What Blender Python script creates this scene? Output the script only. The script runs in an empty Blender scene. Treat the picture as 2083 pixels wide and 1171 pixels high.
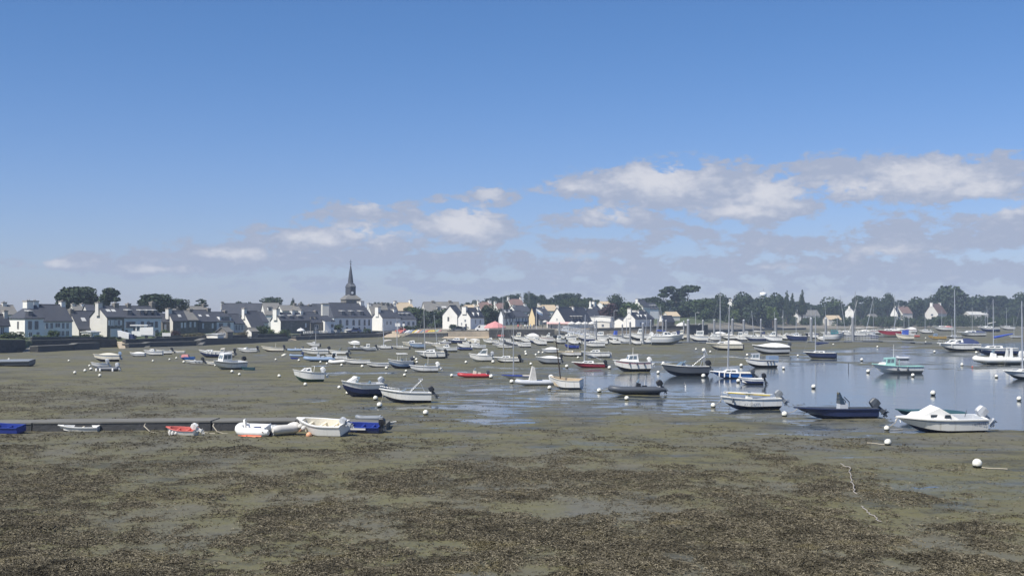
import bpy, math, random
import numpy as np
from mathutils import Vector
random.seed(7)
S = bpy.context.scene
COL = S.collection
R = math.radians
# ------------------------------------------------------------------ camera
F, CX, CY, YH, H = 2514.0, 1041.5, 585.5, 645.0, 6.6
PITCH = math.atan((YH - CY) / F)
cam_d = bpy.data.cameras.new('camera')
cam = bpy.data.objects.new('camera', cam_d); COL.objects.link(cam)
cam.location = (0, 0, H); cam.rotation_euler = (math.pi / 2 + PITCH, 0, 0)
cam_d.sensor_width = 36; cam_d.lens = 36 * F / 2083; cam_d.clip_start = .5; cam_d.clip_end = 6000
S.camera = cam
# ------------------------------------------------------------------ light
SUN_EL = 52; SX, SY = -.76, -.65          # towards the sun (left, slightly behind the viewer)
S.view_settings.view_transform = 'Standard'; S.view_settings.look = 'None'
S.view_settings.exposure = .3; S.view_settings.gamma = 1.0; S.view_settings.use_curve_mapping = False
sd = bpy.data.lights.new('sun', 'SUN'); sd.energy = 4.8; sd.angle = R(.53); sd.color = (1, .95, .87)
sun = bpy.data.objects.new('sun', sd); COL.objects.link(sun)
_n = math.hypot(SX, SY)
sv = Vector((SX / _n * math.cos(R(SUN_EL)), SY / _n * math.cos(R(SUN_EL)), math.sin(R(SUN_EL))))
sun.rotation_euler = sv.to_track_quat('Z', 'Y').to_euler()
S.cycles.max_bounces = 5; S.cycles.volume_bounces = 0; S.cycles.diffuse_bounces = 3; S.cycles.glossy_bounces = 3
S.cycles.transparent_max_bounces = 6; S.cycles.caustics_reflective = False; S.cycles.caustics_refractive = False
try: S.cycles.use_denoising = True
except Exception: pass

class NT:
    """small helper to write node trees"""
    def __init__(s, tree): s.t = tree; s.n = tree.nodes; s.l = tree.links
    def node(s, typ, **kw):
        n = s.n.new(typ)
        for k, v in kw.items(): setattr(n, k, v)
        return n
    def put(s, sock, v):
        if isinstance(v, bpy.types.NodeSocket): s.l.new(v, sock)
        else: sock.default_value = v
    def m(s, op, a, b=0.0, c=None, clamp=False):
        n = s.node('ShaderNodeMath', operation=op, use_clamp=clamp); s.put(n.inputs[0], a); s.put(n.inputs[1], b)
        if c is not None: s.put(n.inputs[2], c)
        return n.outputs[0]
    def sm(s, v, lo, hi, a=0.0, b=1.0):
        n = s.node('ShaderNodeMapRange', interpolation_type='SMOOTHSTEP', clamp=True)
        for i, x in enumerate((v, lo, hi, a, b)): s.put(n.inputs[i], x)
        return n.outputs[0]
    def mix(s, f, a, b, blend='MIX'):
        n = s.node('ShaderNodeMix', data_type='RGBA', blend_type=blend); s.put(n.inputs[0], f)
        s.put(n.inputs[6], a if isinstance(a, bpy.types.NodeSocket) else (*a[:3], 1)); s.put(n.inputs[7], b if isinstance(b, bpy.types.NodeSocket) else (*b[:3], 1))
        return n.outputs[2]
    def noise(s, vec, scale, detail=3, rough=.55, dist=0.0, dim='3D'):
        n = s.node('ShaderNodeTexNoise', noise_dimensions=dim); s.put(n.inputs['Vector'], vec)
        n.inputs['Scale'].default_value = scale; n.inputs['Detail'].default_value = detail
        n.inputs['Roughness'].default_value = rough; n.inputs['Distortion'].default_value = dist
        return n.outputs[0]
    def xyz(s, v):
        n = s.node('ShaderNodeSeparateXYZ'); s.put(n.inputs[0], v); return n.outputs
    def vec(s, x, y, z=0.0):
        n = s.node('ShaderNodeCombineXYZ')
        for i, q in enumerate((x, y, z)): s.put(n.inputs[i], q)
        return n.outputs[0]

# ------------------------------------------------------------------ sky with fair-weather clouds
W = bpy.data.worlds.new('World'); S.world = W; W.use_nodes = True
w = NT(W.node_tree); w.n.clear()
sky = w.node('ShaderNodeTexSky', sky_type='NISHITA', sun_disc=False)
sky.sun_elevation = R(SUN_EL); sky.sun_rotation = math.atan2(SX, SY)
sky.altitude = 0; sky.air_density = 1.0; sky.dust_density = .3; sky.ozone_density = 3.0
tc = w.node('ShaderNodeTexCoord'); dx, dy, dz = w.xyz(tc.outputs['Generated'])
az = w.m('MULTIPLY', w.m('ARCTAN2', dx, dy), 57.2958); el = w.m('MULTIPLY', w.m('ARCSINE', dz), 57.2958)
# wobble the cloud coordinates so that edges billow; clouds get smaller and flatter towards the horizon
cvec = w.vec(w.m('MULTIPLY', az, .55), w.m('MULTIPLY', el, 1.15), 3.7)
n1 = w.noise(cvec, 1.0, 8, .6, .15)
n2 = w.noise(w.vec(w.m('MULTIPLY', az, 1.25), w.m('MULTIPLY', el, 2.5), 8.1), 1.0, 8, .62, .2)
CL = [  # cloud banks: centre px, py, half width, half height, weight
 (1400, 382, 190, 44, 1.05), (1530, 415, 120, 36, 1.0), (1230, 380, 130, 26, .75), (1900, 385, 210, 44, 1.0), (1700, 345, 100, 26, .6), (1740, 395, 90, 26, .7),
 (945, 462, 95, 34, 1.05), (740, 440, 110, 32, .72), (660, 492, 140, 28, .85), (470, 520, 160, 24, .9), (300, 545, 200, 20, .8), (760, 500, 170, 34, .72), (1000, 540, 300, 34, .58), (1450, 545, 380, 34, .62), (1950, 560, 380, 30, .62), (830, 440, 60, 20, .5), (560, 470, 120, 18, .5), (1390, 480, 120, 20, .5),
 (120, 545, 110, 14, .6), (990, 400, 60, 26, .55), (900, 405, 40, 20, .35), (1250, 445, 130, 28, .75), (1580, 500, 180, 26, .7), (1830, 500, 200, 34, .72),
 (2030, 470, 120, 36, .7), (1200, 500, 150, 22, .6), (1330, 545, 320, 22, .7), (900, 530, 260, 22, .66), (1800, 550, 330, 24, .68), (1100, 578, 560, 20, .56), (1700, 590, 500, 16, .5), (1560, 462, 60, 13, .45)]
mask = None
def ad(v): return math.degrees(math.atan((v - CX) / F))
def ed(v): return math.degrees(math.atan((YH - v) / F))
for (x, y, rx, ry, wt) in CL:
    a_ = w.m('MULTIPLY', w.m('SUBTRACT', az, ad(x)), F / 57.3 / (rx * 1.12)); b_ = w.m('MULTIPLY', w.m('SUBTRACT', el, ed(y)), F / 57.3 / (ry * 1.18))
    g = w.m('MULTIPLY', w.m('POWER', 2.718, w.m('MULTIPLY', w.m('ADD', w.m('MULTIPLY', a_, a_), w.m('MULTIPLY', b_, b_)), -1.0)), wt)
    mask = g if mask is None else w.m('MAXIMUM', mask, g)
# the same low broken cloud goes on round the rest of the horizon
band = w.m('MULTIPLY', w.sm(el, 9.5, 2.0), w.sm(w.m('ABSOLUTE', az), 24, 34, 0.0, .62))
mask = w.m('MAXIMUM', mask, band)
dens = w.m('MULTIPLY_ADD', w.sm(mask, .02, .3), w.m('ADD', w.m('MULTIPLY', w.m('SUBTRACT', n1, .5), 2.1), w.m('MULTIPLY', w.m('SUBTRACT', n2, .5), .75)), w.m('SUBTRACT', mask, .0))
alpha = w.sm(dens, .20, .50)
dens_up = w.m('ADD', w.m('MULTIPLY', w.m('SUBTRACT', w.noise(w.vec(w.m('ADD', w.m('MULTIPLY', az, .55), -.2), w.m('ADD', w.m('MULTIPLY', el, 1.15), .36), 3.7), 1.0, 8, .6, .15), .5), 1.5), w.m('MULTIPLY', w.m('SUBTRACT', n2, .5), -.6))
lit = w.sm(w.m('SUBTRACT', w.m('MULTIPLY', w.m('SUBTRACT', n1, .5), 1.5), dens_up), -.18, .55)
lit = w.m('MULTIPLY', lit, w.sm(mask, .4, .85, .45, 1.0))
BR = [(1340, 364, 95, 30, 1), (1575, 398, 62, 30, 1), (942, 452, 72, 32, 1.1), (745, 472, 100, 20, .75), (640, 486, 70, 16, .75), (1885, 372, 95, 34, .9), (1740, 390, 75, 20, .8), (475, 518, 70, 11, .8), (1240, 438, 62, 20, .75),
      (108, 541, 44, 9, .8), (1175, 376, 70, 12, .7), (995, 394, 28, 18, .7), (748, 420, 34, 16, .7), (1500, 432, 90, 14, .8), (2050, 440, 50, 20, .7), (1180, 520, 50, 12, .6), (1800, 515, 80, 12, .6), (310, 552, 60, 8, .7), (1600, 545, 60, 8, .5), (2000, 400, 60, 20, .8)]
br = None
for (x, y, rx, ry, wt) in BR:
    a_ = w.m('MULTIPLY', w.m('SUBTRACT', az, ad(x)), F / 57.3 / (rx * 1.1)); b_ = w.m('MULTIPLY', w.m('SUBTRACT', el, ed(y)), F / 57.3 / (ry * 1.1))
    g = w.m('MULTIPLY', w.m('POWER', 2.718, w.m('MULTIPLY', w.m('ADD', w.m('MULTIPLY', a_, a_), w.m('MULTIPLY', b_, b_)), -1.0)), wt)
    br = g if br is None else w.m('MAXIMUM', br, g)
br = w.m('MAXIMUM', br, w.m('MULTIPLY', band, .8))
lit = w.sm(w.m('ADD', w.m('MULTIPLY', br, .95), w.m('ADD', w.m('MULTIPLY', w.m('SUBTRACT', n2, .5), 1.5), w.m('MULTIPLY', w.m('SUBTRACT', dens, .5), .4))), .05, 1.2)
CLOUD_SHADE, CLOUD_LIT = (3.35, 3.8, 4.95), (6.0, 6.05, 6.5)
ccol = w.mix(lit, CLOUD_SHADE, CLOUD_LIT)
tint = w.mix(w.sm(el, 0, 15), (.66, .70, 1.0), (.465, .675, .955))
skyc = w.mix(1.0, sky.outputs[0], tint, 'MULTIPLY')
fin = w.mix(w.m('MULTIPLY', alpha, w.sm(el, -1, 3, .6, .95)), skyc, ccol)
bg = w.node('ShaderNodeBackground'); bg.inputs[1].default_value = .095; w.l.new(fin, bg.inputs[0])
wo = w.node('ShaderNodeOutputWorld'); w.l.new(bg.outputs[0], wo.inputs[0])

# ------------------------------------------------------------------ picture <-> place
SP, CP = math.sin(PITCH), math.cos(PITCH)
def slope(py):                                  # dz/dy of a row
    u = (CY - py) / F
    return (SP + u * CP) / (CP - u * SP)
def zat(py, Y): return H + slope(py) * Y
def depth(py, z=0.0): return (z - H) / slope(py)
def xat(px, Y, z=None):
    zz = H if z is None else z
    return (px - CX) / F * (Y * CP + (zz - H) * SP)
def gnd(px, py, z=0.0):
    Y = depth(py, z); return Vector((xat(px, Y, z), Y, z))
def to_px(X, Y, Z=0.0):
    d = Y * CP + (Z - H) * SP; u = (Z - H) * CP - Y * SP
    return CX + F * X / d, CY - F * u / d

def lin(c):
    return tuple(((v / 255) / 12.92 if v / 255 < .04045 else ((v / 255 + .055) / 1.055) ** 2.4) for v in c)
# ------------------------------------------------------------------ materials
MATS = {}
def mat(name, col, rough=.6, var=.12, scale=3.0, bump=0.0, metal=0.0, spec=.5, dirt=0.0, dirtcol=(.09, .085, .06)):
    if name in MATS: return MATS[name]
    m = bpy.data.materials.new(name); m.use_nodes = True; t = NT(m.node_tree)
    b = t.n['Principled BSDF']; b.inputs['Roughness'].default_value = rough; b.inputs['Metallic'].default_value = metal
    b.inputs['Specular IOR Level'].default_value = spec
    tcn = t.node('ShaderNodeTexCoord'); oi = t.node('ShaderNodeObjectInfo')
    vv = t.node('ShaderNodeVectorMath', operation='ADD'); t.l.new(tcn.outputs['Object'], vv.inputs[0])
    ov = t.vec(t.m('MULTIPLY', oi.outputs['Random'], 37.0), 0.0, 0.0); t.l.new(ov, vv.inputs[1]); v = vv.outputs[0]
    n = t.noise(v, scale, 4, .6)
    c = t.mix(n, tuple(x * (1 - var) for x in col), tuple(min(1, x * (1 + var)) for x in col))
    if dirt:
        d = t.sm(t.noise(v, scale * .6, 5, .65), .5, .72, 0, dirt); c = t.mix(d, c, dirtcol)
    t.l.new(c, b.inputs['Base Color'])
    if bump:
        bn = t.node('ShaderNodeBump'); bn.inputs['Strength'].default_value = bump; bn.inputs['Distance'].default_value = .05
        t.l.new(t.noise(v, scale * 4, 4, .6), bn.inputs['Height']); t.l.new(bn.outputs[0], b.inputs['Normal'])
    MATS[name] = m; return m
def wall_mat(name, col, bw, bh, mort, var=.3):
    if name in MATS: return MATS[name]
    m = bpy.data.materials.new(name); m.use_nodes = True; t = NT(m.node_tree); b = t.n['Principled BSDF']
    b.inputs['Roughness'].default_value = .85
    tcn = t.node('ShaderNodeTexCoord'); x, y, z = t.xyz(tcn.outputs['Object'])
    v = t.vec(t.m('ADD', x, t.m('MULTIPLY', y, .83)), z, 0.0)
    br = t.node('ShaderNodeTexBrick'); t.l.new(v, br.inputs['Vector'])
    br.inputs['Scale'].default_value = 1; br.inputs['Brick Width'].default_value = bw; br.inputs['Row Height'].default_value = bh
    br.inputs['Mortar Size'].default_value = .02; br.inputs['Mortar Smooth'].default_value = .6
    br.inputs['Color1'].default_value = (*[q * (1 - var) for q in col], 1); br.inputs['Color2'].default_value = (*[min(1, q * (1 + var)) for q in col], 1)
    br.inputs['Mortar'].default_value = (*mort, 1)
    n = t.noise(tcn.outputs['Object'], .35, 5, .65)
    c = t.mix(t.sm(n, .35, .7, 0, .55), br.outputs[0], tuple(q * .55 for q in col)); t.l.new(c, b.inputs['Base Color'])
    bn = t.node('ShaderNodeBump'); bn.inputs['Strength'].default_value = .6; bn.inputs['Distance'].default_value = .04
    t.l.new(t.noise(tcn.outputs['Object'], 2.2, 4, .6), bn.inputs['Height']); t.l.new(bn.outputs[0], b.inputs['Normal'])
    MATS[name] = m; return m
M = {}
def hullmat(key, col):
    m = bpy.data.materials.new('mat_' + key); m.use_nodes = True; t = NT(m.node_tree); b = t.n['Principled BSDF']; b.inputs['Roughness'].default_value = .38
    tcn = t.node('ShaderNodeTexCoord'); oi = t.node('ShaderNodeObjectInfo'); x, y, z = t.xyz(tcn.outputs['Object']); v = t.vec(t.m('ADD', x, t.m('MULTIPLY', oi.outputs['Random'], 53.0)), y, z)
    n = t.noise(v, 1.3, 4, .6); c = t.mix(n, tuple(q * .94 for q in col), tuple(min(1, q * 1.04) for q in col))
    run = t.noise(t.vec(t.m('ADD', t.m('MULTIPLY', x, 5.0), t.m('MULTIPLY', oi.outputs['Random'], 91.0)), 0.0, t.m('MULTIPLY', z, .7)), 1.0, 3, .6)
    c = t.mix(t.sm(run, .52, .74, 0, .38), c, (.40, .36, .27))                                                  # streaks run down from the rail
    c = t.mix(t.m('MULTIPLY', t.sm(t.m('ADD', z, t.m('MULTIPLY', n, .25)), .52, .22), t.m('ADD', .15, t.m('MULTIPLY', oi.outputs['Random'], .5))), c, (.26, .23, .13))  # scum line
    t.l.new(c, b.inputs['Base Color']); M[key] = m
def reg(key, *a, **k): M[key] = mat('mat_' + key, *a, **k)
reg('white', (.82, .81, .76), .35, .05, 1.2, dirt=.22, dirtcol=(.42, .40, .33)); reg('cream', (.76, .71, .58), .4, .06, 1.2, dirt=.2, dirtcol=(.4, .37, .28))
reg('lgrey', (.50, .52, .54), .45, .08, 2); reg('grey', (.23, .25, .27), .5, .1, 2, dirt=.2); reg('dgrey', (.075, .085, .10), .5, .12, 2, dirt=.15)
reg('navy', (.022, .035, .10), .35, .12, 2, dirt=.12); reg('blue', (.035, .16, .46), .4, .1, 2, dirt=.15); reg('vblue', (.020, .042, .25), .45, .1, 2, dirt=.1)
reg('bgrey', (.22, .30, .42), .5, .1, 2, dirt=.15); reg('red', (.45, .045, .05), .45, .1, 2, dirt=.15); reg('dred', (.30, .03, .05), .45, .1, 2)
reg('coral', (.62, .16, .13), .5, .1, 2, dirt=.15); reg('orange', (.75, .13, .035), .5, .08, 2); reg('peach', (.70, .36, .20), .55, .1, 2, dirt=.2)
reg('black', (.018, .019, .022), .4, .15, 3); reg('teal', (.04, .20, .22), .5, .1, 2); reg('mint', (.34, .58, .52), .45, .08, 2); reg('dteal', (.03, .085, .10), .6, .12, 2)
reg('yellow', (.72, .55, .10), .45, .08, 2); reg('ochre', (.55, .36, .10), .5, .1, 2); reg('antifoul', (.035, .045, .075), .8, .25, 2.5, dirt=.4)
reg('afgreen', (.08, .16, .12), .8, .25, 2.5, dirt=.3); reg('afred', (.16, .035, .03), .8, .25, 2.5, dirt=.4); reg('afblk', (.03, .03, .03), .8, .25, 2.5, dirt=.4)
reg('wood', (.24, .14, .07), .6, .25, 5); reg('dwood', (.07, .05, .04), .7, .25, 5); reg('tan', (.52, .42, .28), .6, .12, 3)
reg('alu', (.62, .63, .64), .35, .06, 2, metal=.6); reg('steel', (.30, .31, .32), .5, .15, .8, metal=.3, dirt=.3); reg('rope', (.40, .36, .28), .9, .2, 8)
reg('glass', (.03, .045, .06), .08, .05, 1, spec=.8); reg('smoke', (.13, .17, .19), .1, .1, 1, spec=.8); reg('pane', (.055, .075, .105), .12, .25, .5, spec=.8)
reg('canvas', (.62, .60, .55), .9, .1, 2, dirt=.2); reg('navycanvas', (.03, .045, .12), .9, .15, 2); reg('bluecanvas', (.05, .10, .42), .9, .1, 2)
reg('redcanvas', (.58, .25, .24), .9, .12, .5); reg('render', (.79, .77, .70), .85, .06, .35, .15, dirt=.25, dirtcol=(.5, .47, .4)); reg('renderw', (.82, .82, .80), .85, .05, .35, .1, dirt=.15, dirtcol=(.55, .53, .47))
reg('renderb', (.62, .60, .54), .85, .08, .35, .15, dirt=.3, dirtcol=(.35, .33, .28)); reg('ochrewall', (.70, .56, .33), .85, .07, .35, .1, dirt=.2, dirtcol=(.45, .36, .22))
reg('slate', (.052, .057, .07), .7, .22, .8, .3, dirt=.3, dirtcol=(.095, .095, .09)); reg('slatel', (.17, .165, .15), .75, .2, .6, .3, dirt=.4, dirtcol=(.28, .25, .18)); reg('tile', (.20, .13, .11), .8, .25, .7, .3, dirt=.3)
reg('zinc', (.55, .55, .52), .5, .08, 1); reg('concrete', (.155, .15, .13), .85, .18, .7, .5, dirt=.5, dirtcol=(.10, .10, .08)); reg('wetstone', (.038, .038, .038), .6, .3, .9, .8, dirt=.4, dirtcol=(.03, .035, .025))
reg('frame', (.74, .73, .70), .6, .05, 1); reg('stonetrim', (.33, .30, .26), .85, .2, 1.5); reg('pinkpaint', (.74, .47, .42), .8, .1, .5); reg('brick', (.32, .15, .11), .85, .25, 2)
reg('buoy', (.82, .80, .70), .5, .05, 1.5, dirt=.6, dirtcol=(.30, .28, .16)); reg('weedy', (.05, .055, .025), .9, .4, 4, .6); reg('skin', (.5, .33, .25), .6, .1, 4)
hullmat('hwhite', (.82, .81, .76)); hullmat('hcream', (.76, .71, .58)); hullmat('hlgrey', (.50, .52, .54))
reg('bark', (.11, .085, .065), .9, .3, 2, .5)
M['stone'] = wall_mat('mat_stone', (.19, .175, .15), .55, .28, (.25, .235, .2))
M['quay'] = wall_mat('mat_quay', (.062, .06, .058), .9, .42, (.10, .095, .085))
M['tanquay'] = wall_mat('mat_tanquay', (.34, .29, .22), .9, .4, (.26, .22, .17), .2)
def leafmat(key, a, b):
    m = bpy.data.materials.new('mat_' + key); m.use_nodes = True; t = NT(m.node_tree); bs = t.n['Principled BSDF']
    bs.inputs['Roughness'].default_value = .75; bs.inputs['Specular IOR Level'].default_value = .25
    g = t.node('ShaderNodeNewGeometry'); n = t.noise(g.outputs['Position'], .55, 3, .6); r = t.node('ShaderNodeAttribute', attribute_name='rnd')
    f = t.m('ADD', t.m('MULTIPLY', n, .7), t.m('MULTIPLY', r.outputs['Fac'], .4)); t.l.new(t.mix(t.sm(f, .25, .8), a, b), bs.inputs['Base Color'])
    M[key] = m
leafmat('leafdark', (.015, .028, .017), (.050, .074, .034)); leafmat('leafmid', (.025, .045, .018), (.065, .095, .035)); leafmat('leaflight', (.05, .085, .025), (.11, .15, .05)); leafmat('leafred', (.03, .018, .022), (.065, .035, .04)); leafmat('leafdry', (.06, .06, .035), (.15, .13, .07))

# ------------------------------------------------------------------ mesh building
class MB:
    def __init__(s): s.v = []; s.f = []; s.mi = []; s.sm = []
    def add(s, vs, fs, mi=0, smooth=False):
        o = len(s.v); s.v.extend([tuple(p) for p in vs])
        for f in fs: s.f.append(tuple(o + i for i in f)); s.mi.append(mi); s.sm.append(smooth)
        return s
    def hexa(s, b, t, mi=0):       # bottom ring, top ring (4 points each, counter-clockwise from above)
        return s.add(list(b) + list(t), [(3, 2, 1, 0), (4, 5, 6, 7), (0, 1, 5, 4), (1, 2, 6, 5), (2, 3, 7, 6), (3, 0, 4, 7)], mi)
    def box(s, x0, x1, y0, y1, z0, z1, mi=0, tx=0, ty=0):   # tx, ty: taper of the top
        b = [(x0, y0, z0), (x1, y0, z0), (x1, y1, z0), (x0, y1, z0)]
        t = [(x0 + tx, y0 + ty, z1), (x1 - tx, y0 + ty, z1), (x1 - tx, y1 - ty, z1), (x0 + tx, y1 - ty, z1)]
        return s.hexa(b, t, mi)
    def tube(s, pts, r, n=6, mi=0, cap=True):
        pts = [Vector(p) for p in pts]; rs = r if isinstance(r, (list, tuple)) else [r] * len(pts)
        rings = []; up = Vector((0, 0, 1))
        for i, p in enumerate(pts):
            d = (pts[min(i + 1, len(pts) - 1)] - pts[max(i - 1, 0)]).normalized()
            a = d.cross(up) if abs(d.z) < .95 else d.cross(Vector((1, 0, 0))); a.normalize(); b = d.cross(a).normalized()
            rings.append([p + (a * math.cos(2 * math.pi * k / n) + b * math.sin(2 * math.pi * k / n)) * rs[i] for k in range(n)])
        return s.loft(rings, True, mi, cap)
    def loft(s, rings, closed=True, mi=0, cap=False, smooth=True):
        n = len(rings[0]); vs = [p for r_ in rings for p in r_]; fs = []
        for i in range(len(rings) - 1):
            for k in range(n if closed else n - 1):
                k2 = (k + 1) % n; fs.append((i * n + k, i * n + k2, (i + 1) * n + k2, (i + 1) * n + k))
        s.add(vs, fs, mi, smooth)
        if cap: s.add(list(rings[0]), [tuple(range(n))[::-1]], mi); s.add(list(rings[-1]), [tuple(range(n))], mi)
        return s
    def ball(s, c, r, nu=12, nv=8, mi=0, sz=1.0):
        c = Vector(c); rings = []
        for j in range(nv + 1):
            th = math.pi * j / nv; rr = max(1e-4, math.sin(th)) * r
            rings.append([c + Vector((rr * math.cos(2 * math.pi * k / nu), rr * math.sin(2 * math.pi * k / nu), -math.cos(th) * r * sz)) for k in range(nu)])
        return s.loft(rings, True, mi)
    def build(s, name, mats, parent=None, link=True):
        me = bpy.data.meshes.new(name); me.from_pydata(s.v, [], s.f)
        if not isinstance(mats, (list, tuple)): mats = [mats]
        for q in mats: me.materials.append(M[q] if isinstance(q, str) else q)
        me.polygons.foreach_set('material_index', s.mi); me.polygons.foreach_set('use_smooth', s.sm); me.update()
        return obj(name, me, parent)
def obj(name, me, parent=None):
    o = bpy.data.objects.new(name, me); COL.objects.link(o)
    if parent is not None: o.parent = parent
    return o
def tag(o, label=None, cat=None, group=None, kind=None):
    if label: o['label'] = label
    if cat: o['category'] = cat
    if group: o['group'] = group
    if kind: o['kind'] = kind
    return o
def thing(name, label, cat, loc=(0, 0, 0), rz=0.0, group=None):
    o = bpy.data.objects.new(name, None); COL.objects.link(o); o.location = loc; o.rotation_euler = (0, 0, rz); o.empty_display_size = .1
    return tag(o, label, cat, group)

# ------------------------------------------------------------------ noise on arrays
def _hash(ix, iy, seed):
    n = (ix.astype(np.int64) * 374761393 + iy.astype(np.int64) * 668265263 + seed * 974711) & 0xffffffff
    n = ((n ^ (n >> 13)) * 1274126177) & 0xffffffff
    return ((n ^ (n >> 16)) & 0xffff) / 65535.0
def vnoise(x, y, seed=0):
    ix, iy = np.floor(x), np.floor(y); fx, fy = x - ix, y - iy
    fx = fx * fx * (3 - 2 * fx); fy = fy * fy * (3 - 2 * fy)
    a, b = _hash(ix, iy, seed), _hash(ix + 1, iy, seed); c, d = _hash(ix, iy + 1, seed), _hash(ix + 1, iy + 1, seed)
    return (a * (1 - fx) + b * fx) * (1 - fy) + (c * (1 - fx) + d * fx) * fy
def fbm(x, y, seed=0, o=4, g=.55):
    t = 0; s = 0; a = 1.0
    for i in range(o): t = t + a * vnoise(x, y, seed + i * 17); s += a; a *= g; x = x * 2.03 + 11.3; y = y * 2.03 - 7.1
    return t / s
def sst(v, lo, hi): q = np.clip((v - lo) / (hi - lo), 0, 1); return q * q * (3 - 2 * q)
def to_px_np(X, Y, Z=0.0):
    d = np.maximum(Y * CP + (Z - H) * SP, .5); u = (Z - H) * CP - Y * SP
    return CX + F * X / d, CY - F * u / d

# ------------------------------------------------------------------ shore line: px, depth of the wall foot, height of the land behind it
SHORE = [(-1500, 120, 3.0), (-400, 175, 3.0), (0, 217, 2.4), (52, 224, 2.3), (66, 234, 2.1), (120, 242, 2.05), (190, 252, 2.05), (238, 258, 1.85), (300, 268, 1.8), (412, 289, 1.95), (470, 305, 1.95), (530, 324, 1.95), (584, 340, 1.85), (612, 354, 1.65), (700, 386, 1.65), (797, 424, 1.75), (812, 402, 1.3), (905, 398, 2.0), (1000, 388, 2.2), (1125, 394, 2.3),
         (1240, 430, 2.1), (1410, 450, 2.3), (1470, 560, 1.3), (1560, 690, .9), (1750, 720, .9), (2083, 850, 1.0), (2700, 1050, 1.2), (4200, 1300, 1.5)]
_sp = np.array([a[0] for a in SHORE], float); _sy = np.array([a[1] for a in SHORE], float); _sz = np.array([a[2] for a in SHORE], float)
def shoreY(px): return np.interp(px, _sp, _sy)
def shoreZ(px): return np.interp(px, _sp, _sz)
def landz(px, Y):
    d = np.maximum(0, Y - shoreY(px)); rise = np.interp(px, [0, 700, 950, 1050, 1150, 1350, 1500, 2083, 2600], [.010, .012, .020, .030, .020, .024, .024, .022, .02])
    return shoreZ(px) + np.minimum(d, 420) * rise + .0015 * np.maximum(0, d - 420)
# ------------------------------------------------------------------ tidal flat (height field), water, land
WPX = [0, 150, 300, 450, 600, 900, 1200, 1500, 1800, 2083]
WPY = [740, 765, 790, 815, 835, 855, 880, 910, 940, 970, 1000, 1030, 1060, 1100, 1140, 1171]
WT = np.array([
 [.0, .0, .0, .0, .0, .0, .0, .0, .0, .0], [.15, .10, .0, .0, .0, .0, .0, .0, .0, .0], [.55, .35, .25, .12, .08, .0, .0, .0, .0, .0],
 [.75, .60, .55, .30, .15, .05, .0, .0, .0, .0], [.60, .50, .62, .32, .20, .15, .05, .0, .0, .0], [.55, .45, .42, .32, .25, .22, .08, .02, .02, .0],
 [.36, .40, .40, .36, .28, .20, .30, .24, .10, .0], [.60, .55, .50, .42, .40, .30, .38, .38, .22, .02], [.66, .64, .60, .46, .46, .34, .42, .42, .34, .04],
 [.62, .62, .62, .60, .64, .74, .70, .52, .28, .12], [.66, .64, .62, .66, .72, .74, .74, .62, .32, .14], [.62, .60, .56, .52, .50, .44, .42, .56, .48, .14],
 [.64, .60, .58, .58, .58, .68, .66, .66, .60, .28], [.68, .62, .54, .56, .60, .74, .72, .58, .72, .50], [.70, .68, .60, .54, .54, .60, .58, .52, .74, .64], [.70, .70, .66, .58, .54, .52, .54, .62, .74, .72]])
def grid_interp(px, py):
    fx = np.interp(px, WPX, range(len(WPX))); fy = np.interp(py, WPY, range(len(WPY)))
    i = np.clip(np.floor(fx).astype(int), 0, len(WPX) - 2); j = np.clip(np.floor(fy).astype(int), 0, len(WPY) - 2); u, v = fx - i, fy - j
    return (WT[j, i] * (1 - u) + WT[j, i + 1] * u) * (1 - v) + (WT[j + 1, i] * (1 - u) + WT[j + 1, i + 1] * u) * v
def weed(X, Y):
    px, py = to_px_np(X, Y); wt = grid_interp(px, py)
    n = .6 * fbm(X / 2.4, Y / 3.0, 5, 4, .6) + .4 * fbm(X / .6, Y / .8, 9, 4, .65)
    return sst(n - (.76 - .47 * wt), -.12, .16) * (wt > .015)
LT = [(1180, 772), (1290, 766), (1400, 763), (1480, 752), (1560, 730), (1640, 722), (1750, 711), (1850, 706), (1950, 703), (2083, 698), (2400, 690), (4000, 680)]
LB = [(1180, 774), (1290, 784), (1400, 792), (1500, 800), (1600, 808), (1680, 816), (1740, 826), (1800, 850), (1860, 872), (2000, 874), (2083, 876), (2400, 930), (4000, 1200)]
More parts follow.
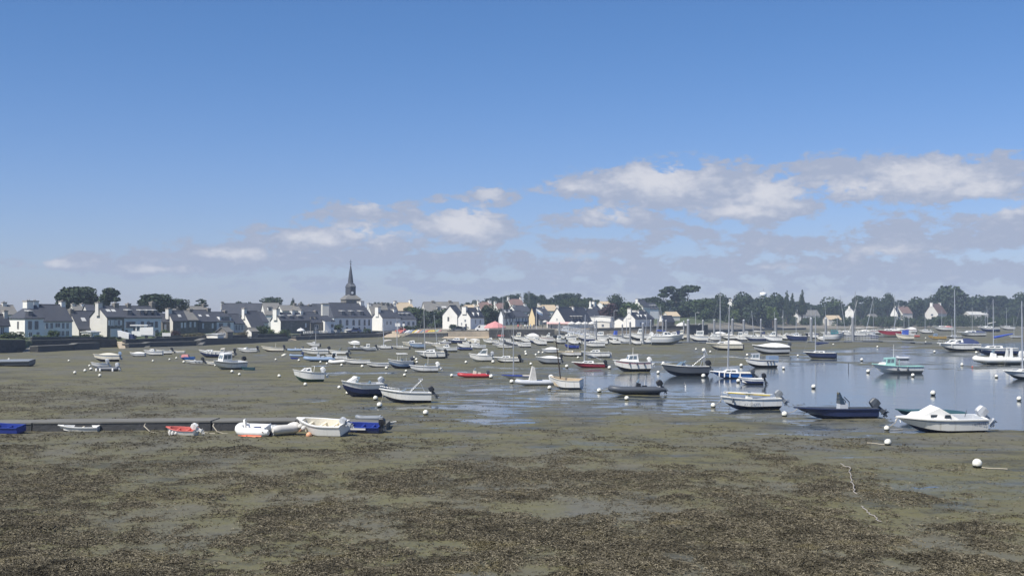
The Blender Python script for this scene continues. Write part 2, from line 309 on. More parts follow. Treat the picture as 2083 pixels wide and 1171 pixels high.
def mudz(X, Y):
    px, py = to_px_np(X, Y)
    t = np.interp(px, [a for a, b in LT], [b for a, b in LT]); b = np.interp(px, [a for a, b in LB], [b for a, b in LB])
    lag = np.minimum((py - t), (b - py)) / 9.0                       # > 0 in the lagoon
    lag = np.where(px < 1180, -3, lag)
    z = .055 - .14 * sst(lag, -1.2, 1.6)
    big = fbm(X / 9.0, Y / 16.0, 21, 4); fine = fbm(X / 2.6 + Y * .05, Y / 1.5, 31, 4, .6)
    z = z + .08 * (big - .5) + .09 * (fine - .5)
    # wet strip in front of the lagoon: runnels and shallow pools among mud ripples
    wet = np.exp(-((py - 800) / 52.0) ** 2) * sst(px, 560, 1000) + .55 * np.exp(-((py - 735) / 26.0) ** 2) * sst(px, 1150, 1450) * (1 - .0 * px)
    wet = wet + .35 * np.exp(-((py - 832) / 22.0) ** 2) * sst(px, 1330, 1450) * (1 - sst(px, 1640, 1760)) + .6 * np.exp(-((py - 868) / 11.0) ** 2) * sst(px, 1560, 1650) * (1 - sst(px, 1830, 1870))
    wet = wet + .42 * np.exp(-((py - 905) / 20.0) ** 2) * sst(px, 640, 760) * (1 - sst(px, 1250, 1600)) + .22 * np.exp(-((py - 985) / 70.0) ** 2) * sst(px, 1600, 1800)
    fin2 = fbm(X / 1.5 + Y * .12, Y / .62, 51, 3, .6); z = z + .085 * (fin2 - .5) * np.clip(1.3 - np.abs(py - 850) / 130, 0, 1)
    rip = np.sin((Y + .35 * X + 5 * (fbm(X / 6, Y / 6, 3, 3) - .5)) * 1.9)
    z = z - wet * (.052 + .008 * rip)
    # sparse pools farther in
    z = z - .05 * sst(fbm(X / 5.5, Y / 7.0, 77, 3), .62, .8) * sst(py, 690, 720) * sst(py, 930, 880)
    z = z + .13 * sst(fbm(X / 16.0 + 3.1, Y / 22.0, 95, 3), .56, .70) * sst(py, 775, 745) * sst(px, 1380, 1460)
    # dry rise toward the village wall
    sh = shoreY(px); rise = sst(Y, sh - 70, sh) * sst(px, 1500, 1150)
    z = z + .22 * rise + .12 * sst(px, 700, 200) * sst(py, 960, 860)
    return z
rows = [1900, 1600, 1420, 1330, 1270, 1235] + list(np.arange(1212, 900, -1.25)) + list(np.arange(900, 760, -.65)) + list(np.arange(760, 690, -1.0)) + list(np.arange(690, 655, -.8)) + [654.2, 653.6, 653.1, 652.6, 652.2]
cols = list(np.arange(-1900, -60, 46)) + list(np.arange(-60, 2150, 6)) + list(np.arange(2150, 4100, 46))
PX, PY = np.meshgrid(np.array(cols), np.array(rows))
s_ = (SP + (CY - PY) / F * CP) / (CP - (CY - PY) / F * SP); GY = -H / s_; GX = (PX - CX) / F * (GY * CP - H * SP)
GX[0] *= 3; GY[0] = -40
GZ = mudz(GX, np.maximum(GY, 5)); GZ[:4] = .06
WD = weed(GX, np.maximum(GY, 8)); WD[:4] = .6
near = GY < 62
GZ = GZ + np.where(near, WD * (.04 + .55 * np.maximum(0, fbm(GX / 2.2, GY / 2.2, 41, 3) - .54)), WD * .06)
nr, nc = GX.shape
vs = np.stack([GX, GY, GZ], -1).reshape(-1, 3)
ii = np.arange(nr * nc).reshape(nr, nc)
fs = np.stack([ii[:-1, :-1], ii[:-1, 1:], ii[1:, 1:], ii[1:, :-1]], -1).reshape(-1, 4)
def np_mesh(name, v, f, attrs=None, smooth=True):
    me = bpy.data.meshes.new(name); k = f.shape[1]
    me.vertices.add(len(v)); me.vertices.foreach_set('co', np.ascontiguousarray(v, dtype=np.float32).ravel())
    me.loops.add(f.size); me.loops.foreach_set('vertex_index', np.ascontiguousarray(f, dtype=np.int32).ravel())
    me.polygons.add(len(f)); me.polygons.foreach_set('loop_start', np.arange(0, f.size, k, dtype=np.int32))
    me.polygons.foreach_set('use_smooth', np.full(len(f), smooth)); me.update(calc_edges=True)
    for an, (dom, val) in (attrs or {}).items():
        a = me.attributes.new(an, 'FLOAT', dom); a.data.foreach_set('value', np.ascontiguousarray(val, dtype=np.float32).ravel())
    return me
me = np_mesh('mudflat', vs, fs, {'weed': ('POINT', WD)})
mud = obj('mudflat', me); tag(mud, 'olive grey tidal mud flat with weed patches and wet runnels', 'mud flat', kind='structure')
mm = bpy.data.materials.new('mat_mud'); mm.use_nodes = True; t = NT(mm.node_tree); b = t.n['Principled BSDF']
g = t.node('ShaderNodeNewGeometry'); P = g.outputs['Position']; wa = t.node('ShaderNodeAttribute', attribute_name='weed'); x, y, z = t.xyz(P)
Pf = t.vec(t.m('MULTIPLY', x, 1.0), t.m('MULTIPLY', y, .55), 0.0)
nb = t.noise(Pf, .06, 4, .6); nm = t.noise(Pf, .33, 5, .62); nf = t.noise(Pf, 2.2, 5, .65); nff = t.noise(P, 11.0, 4, .7)
olive = t.mix(nm, (.102, .092, .048), (.160, .142, .085)); greyc = t.mix(nm, (.102, .097, .068), (.152, .144, .105))
c = t.mix(t.sm(nb, .35, .65), olive, greyc)
c = t.mix(t.sm(t.m('ADD', t.m('MULTIPLY', nb, -.8), nm), -.02, .22, 0, .65), c, (.128, .118, .040))                 # green algal film
nst = t.noise(t.vec(t.m('MULTIPLY', x, .16), t.m('MULTIPLY', y, .30), 4.0), 1.0, 6, .68, .4); c = t.mix(t.sm(nst, .50, .64, 0, .72), c, (.052, .050, .033)); c = t.mix(t.sm(nst, .45, .32, 0, .35), c, (.17, .155, .12))
c = t.mix(t.sm(nf, .50, .70, 0, .6), c, (.05, .047, .032)); c = t.mix(t.sm(nff, .62, .75, 0, .45), c, (.25, .24, .20))  # specks: dark weed scraps, pale shells
wdm = t.m('MULTIPLY', wa.outputs['Fac'], t.sm(nff, .2, .6, .55, 1.0)); weedc = t.mix(nff, (.054, .047, .026), (.128, .112, .066))
c = t.mix(wdm, c, weedc); t.l.new(c, b.inputs['Base Color'])
low = t.sm(z, .0, .06, 0.0, 1.0)
t.l.new(t.m('ADD', t.m('MULTIPLY', low, .38), t.m('ADD', t.m('MULTIPLY', nf, .25), .22)), b.inputs['Roughness']); b.inputs['Specular IOR Level'].default_value = .4
bn = t.node('ShaderNodeBump'); bn.inputs['Strength'].default_value = .8; bn.inputs['Distance'].default_value = .10
t.l.new(t.m('ADD', t.m('MULTIPLY', nf, .7), t.m('MULTIPLY', nff, t.m('ADD', .15, t.m('MULTIPLY', wa.outputs['Fac'], .6)))), bn.inputs['Height']); t.l.new(bn.outputs[0], b.inputs['Normal'])
me.materials.append(mm)

# ---- standing water at one level
wv = [gnd(-200, 960), gnd(2400, 1120), gnd(3600, 1120), gnd(5600, 672), gnd(600, 672), gnd(-200, 720)]
wm = bpy.data.materials.new('mat_water'); wm.use_nodes = True; t = NT(wm.node_tree); b = t.n['Principled BSDF']
b.inputs['Base Color'].default_value = (.05, .062, .07, 1); b.inputs['Roughness'].default_value = .09; b.inputs['IOR'].default_value = 1.33
g = t.node('ShaderNodeNewGeometry'); x, y, z = t.xyz(g.outputs['Position'])
bn = t.node('ShaderNodeBump'); bn.inputs['Strength'].default_value = .13; bn.inputs['Distance'].default_value = .1
t.l.new(t.m('ADD', t.noise(t.vec(t.m('MULTIPLY', x, .8), y, 0.0), .9, 3, .5, .6), t.m('MULTIPLY', t.noise(g.outputs['Position'], .12, 3, .5), 3.5)), bn.inputs['Height']); t.l.new(bn.outputs[0], b.inputs['Normal'])
wmb = MB(); wmb.add([(p.x, p.y, 0) for p in wv], [tuple(range(len(wv)))]); water = wmb.build('water', [wm]); tag(water, 'still shallow water mirroring the sky between the boats', 'water', kind='structure')

# ---- land behind the shore
lpx = np.concatenate([np.arange(-1500, -100, 100), np.arange(-100, 2300, 12), np.arange(2300, 4300, 100)]).astype(float)
lt = np.array([0, .4, 4, 10, 20, 35, 55, 80, 120, 170, 230, 300, 400, 520, 700, 1000])
LPX, LD = np.meshgrid(lpx, lt); SYY = shoreY(LPX); LY = np.minimum(SYY + LD, 1780); LZ = landz(LPX, LY)
LZ = LZ + .25 * (fbm(LPX / 40, LY / 14, 61, 3) - .5) * (LD > 1); LX = (LPX - CX) / F * LY
beach = LPX > 1425
LZ[0] = np.where(beach[0], .0, -.3); LZ[1] = np.where(beach[1], .02, LZ[1]); LZ[2] = np.where(beach[2], .5, LZ[2])
LY[0] = np.where(LPX[0] > 1425, LY[0] - 12, LY[0] + .6); LY[1] = LY[1] + .6
k = np.arange(LPX.size).reshape(LPX.shape); lf = np.stack([k[:-1, :-1], k[:-1, 1:], k[1:, 1:], k[1:, :-1]], -1).reshape(-1, 4)
lme = np_mesh('land', np.stack([LX, LY, LZ], -1).reshape(-1, 3), lf); land = obj('land', lme); tag(land, 'gently rising grassy and sandy land behind the shore', 'land', kind='structure')
lm = bpy.data.materials.new('mat_land'); lm.use_nodes = True; t = NT(lm.node_tree); b = t.n['Principled BSDF']; b.inputs['Roughness'].default_value = .9
g = t.node('ShaderNodeNewGeometry'); x, y, z = t.xyz(g.outputs['Position']); n = t.noise(g.outputs['Position'], .08, 5, .6); n3 = t.noise(g.outputs['Position'], .5, 4, .6)
grass = t.mix(n3, (.045, .065, .022), (.095, .115, .042)); sand = t.mix(t.m('MULTIPLY', t.sm(x, -75, -35), 1.0), grass, t.mix(n3, (.17, .15, .115), (.25, .225, .17))); low_tan = t.mix(n, (.09, .085, .07), (.17, .155, .12))  # last colour: plain grey-tan for the lowest ground by the shore
c = t.mix(t.sm(t.m('ADD', z, t.m('MULTIPLY', n, 1.2)), 3.6, 5.0), sand, grass); c = t.mix(t.sm(t.m('ADD', z, t.m('MULTIPLY', n3, 1.0)), .5, 1.0), low_tan, c)
t.l.new(c, b.inputs['Base Color']); lme.materials.append(lm)

# ---- haze over the whole place
hm = bpy.data.materials.new('mat_haze'); hm.use_nodes = True; t = NT(hm.node_tree); t.n.clear()
pv = t.node('ShaderNodeVolumePrincipled'); pv.inputs['Color'].default_value = (.66, .80, 1.0, 1); pv.inputs['Density'].default_value = .00026
t.l.new(pv.outputs[0], t.node('ShaderNodeOutputMaterial').inputs['Volume'])
hb = MB().box(-1760, 1760, -90, 1950, -1.6, 48).build('haze', [hm]); tag(hb, 'thin blue summer haze over the bay', 'haze', kind='stuff')

# ---- seaweed fronds on the near flat
def fronds(name, label, n_try, y0, y1, seed, size, keep, cols_):
    rg = np.random.default_rng(seed)
    Y = 1 / rg.uniform(1 / y1, 1 / y0, n_try) ; X = rg.uniform(-.44, .44, n_try) * Y
    d = weed(X, Y); ok = rg.random(n_try) < d * keep + .03 * (rg.random(n_try) < fbm(X / 1.7, Y / 1.2, 88, 3) * 1.6 - .5); X, Y, d = X[ok], Y[ok], d[ok]; n = len(X)
    Z = mudz(X, Y) + d * (.04 + .55 * np.maximum(0, fbm(X / 2.2, Y / 2.2, 41, 3) - .54))
    a = rg.uniform(0, 2 * np.pi, n); ln = size * rg.uniform(.6, 2.0, n); wd = size * rg.uniform(.06, .13, n); cv = rg.uniform(-1.6, 1.6, n); up = size * rg.uniform(.08, .38, n)
    V = np.zeros((n, 8, 3)); th = a.copy(); cx, cy = X.copy(), Y.copy()
    hz = [0, 1.0, .75, -.05]
    for i in range(4):
        nx, ny = -np.sin(th), np.cos(th); ww = wd * [1, 1.15, .9, .35][i]
        V[:, 2 * i] = np.stack([cx + nx * ww, cy + ny * ww, Z + up * hz[i] + wd * .4], -1); V[:, 2 * i + 1] = np.stack([cx - nx * ww, cy - ny * ww, Z + up * hz[i] - wd * .4], -1)
        cx = cx + np.cos(th) * ln / 3; cy = cy + np.sin(th) * ln / 3; th = th + cv
    base = (np.arange(n) * 8)[:, None]; q = np.array([[0, 1, 3, 2], [2, 3, 5, 4], [4, 5, 7, 6]])
    f = (base[:, :, None] + q[None]).reshape(-1, 4)
    me = np_mesh(name, V.reshape(-1, 3), f, {'rnd': ('FACE', np.repeat(rg.random(n), 3))}, smooth=False); me.materials.append(M[cols_])
    return tag(obj(name, me), label, 'seaweed', kind='stuff')
def weedmat(key, a, b_):
    m = bpy.data.materials.new('mat_' + key); m.use_nodes = True; t = NT(m.node_tree); bs = t.n['Principled BSDF']; bs.inputs['Roughness'].default_value = .6; bs.inputs['Specular IOR Level'].default_value = .15
    r = t.node('ShaderNodeAttribute', attribute_name='rnd'); g = t.node('ShaderNodeNewGeometry'); nn_ = t.noise(g.outputs['Position'], .55, 4, .65); c_ = t.mix(t.m('POWER', r.outputs['Fac'], 2.2), a, b_); c_ = t.mix(t.sm(nn_, .48, .66, 0, .75), c_, tuple(q * .75 for q in a)); c_ = t.mix(t.sm(nn_, .46, .32, 0, .45), c_, (.16, .135, .06)); t.l.new(c_, bs.inputs['Base Color']); M[key] = m
weedmat('wrack', (.054, .046, .027), (.27, .235, .16)); weedmat('wrackfar', (.046, .040, .024), (.15, .13, .085))
fronds('seaweed', 'matted dark bladder wrack lying on the near mud', 1050000, 29.5, 62, 3, .105, .5, 'wrack')
fronds('seaweed', 'thin scattered wrack on the mud around the low concrete wall', 240000, 60, 130, 4, .17, .5, 'wrackfar')
# ------------------------------------------------------------------ houses
_wc = {}
def win_mesh(w_, h_, style):
    key = (round(w_, 2), round(h_, 2), style)
    if key in _wc: return _wc[key]
    f = MB(); p = MB(); e = .07
    x0, x1 = -w_ / 2, w_ / 2
    if style in ('arch',):
        n = 7; arc = [(x1 * math.cos(math.pi * i / n), h_ / 2 - w_ / 2 + w_ / 2 * math.sin(math.pi * i / n)) for i in range(n + 1)]
        out = [(x1, -h_ / 2)] + arc + [(x0, -h_ / 2)]
        p.add([(a, -.03, b) for a, b in out], [tuple(range(len(out)))[::-1]])
        o2 = [(a * 1.25, b * 1.08 + .04) for a, b in out]
        f.add([(a, -.05, b) for a, b in out] + [(a, -.05, b) for a, b in o2], [(i, i + 1, len(out) + i + 1, len(out) + i) for i in range(len(out) - 1)])
    else:
        p.add([(x0, -.03, -h_ / 2), (x1, -.03, -h_ / 2), (x1, -.03, h_ / 2), (x0, -.03, h_ / 2)], [(0, 1, 2, 3)])
        for (a, b, c, d) in ((x0 - e, x0, -h_ / 2 - e, h_ / 2 + e), (x1, x1 + e, -h_ / 2 - e, h_ / 2 + e), (x0, x1, h_ / 2, h_ / 2 + e), (x0 - .04, x1 + .04, -h_ / 2 - e - .05, -h_ / 2), (-.025, .025, -h_ / 2, h_ / 2)):
            f.box(a, b, -.07, .05, c, d)
        if style == 'shut':
            for sx in (-1, 1):
                q = sx * (w_ / 2 + .28); f.box(q - .2, q + .2, -.06, .02, -h_ / 2, h_ / 2)
        if style == 'garage': p = MB(); p.box(x0, x1, -.05, .05, -h_ / 2, h_ / 2)
    trim = {'win': 'frame', 'shut': 'frame', 'arch': 'stonetrim', 'stone': 'stonetrim', 'garage': 'frame', 'door': 'stonetrim', 'shop': 'frame', 'white': 'frame'}[style]
    pane = {'garage': 'frame', 'white': 'frame'}.get(style, 'pane')
    fm = f.build('window', [trim]); pm = p.build('pane', [pane]); r = (fm.data, pm.data)
    bpy.data.objects.remove(fm); bpy.data.objects.remove(pm); _wc[key] = r; return r
def add_win(root, x, y, z, w_, h_, style, rz=0.0):
    if style != 'garage': w_, h_ = w_ * .66, h_ * .78
    else: w_ *= .6
    a, b = win_mesh(w_, h_, style); nm = {'garage': 'garage_door', 'door': 'door'}.get(style, 'window')
    o = obj(nm, a, root); o.location = (x, y, z); o.rotation_euler = (0, 0, rz); obj('pane' if nm == 'window' else 'panel', b, o)

def house(label, xg, xl, xr, D, a, ye, yr, wall='render', gwall=None, roof='slate', chim=(), front=(), gable=(), dorm=(), sky_=(), hip=0.0, dep=None, cat='house', group=None, base=None, name='house', band=None):
    """xl..xr: picture columns of the facade's two ends, xg: far edge of the left gable, D: depth of the near left corner, a: facade angle"""
    ca, sa = math.cos(R(a)), math.sin(R(a)); tl, tr = (xl - CX) / F, (xr - CX) / F
    X0 = tl * D; L = (tr * D - X0) / (ca - tr * sa)
    if dep is None: tg = (xg - CX) / F; dep = (tg * D - X0) / (-sa - tg * ca)
    dep = max(2.5, min(dep, 16)); L = max(2, min(L, 60))
    z0 = float(landz(xl, D)) if base is None else base
    ze = zat(ye, D) - z0; rx, ry = X0 - sa * dep / 2, D + ca * dep / 2; zr = zat(yr, ry) - z0
    root = thing(name, label, cat, (X0, D, z0), R(a), group)
    wb = MB(); g0 = -1.5
    prof = [(0, g0), (0, ze), (dep / 2, zr), (dep, ze), (dep, g0)]
    hx = hip * L
    vs = [(0, y, z) for y, z in prof] + [(L, y, z) for y, z in prof]
    if hip: vs[2] = (0, dep / 2, ze)
    wb.add(vs, [(0, 1, 6, 5), (3, 4, 9, 8)], 0); wb.add(vs, [(4, 3, 2, 1, 0), (5, 6, 7, 8, 9)], 1)
    wb.build('wall', [wall, gwall or wall], root)
    o = .22; th = .16; rb = MB(); sl = (zr - ze) / (dep / 2); eo = o * sl
    A = [(-o, -o, ze - eo), (L + o, -o, ze - eo), (L + o, dep / 2, zr + .06), (hx - (0 if hip else o), dep / 2, zr + .06)]
    B = [(L + o, dep + o, ze - eo), (-o, dep + o, ze - eo), A[3], A[2]]
    def slab(q):
        k = len(q); up = [(x, y, z + th) for x, y, z in q]
        rb.add(list(q) + up, [tuple(range(k))[::-1], tuple(range(k, 2 * k))] + [(i, (i + 1) % k, k + (i + 1) % k, k + i) for i in range(k)])
    slab(A); slab(B)
    if hip: slab([(-o, dep + o, ze - eo), (-o, -o, ze - eo), A[3]])
    rb.tube([(hx, dep / 2, zr + th + .06), (L + o, dep / 2, zr + th + .06)], .12, 5)
    rf = rb.build('roof', [roof], root)
    for c in chim:                      # (fraction along ridge, width, height, material[, offset from ridge])
        cx = hx + c[0] * (L - hx); cw, chh, cm = c[1:4]; cy = dep / 2 + (c[4] if len(c) > 4 else 0)
        cb = MB(); zt = zr + chh; cb.box(cx - cw * .32, cx + cw * .32, cy - cw / 2, cy + cw / 2, zr - 2.0, zt); cb.box(cx - cw * .32 - .08, cx + cw * .32 + .08, cy - cw / 2 - .08, cy + cw / 2 + .08, zt - .18, zt + .04, 1)
        for q in (-.22, .22): cb.tube([(cx, cy + q * cw, zt), (cx, cy + q * cw, zt + .28)], .10, 6, 2)
        cb.build('chimney', [cm, 'stonetrim', 'stonetrim'], rf)
    for wn in front: add_win(root, wn[0] * L, -.0, wn[1] * ze, wn[2], wn[3], wn[4] if len(wn) > 4 else 'win')
    for wn in gable: add_win(root, 0, wn[0] * dep, wn[1] * ze, wn[2], wn[3], wn[4] if len(wn) > 4 else 'win', -math.pi / 2)
    for d in [(q[0], q[1] * .66, q[2] * .85, q[3], q[4]) for q in dorm]:                      # (fraction along facade, width, height, start fraction up the slope, roof material)
        dx_, dw, dh, dt, dm = d; fx = dx_ * L; y0 = dt * dep / 2; z1 = ze + dt * (zr - ze); yb = min(dep / 2, y0 + dh / max(sl, .2)); db = MB()
        db.box(fx - dw / 2, fx + dw / 2, y0, yb, z1 - .3, z1 + dh); dd = db.build('dormer', [wall if dm != 'zinc' else 'slate'], root)
        db = MB(); db.hexa([(fx - dw / 2 - .07, y0 - .15, z1 + dh), (fx + dw / 2 + .07, y0 - .15, z1 + dh), (fx + dw / 2 + .07, yb + .3, z1 + dh + .15), (fx - dw / 2 - .07, yb + .3, z1 + dh + .15)],
                           [(fx - dw / 2 - .07, y0 - .15, z1 + dh + .12), (fx + dw / 2 + .07, y0 - .15, z1 + dh + .12), (fx + dw / 2 + .07, yb + .3, z1 + dh + .3), (fx - dw / 2 - .07, yb + .3, z1 + dh + .3)])
        db.build('dormer_roof', [dm], dd)
        pa = MB().add([(fx - dw * .36, y0 - .02, z1 + .1), (fx + dw * .36, y0 - .02, z1 + .1), (fx + dw * .36, y0 - .02, z1 + dh - .15), (fx - dw * .36, y0 - .02, z1 + dh - .15)], [(0, 1, 2, 3)]).build('pane', ['pane'], dd)
    for sk in sky_:                     # roof lights: (fraction along, fraction up, w, h)
        fx = sk[0] * L; y0 = sk[1] * dep / 2; z1 = ze + sk[1] * (zr - ze) + th + .02; hy = sk[3] / math.hypot(1, sl)
        MB().hexa([(fx - sk[2] / 2, y0, z1), (fx + sk[2] / 2, y0, z1), (fx + sk[2] / 2, y0 + hy, z1 + hy * sl), (fx - sk[2] / 2, y0 + hy, z1 + hy * sl)],
                  [(fx - sk[2] / 2, y0 - .03, z1 + .08), (fx + sk[2] / 2, y0 - .03, z1 + .08), (fx + sk[2] / 2, y0 + hy, z1 + hy * sl + .08), (fx - sk[2] / 2, y0 + hy, z1 + hy * sl + .08)]).build('roof_light', ['zinc'], root)
    if band:
        MB().box(.2, L - .2, -.5, -.02, band[0] * ze, band[1] * ze).build('awning', [band[2]], root)
    return root, L, dep, ze, zr
def row2(us, zf, w_, h_, st='win'): return [(u, zf, w_, h_, st) for u in us]

# ---- the row along the sea wall, from the left edge of the view to the church
house('low white house with slate roof cut off by the left picture edge', -60, -52, 19, 236, 44, 661, 641, 'renderw', front=row2((.15, .45, .8), .55, 1.0, 1.7), chim=[(.95, 1.1, .9, 'renderb')])
house('white house with hipped slate roof, round dormer and lit end wall of stone-trimmed window', 19, 51, 89, 256, 44, 647, 623, 'renderw', 'render', hip=.55, front=row2((.27, .62), .62, 1.0, 2.0, 'stone') + row2((.3, .7), .12, .9, 1.0), gable=[(.42, .62, 1.0, 1.8, 'stone')], dorm=[(.35, 1.3, 1.3, .12, 'zinc')], chim=[(.1, 2.2, 1.2, 'render')])
house('long white house with plain steep slate roof between two white chimneys', 84, 88, 147, 268, 44, 653, 621, 'renderw', 'render', dep=9.5, front=row2((.13, .29, .69, .84), .70, .75, 1.5) + [(.5, .74, 1.5, 1.1, 'win')] + row2((.55, .68, .84), .2, .9, 1.3), chim=[(.02, 1.7, 1.0, 'render'), (.97, 1.5, 1.0, 'render')])
house('stone cottage under a long swept slate roof beside the tall grey gable', 142, 161, 212, 282, 44, 669, 634, 'stone', 'renderb', dep=9, front=row2((.75,), .5, 1.2, 1.2), dorm=[(.62, 1.3, 1.0, .25, 'slate')], sky_=[(.35, .4, 1.0, 1.2)], chim=[(.02, 1.3, .6, 'stone')])
house('tall grey stone house with big pale gable and white garage door', 183, 218, 253, 278, 44, 645, 624, 'stone', 'renderb', front=[(.22, .72, .6, 1.5, 'shut'), (.38, .72, .6, 1.5, 'shut'), (.68, .72, .9, 1.5, 'shut'), (.52, .17, 4.2, 2.0, 'garage')], chim=[(.02, 1.6, 1.0, 'renderb'), (.98, 1.6, .9, 'stone')], sky_=[(.35, .45, .9, 1.1), (.65, .45, .9, 1.1)])
house('narrow white terrace house with glazed first floor balcony and one pale dormer', 250, 253, 279, 292, 44, 646, 624, 'renderw', dep=8.5, front=[(.5, .62, 3.4, 1.7, 'stone'), (.18, .2, .9, 1.4, 'arch'), (.8, .22, .9, 1.2, 'arch')], dorm=[(.55, 1.7, 1.5, .18, 'zinc')], chim=[(.95, 1.3, .8, 'stone')])
house('white terrace house with three pale topped dormers and arched windows', 276, 279, 328, 300, 44, 646, 624, 'renderw', dep=8.5, front=row2((.22, .8), .62, 1.0, 1.7, 'stone') + row2((.47,), .62, 1.1, 1.8, 'arch') + [(.61, .62, 1.0, 1.2, 'stone')] + row2((.25, .5, .63, .83), .15, 1.1, 1.6, 'arch'), dorm=[(.28, 1.6, 1.5, .18, 'zinc'), (.56, 1.6, 1.5, .18, 'zinc'), (.82, 1.6, 1.5, .18, 'zinc')], chim=[(.97, 1.5, 1.2, 'stone')])
house('low stone outbuilding with slate roof tucked behind the terrace end', 326, 331, 350, 312, 44, 655, 640, 'stone', dep=6, front=row2((.3, .8), .6, .6, 1.6, 'white'))
house('grey stone terrace house with white slit windows, left of three', 333, 352, 381, 312, 44, 652, 633, 'stone', 'renderb', front=row2((.62, .85), .68, .6, 1.5, 'white') + [(.4, .2, 1.0, 2.0, 'door')], chim=[(.03, 1.6, .7, 'renderb')], sky_=[(.6, .3, .8, .9)])
house('grey stone terrace house with lower eaves in the middle of three', 378, 381, 403, 322, 44, 651, 633, 'stone', roof='slatel', dep=8, front=row2((.3, .7), .68, .6, 1.5, 'white'), chim=[(.95, 1.4, .6, 'stone')])
house('grey stone terrace house with two small roof lights, right of three', 400, 404, 441, 328, 44, 654, 632, 'stone', dep=8.5, front=row2((.25, .78), .64, .6, 1.6, 'white'), chim=[(.96, 1.5, .7, 'stone')], sky_=[(.3, .4, .8, .9), (.72, .4, .8, .9)])
house('small white house with wide dark dormer behind the stone shed', 438, 441, 476, 338, 44, 654, 636, 'renderw', dep=8.5, front=[(.25, .68, 1.6, 1.2, 'stone'), (.7, .68, 1.2, 1.6, 'arch')], dorm=[(.55, 5.5, 1.3, .1, 'slate')], chim=[(.95, 1.2, .6, 'stone')])
house('glazed veranda house with slate roof left of the narrow white gable', 474, 477, 497, 343, 44, 658, 640, 'lgrey', dep=7, front=row2((.2, .5, .8), .55, 1.0, 1.9, 'shop'))
house('narrow house with bright white chimney gable and long dark roof', 481, 515, 541, 345, 44, 670, 634, 'stone', 'render', dep=9.5, gable=[(.35, .75, .7, .8, 'win')], chim=[(.02, 1.3, 1.0, 'render')])
house('tall dark stone house with blank white chimney gable and three pale dormers', 551, 571, 631, 356, 44, 652, 637, 'stone', 'render', front=row2((.85,), .62, .5, 1.4, 'white'), dorm=[(.1, 2.0, 1.0, .25, 'zinc'), (.4, 2.0, 1.0, .25, 'zinc'), (.7, 2.0, 1.0, .25, 'zinc')], chim=[(.02, 1.9, 1.3, 'render'), (.55, 1.3, .9, 'render'), (.85, 1.3, .9, 'render')])
house('low house with dark slate roof and two small dormers behind the porch', 628, 632, 661, 372, 44, 656, 636, 'stone', dep=8.5, front=row2((.4,), .6, 2, 1.5, 'shop'), dorm=[(.25, .9, .9, .3, 'slate'), (.55, .9, .9, .3, 'slate')], chim=[(.9, 1.2, .6, 'stone')])
house('small white flat fronted lodge beside the big town hall', 645, 661, 664, 374, 34, 652, 650, 'renderw', 'render', gable=[(.35, .66, 1.0, 1.7), (.72, .66, 1.0, 1.7)], dep=5)
house('white wing with long strip window below the tall stone chimney', 660, 664, 680, 380, 44, 653, 644, 'renderw', dep=7, front=[(.5, .62, 3.6, 1.2, 'shop')])
house('large white town hall with hipped slate roof, three dormers and tall windows', 660, 679, 757, 402, 44, 645, 617, 'renderw', hip=.12, dep=11, front=row2((.17, .34, .51), .62, 1.25, 2.3, 'arch') + row2((.66, .80, .92), .62, .9, 2.3, 'stone') + row2((.34, .51, .66, .8), .16, 1.0, 1.8, 'arch'), dorm=[(.28, 2.0, 1.7, .12, 'zinc'), (.52, 2.0, 1.7, .12, 'zinc'), (.76, 2.0, 1.7, .12, 'zinc')], chim=[(.95, 2.2, .9, 'render')], cat='town hall', name='town_hall')
cs = thing('chimney_stack', 'massive pale stone chimney stack rising left of the town hall', 'chimney', (xat(661, 396), 396, 3), R(24))
MB().box(-1.05, 1.05, -.9, .9, 0, zat(618, 396) - 3).build('shaft', ['renderb'], cs); MB().box(-1.2, 1.2, -1.05, 1.05, zat(618, 396) - 3.003, zat(616.5, 396) - 3).build('cap', ['stonetrim'], cs)
house('white house with blank sunlit chimney gable right of the town hall', 757, 778, 815, 428, 44, 646, 632, 'renderw', 'render', front=row2((.25, .45, .8), .6, .9, 1.4), chim=[(.03, 1.8, 1.4, 'render'), (.9, 1.8, .7, 'render')])
house('low white house with three square windows and pale topped dormers', 812, 815, 847, 436, 44, 649, 634, 'renderw', dep=8, front=row2((.2, .5, .8), .62, 1.4, 1.5), dorm=[(.15, 1.6, .9, .45, 'zinc'), (.42, 1.6, .9, .45, 'zinc'), (.72, 1.6, .9, .45, 'zinc')])
# ---- second row, roofs only
def roofs(label, xg, xl, xr, D, a, ye, yr, **k): return house(label, xg, xl, xr, D, a, ye, yr, **k)
roofs('pale roofed house behind the tall grey stone gable', 150, 158, 196, 330, 38, 640, 622, roof='slatel', dep=9, chim=[(.05, 1.2, .6, 'renderb'), (.55, 1.4, .6, 'render')])
roofs('small house with white oval gable window behind the tall grey gable', 172, 180, 196, 322, 30, 638, 621, wall='renderb', dep=9, gable=[(.5, 1.0, 1.0, 1.2, 'white')])
roofs('house with light grey roof and white chimney behind the first white houses', -5, 2, 36, 300, 38, 640, 622, roof='slatel', dep=9, chim=[(.5, 1.5, .9, 'renderb')])
roofs('light roofed house showing behind the stone terrace, left one', 350, 356, 394, 390, 34, 640, 624, roof='slatel', dep=9, chim=[(.1, 1.2, .6, 'render')])
roofs('light roofed house showing behind the stone terrace, right one', 392, 397, 428, 392, 34, 640, 624, roof='slatel', dep=9, chim=[(.9, 1.4, .9, 'stone')])
roofs('long grey slate roofed hall stretching behind the white chimney gables', 446, 452, 540, 440, 14, 640, 618, dep=13, chim=[(.0, 1.3, .7, 'render'), (.02, 1.3, .7, 'stone')], cat='hall')
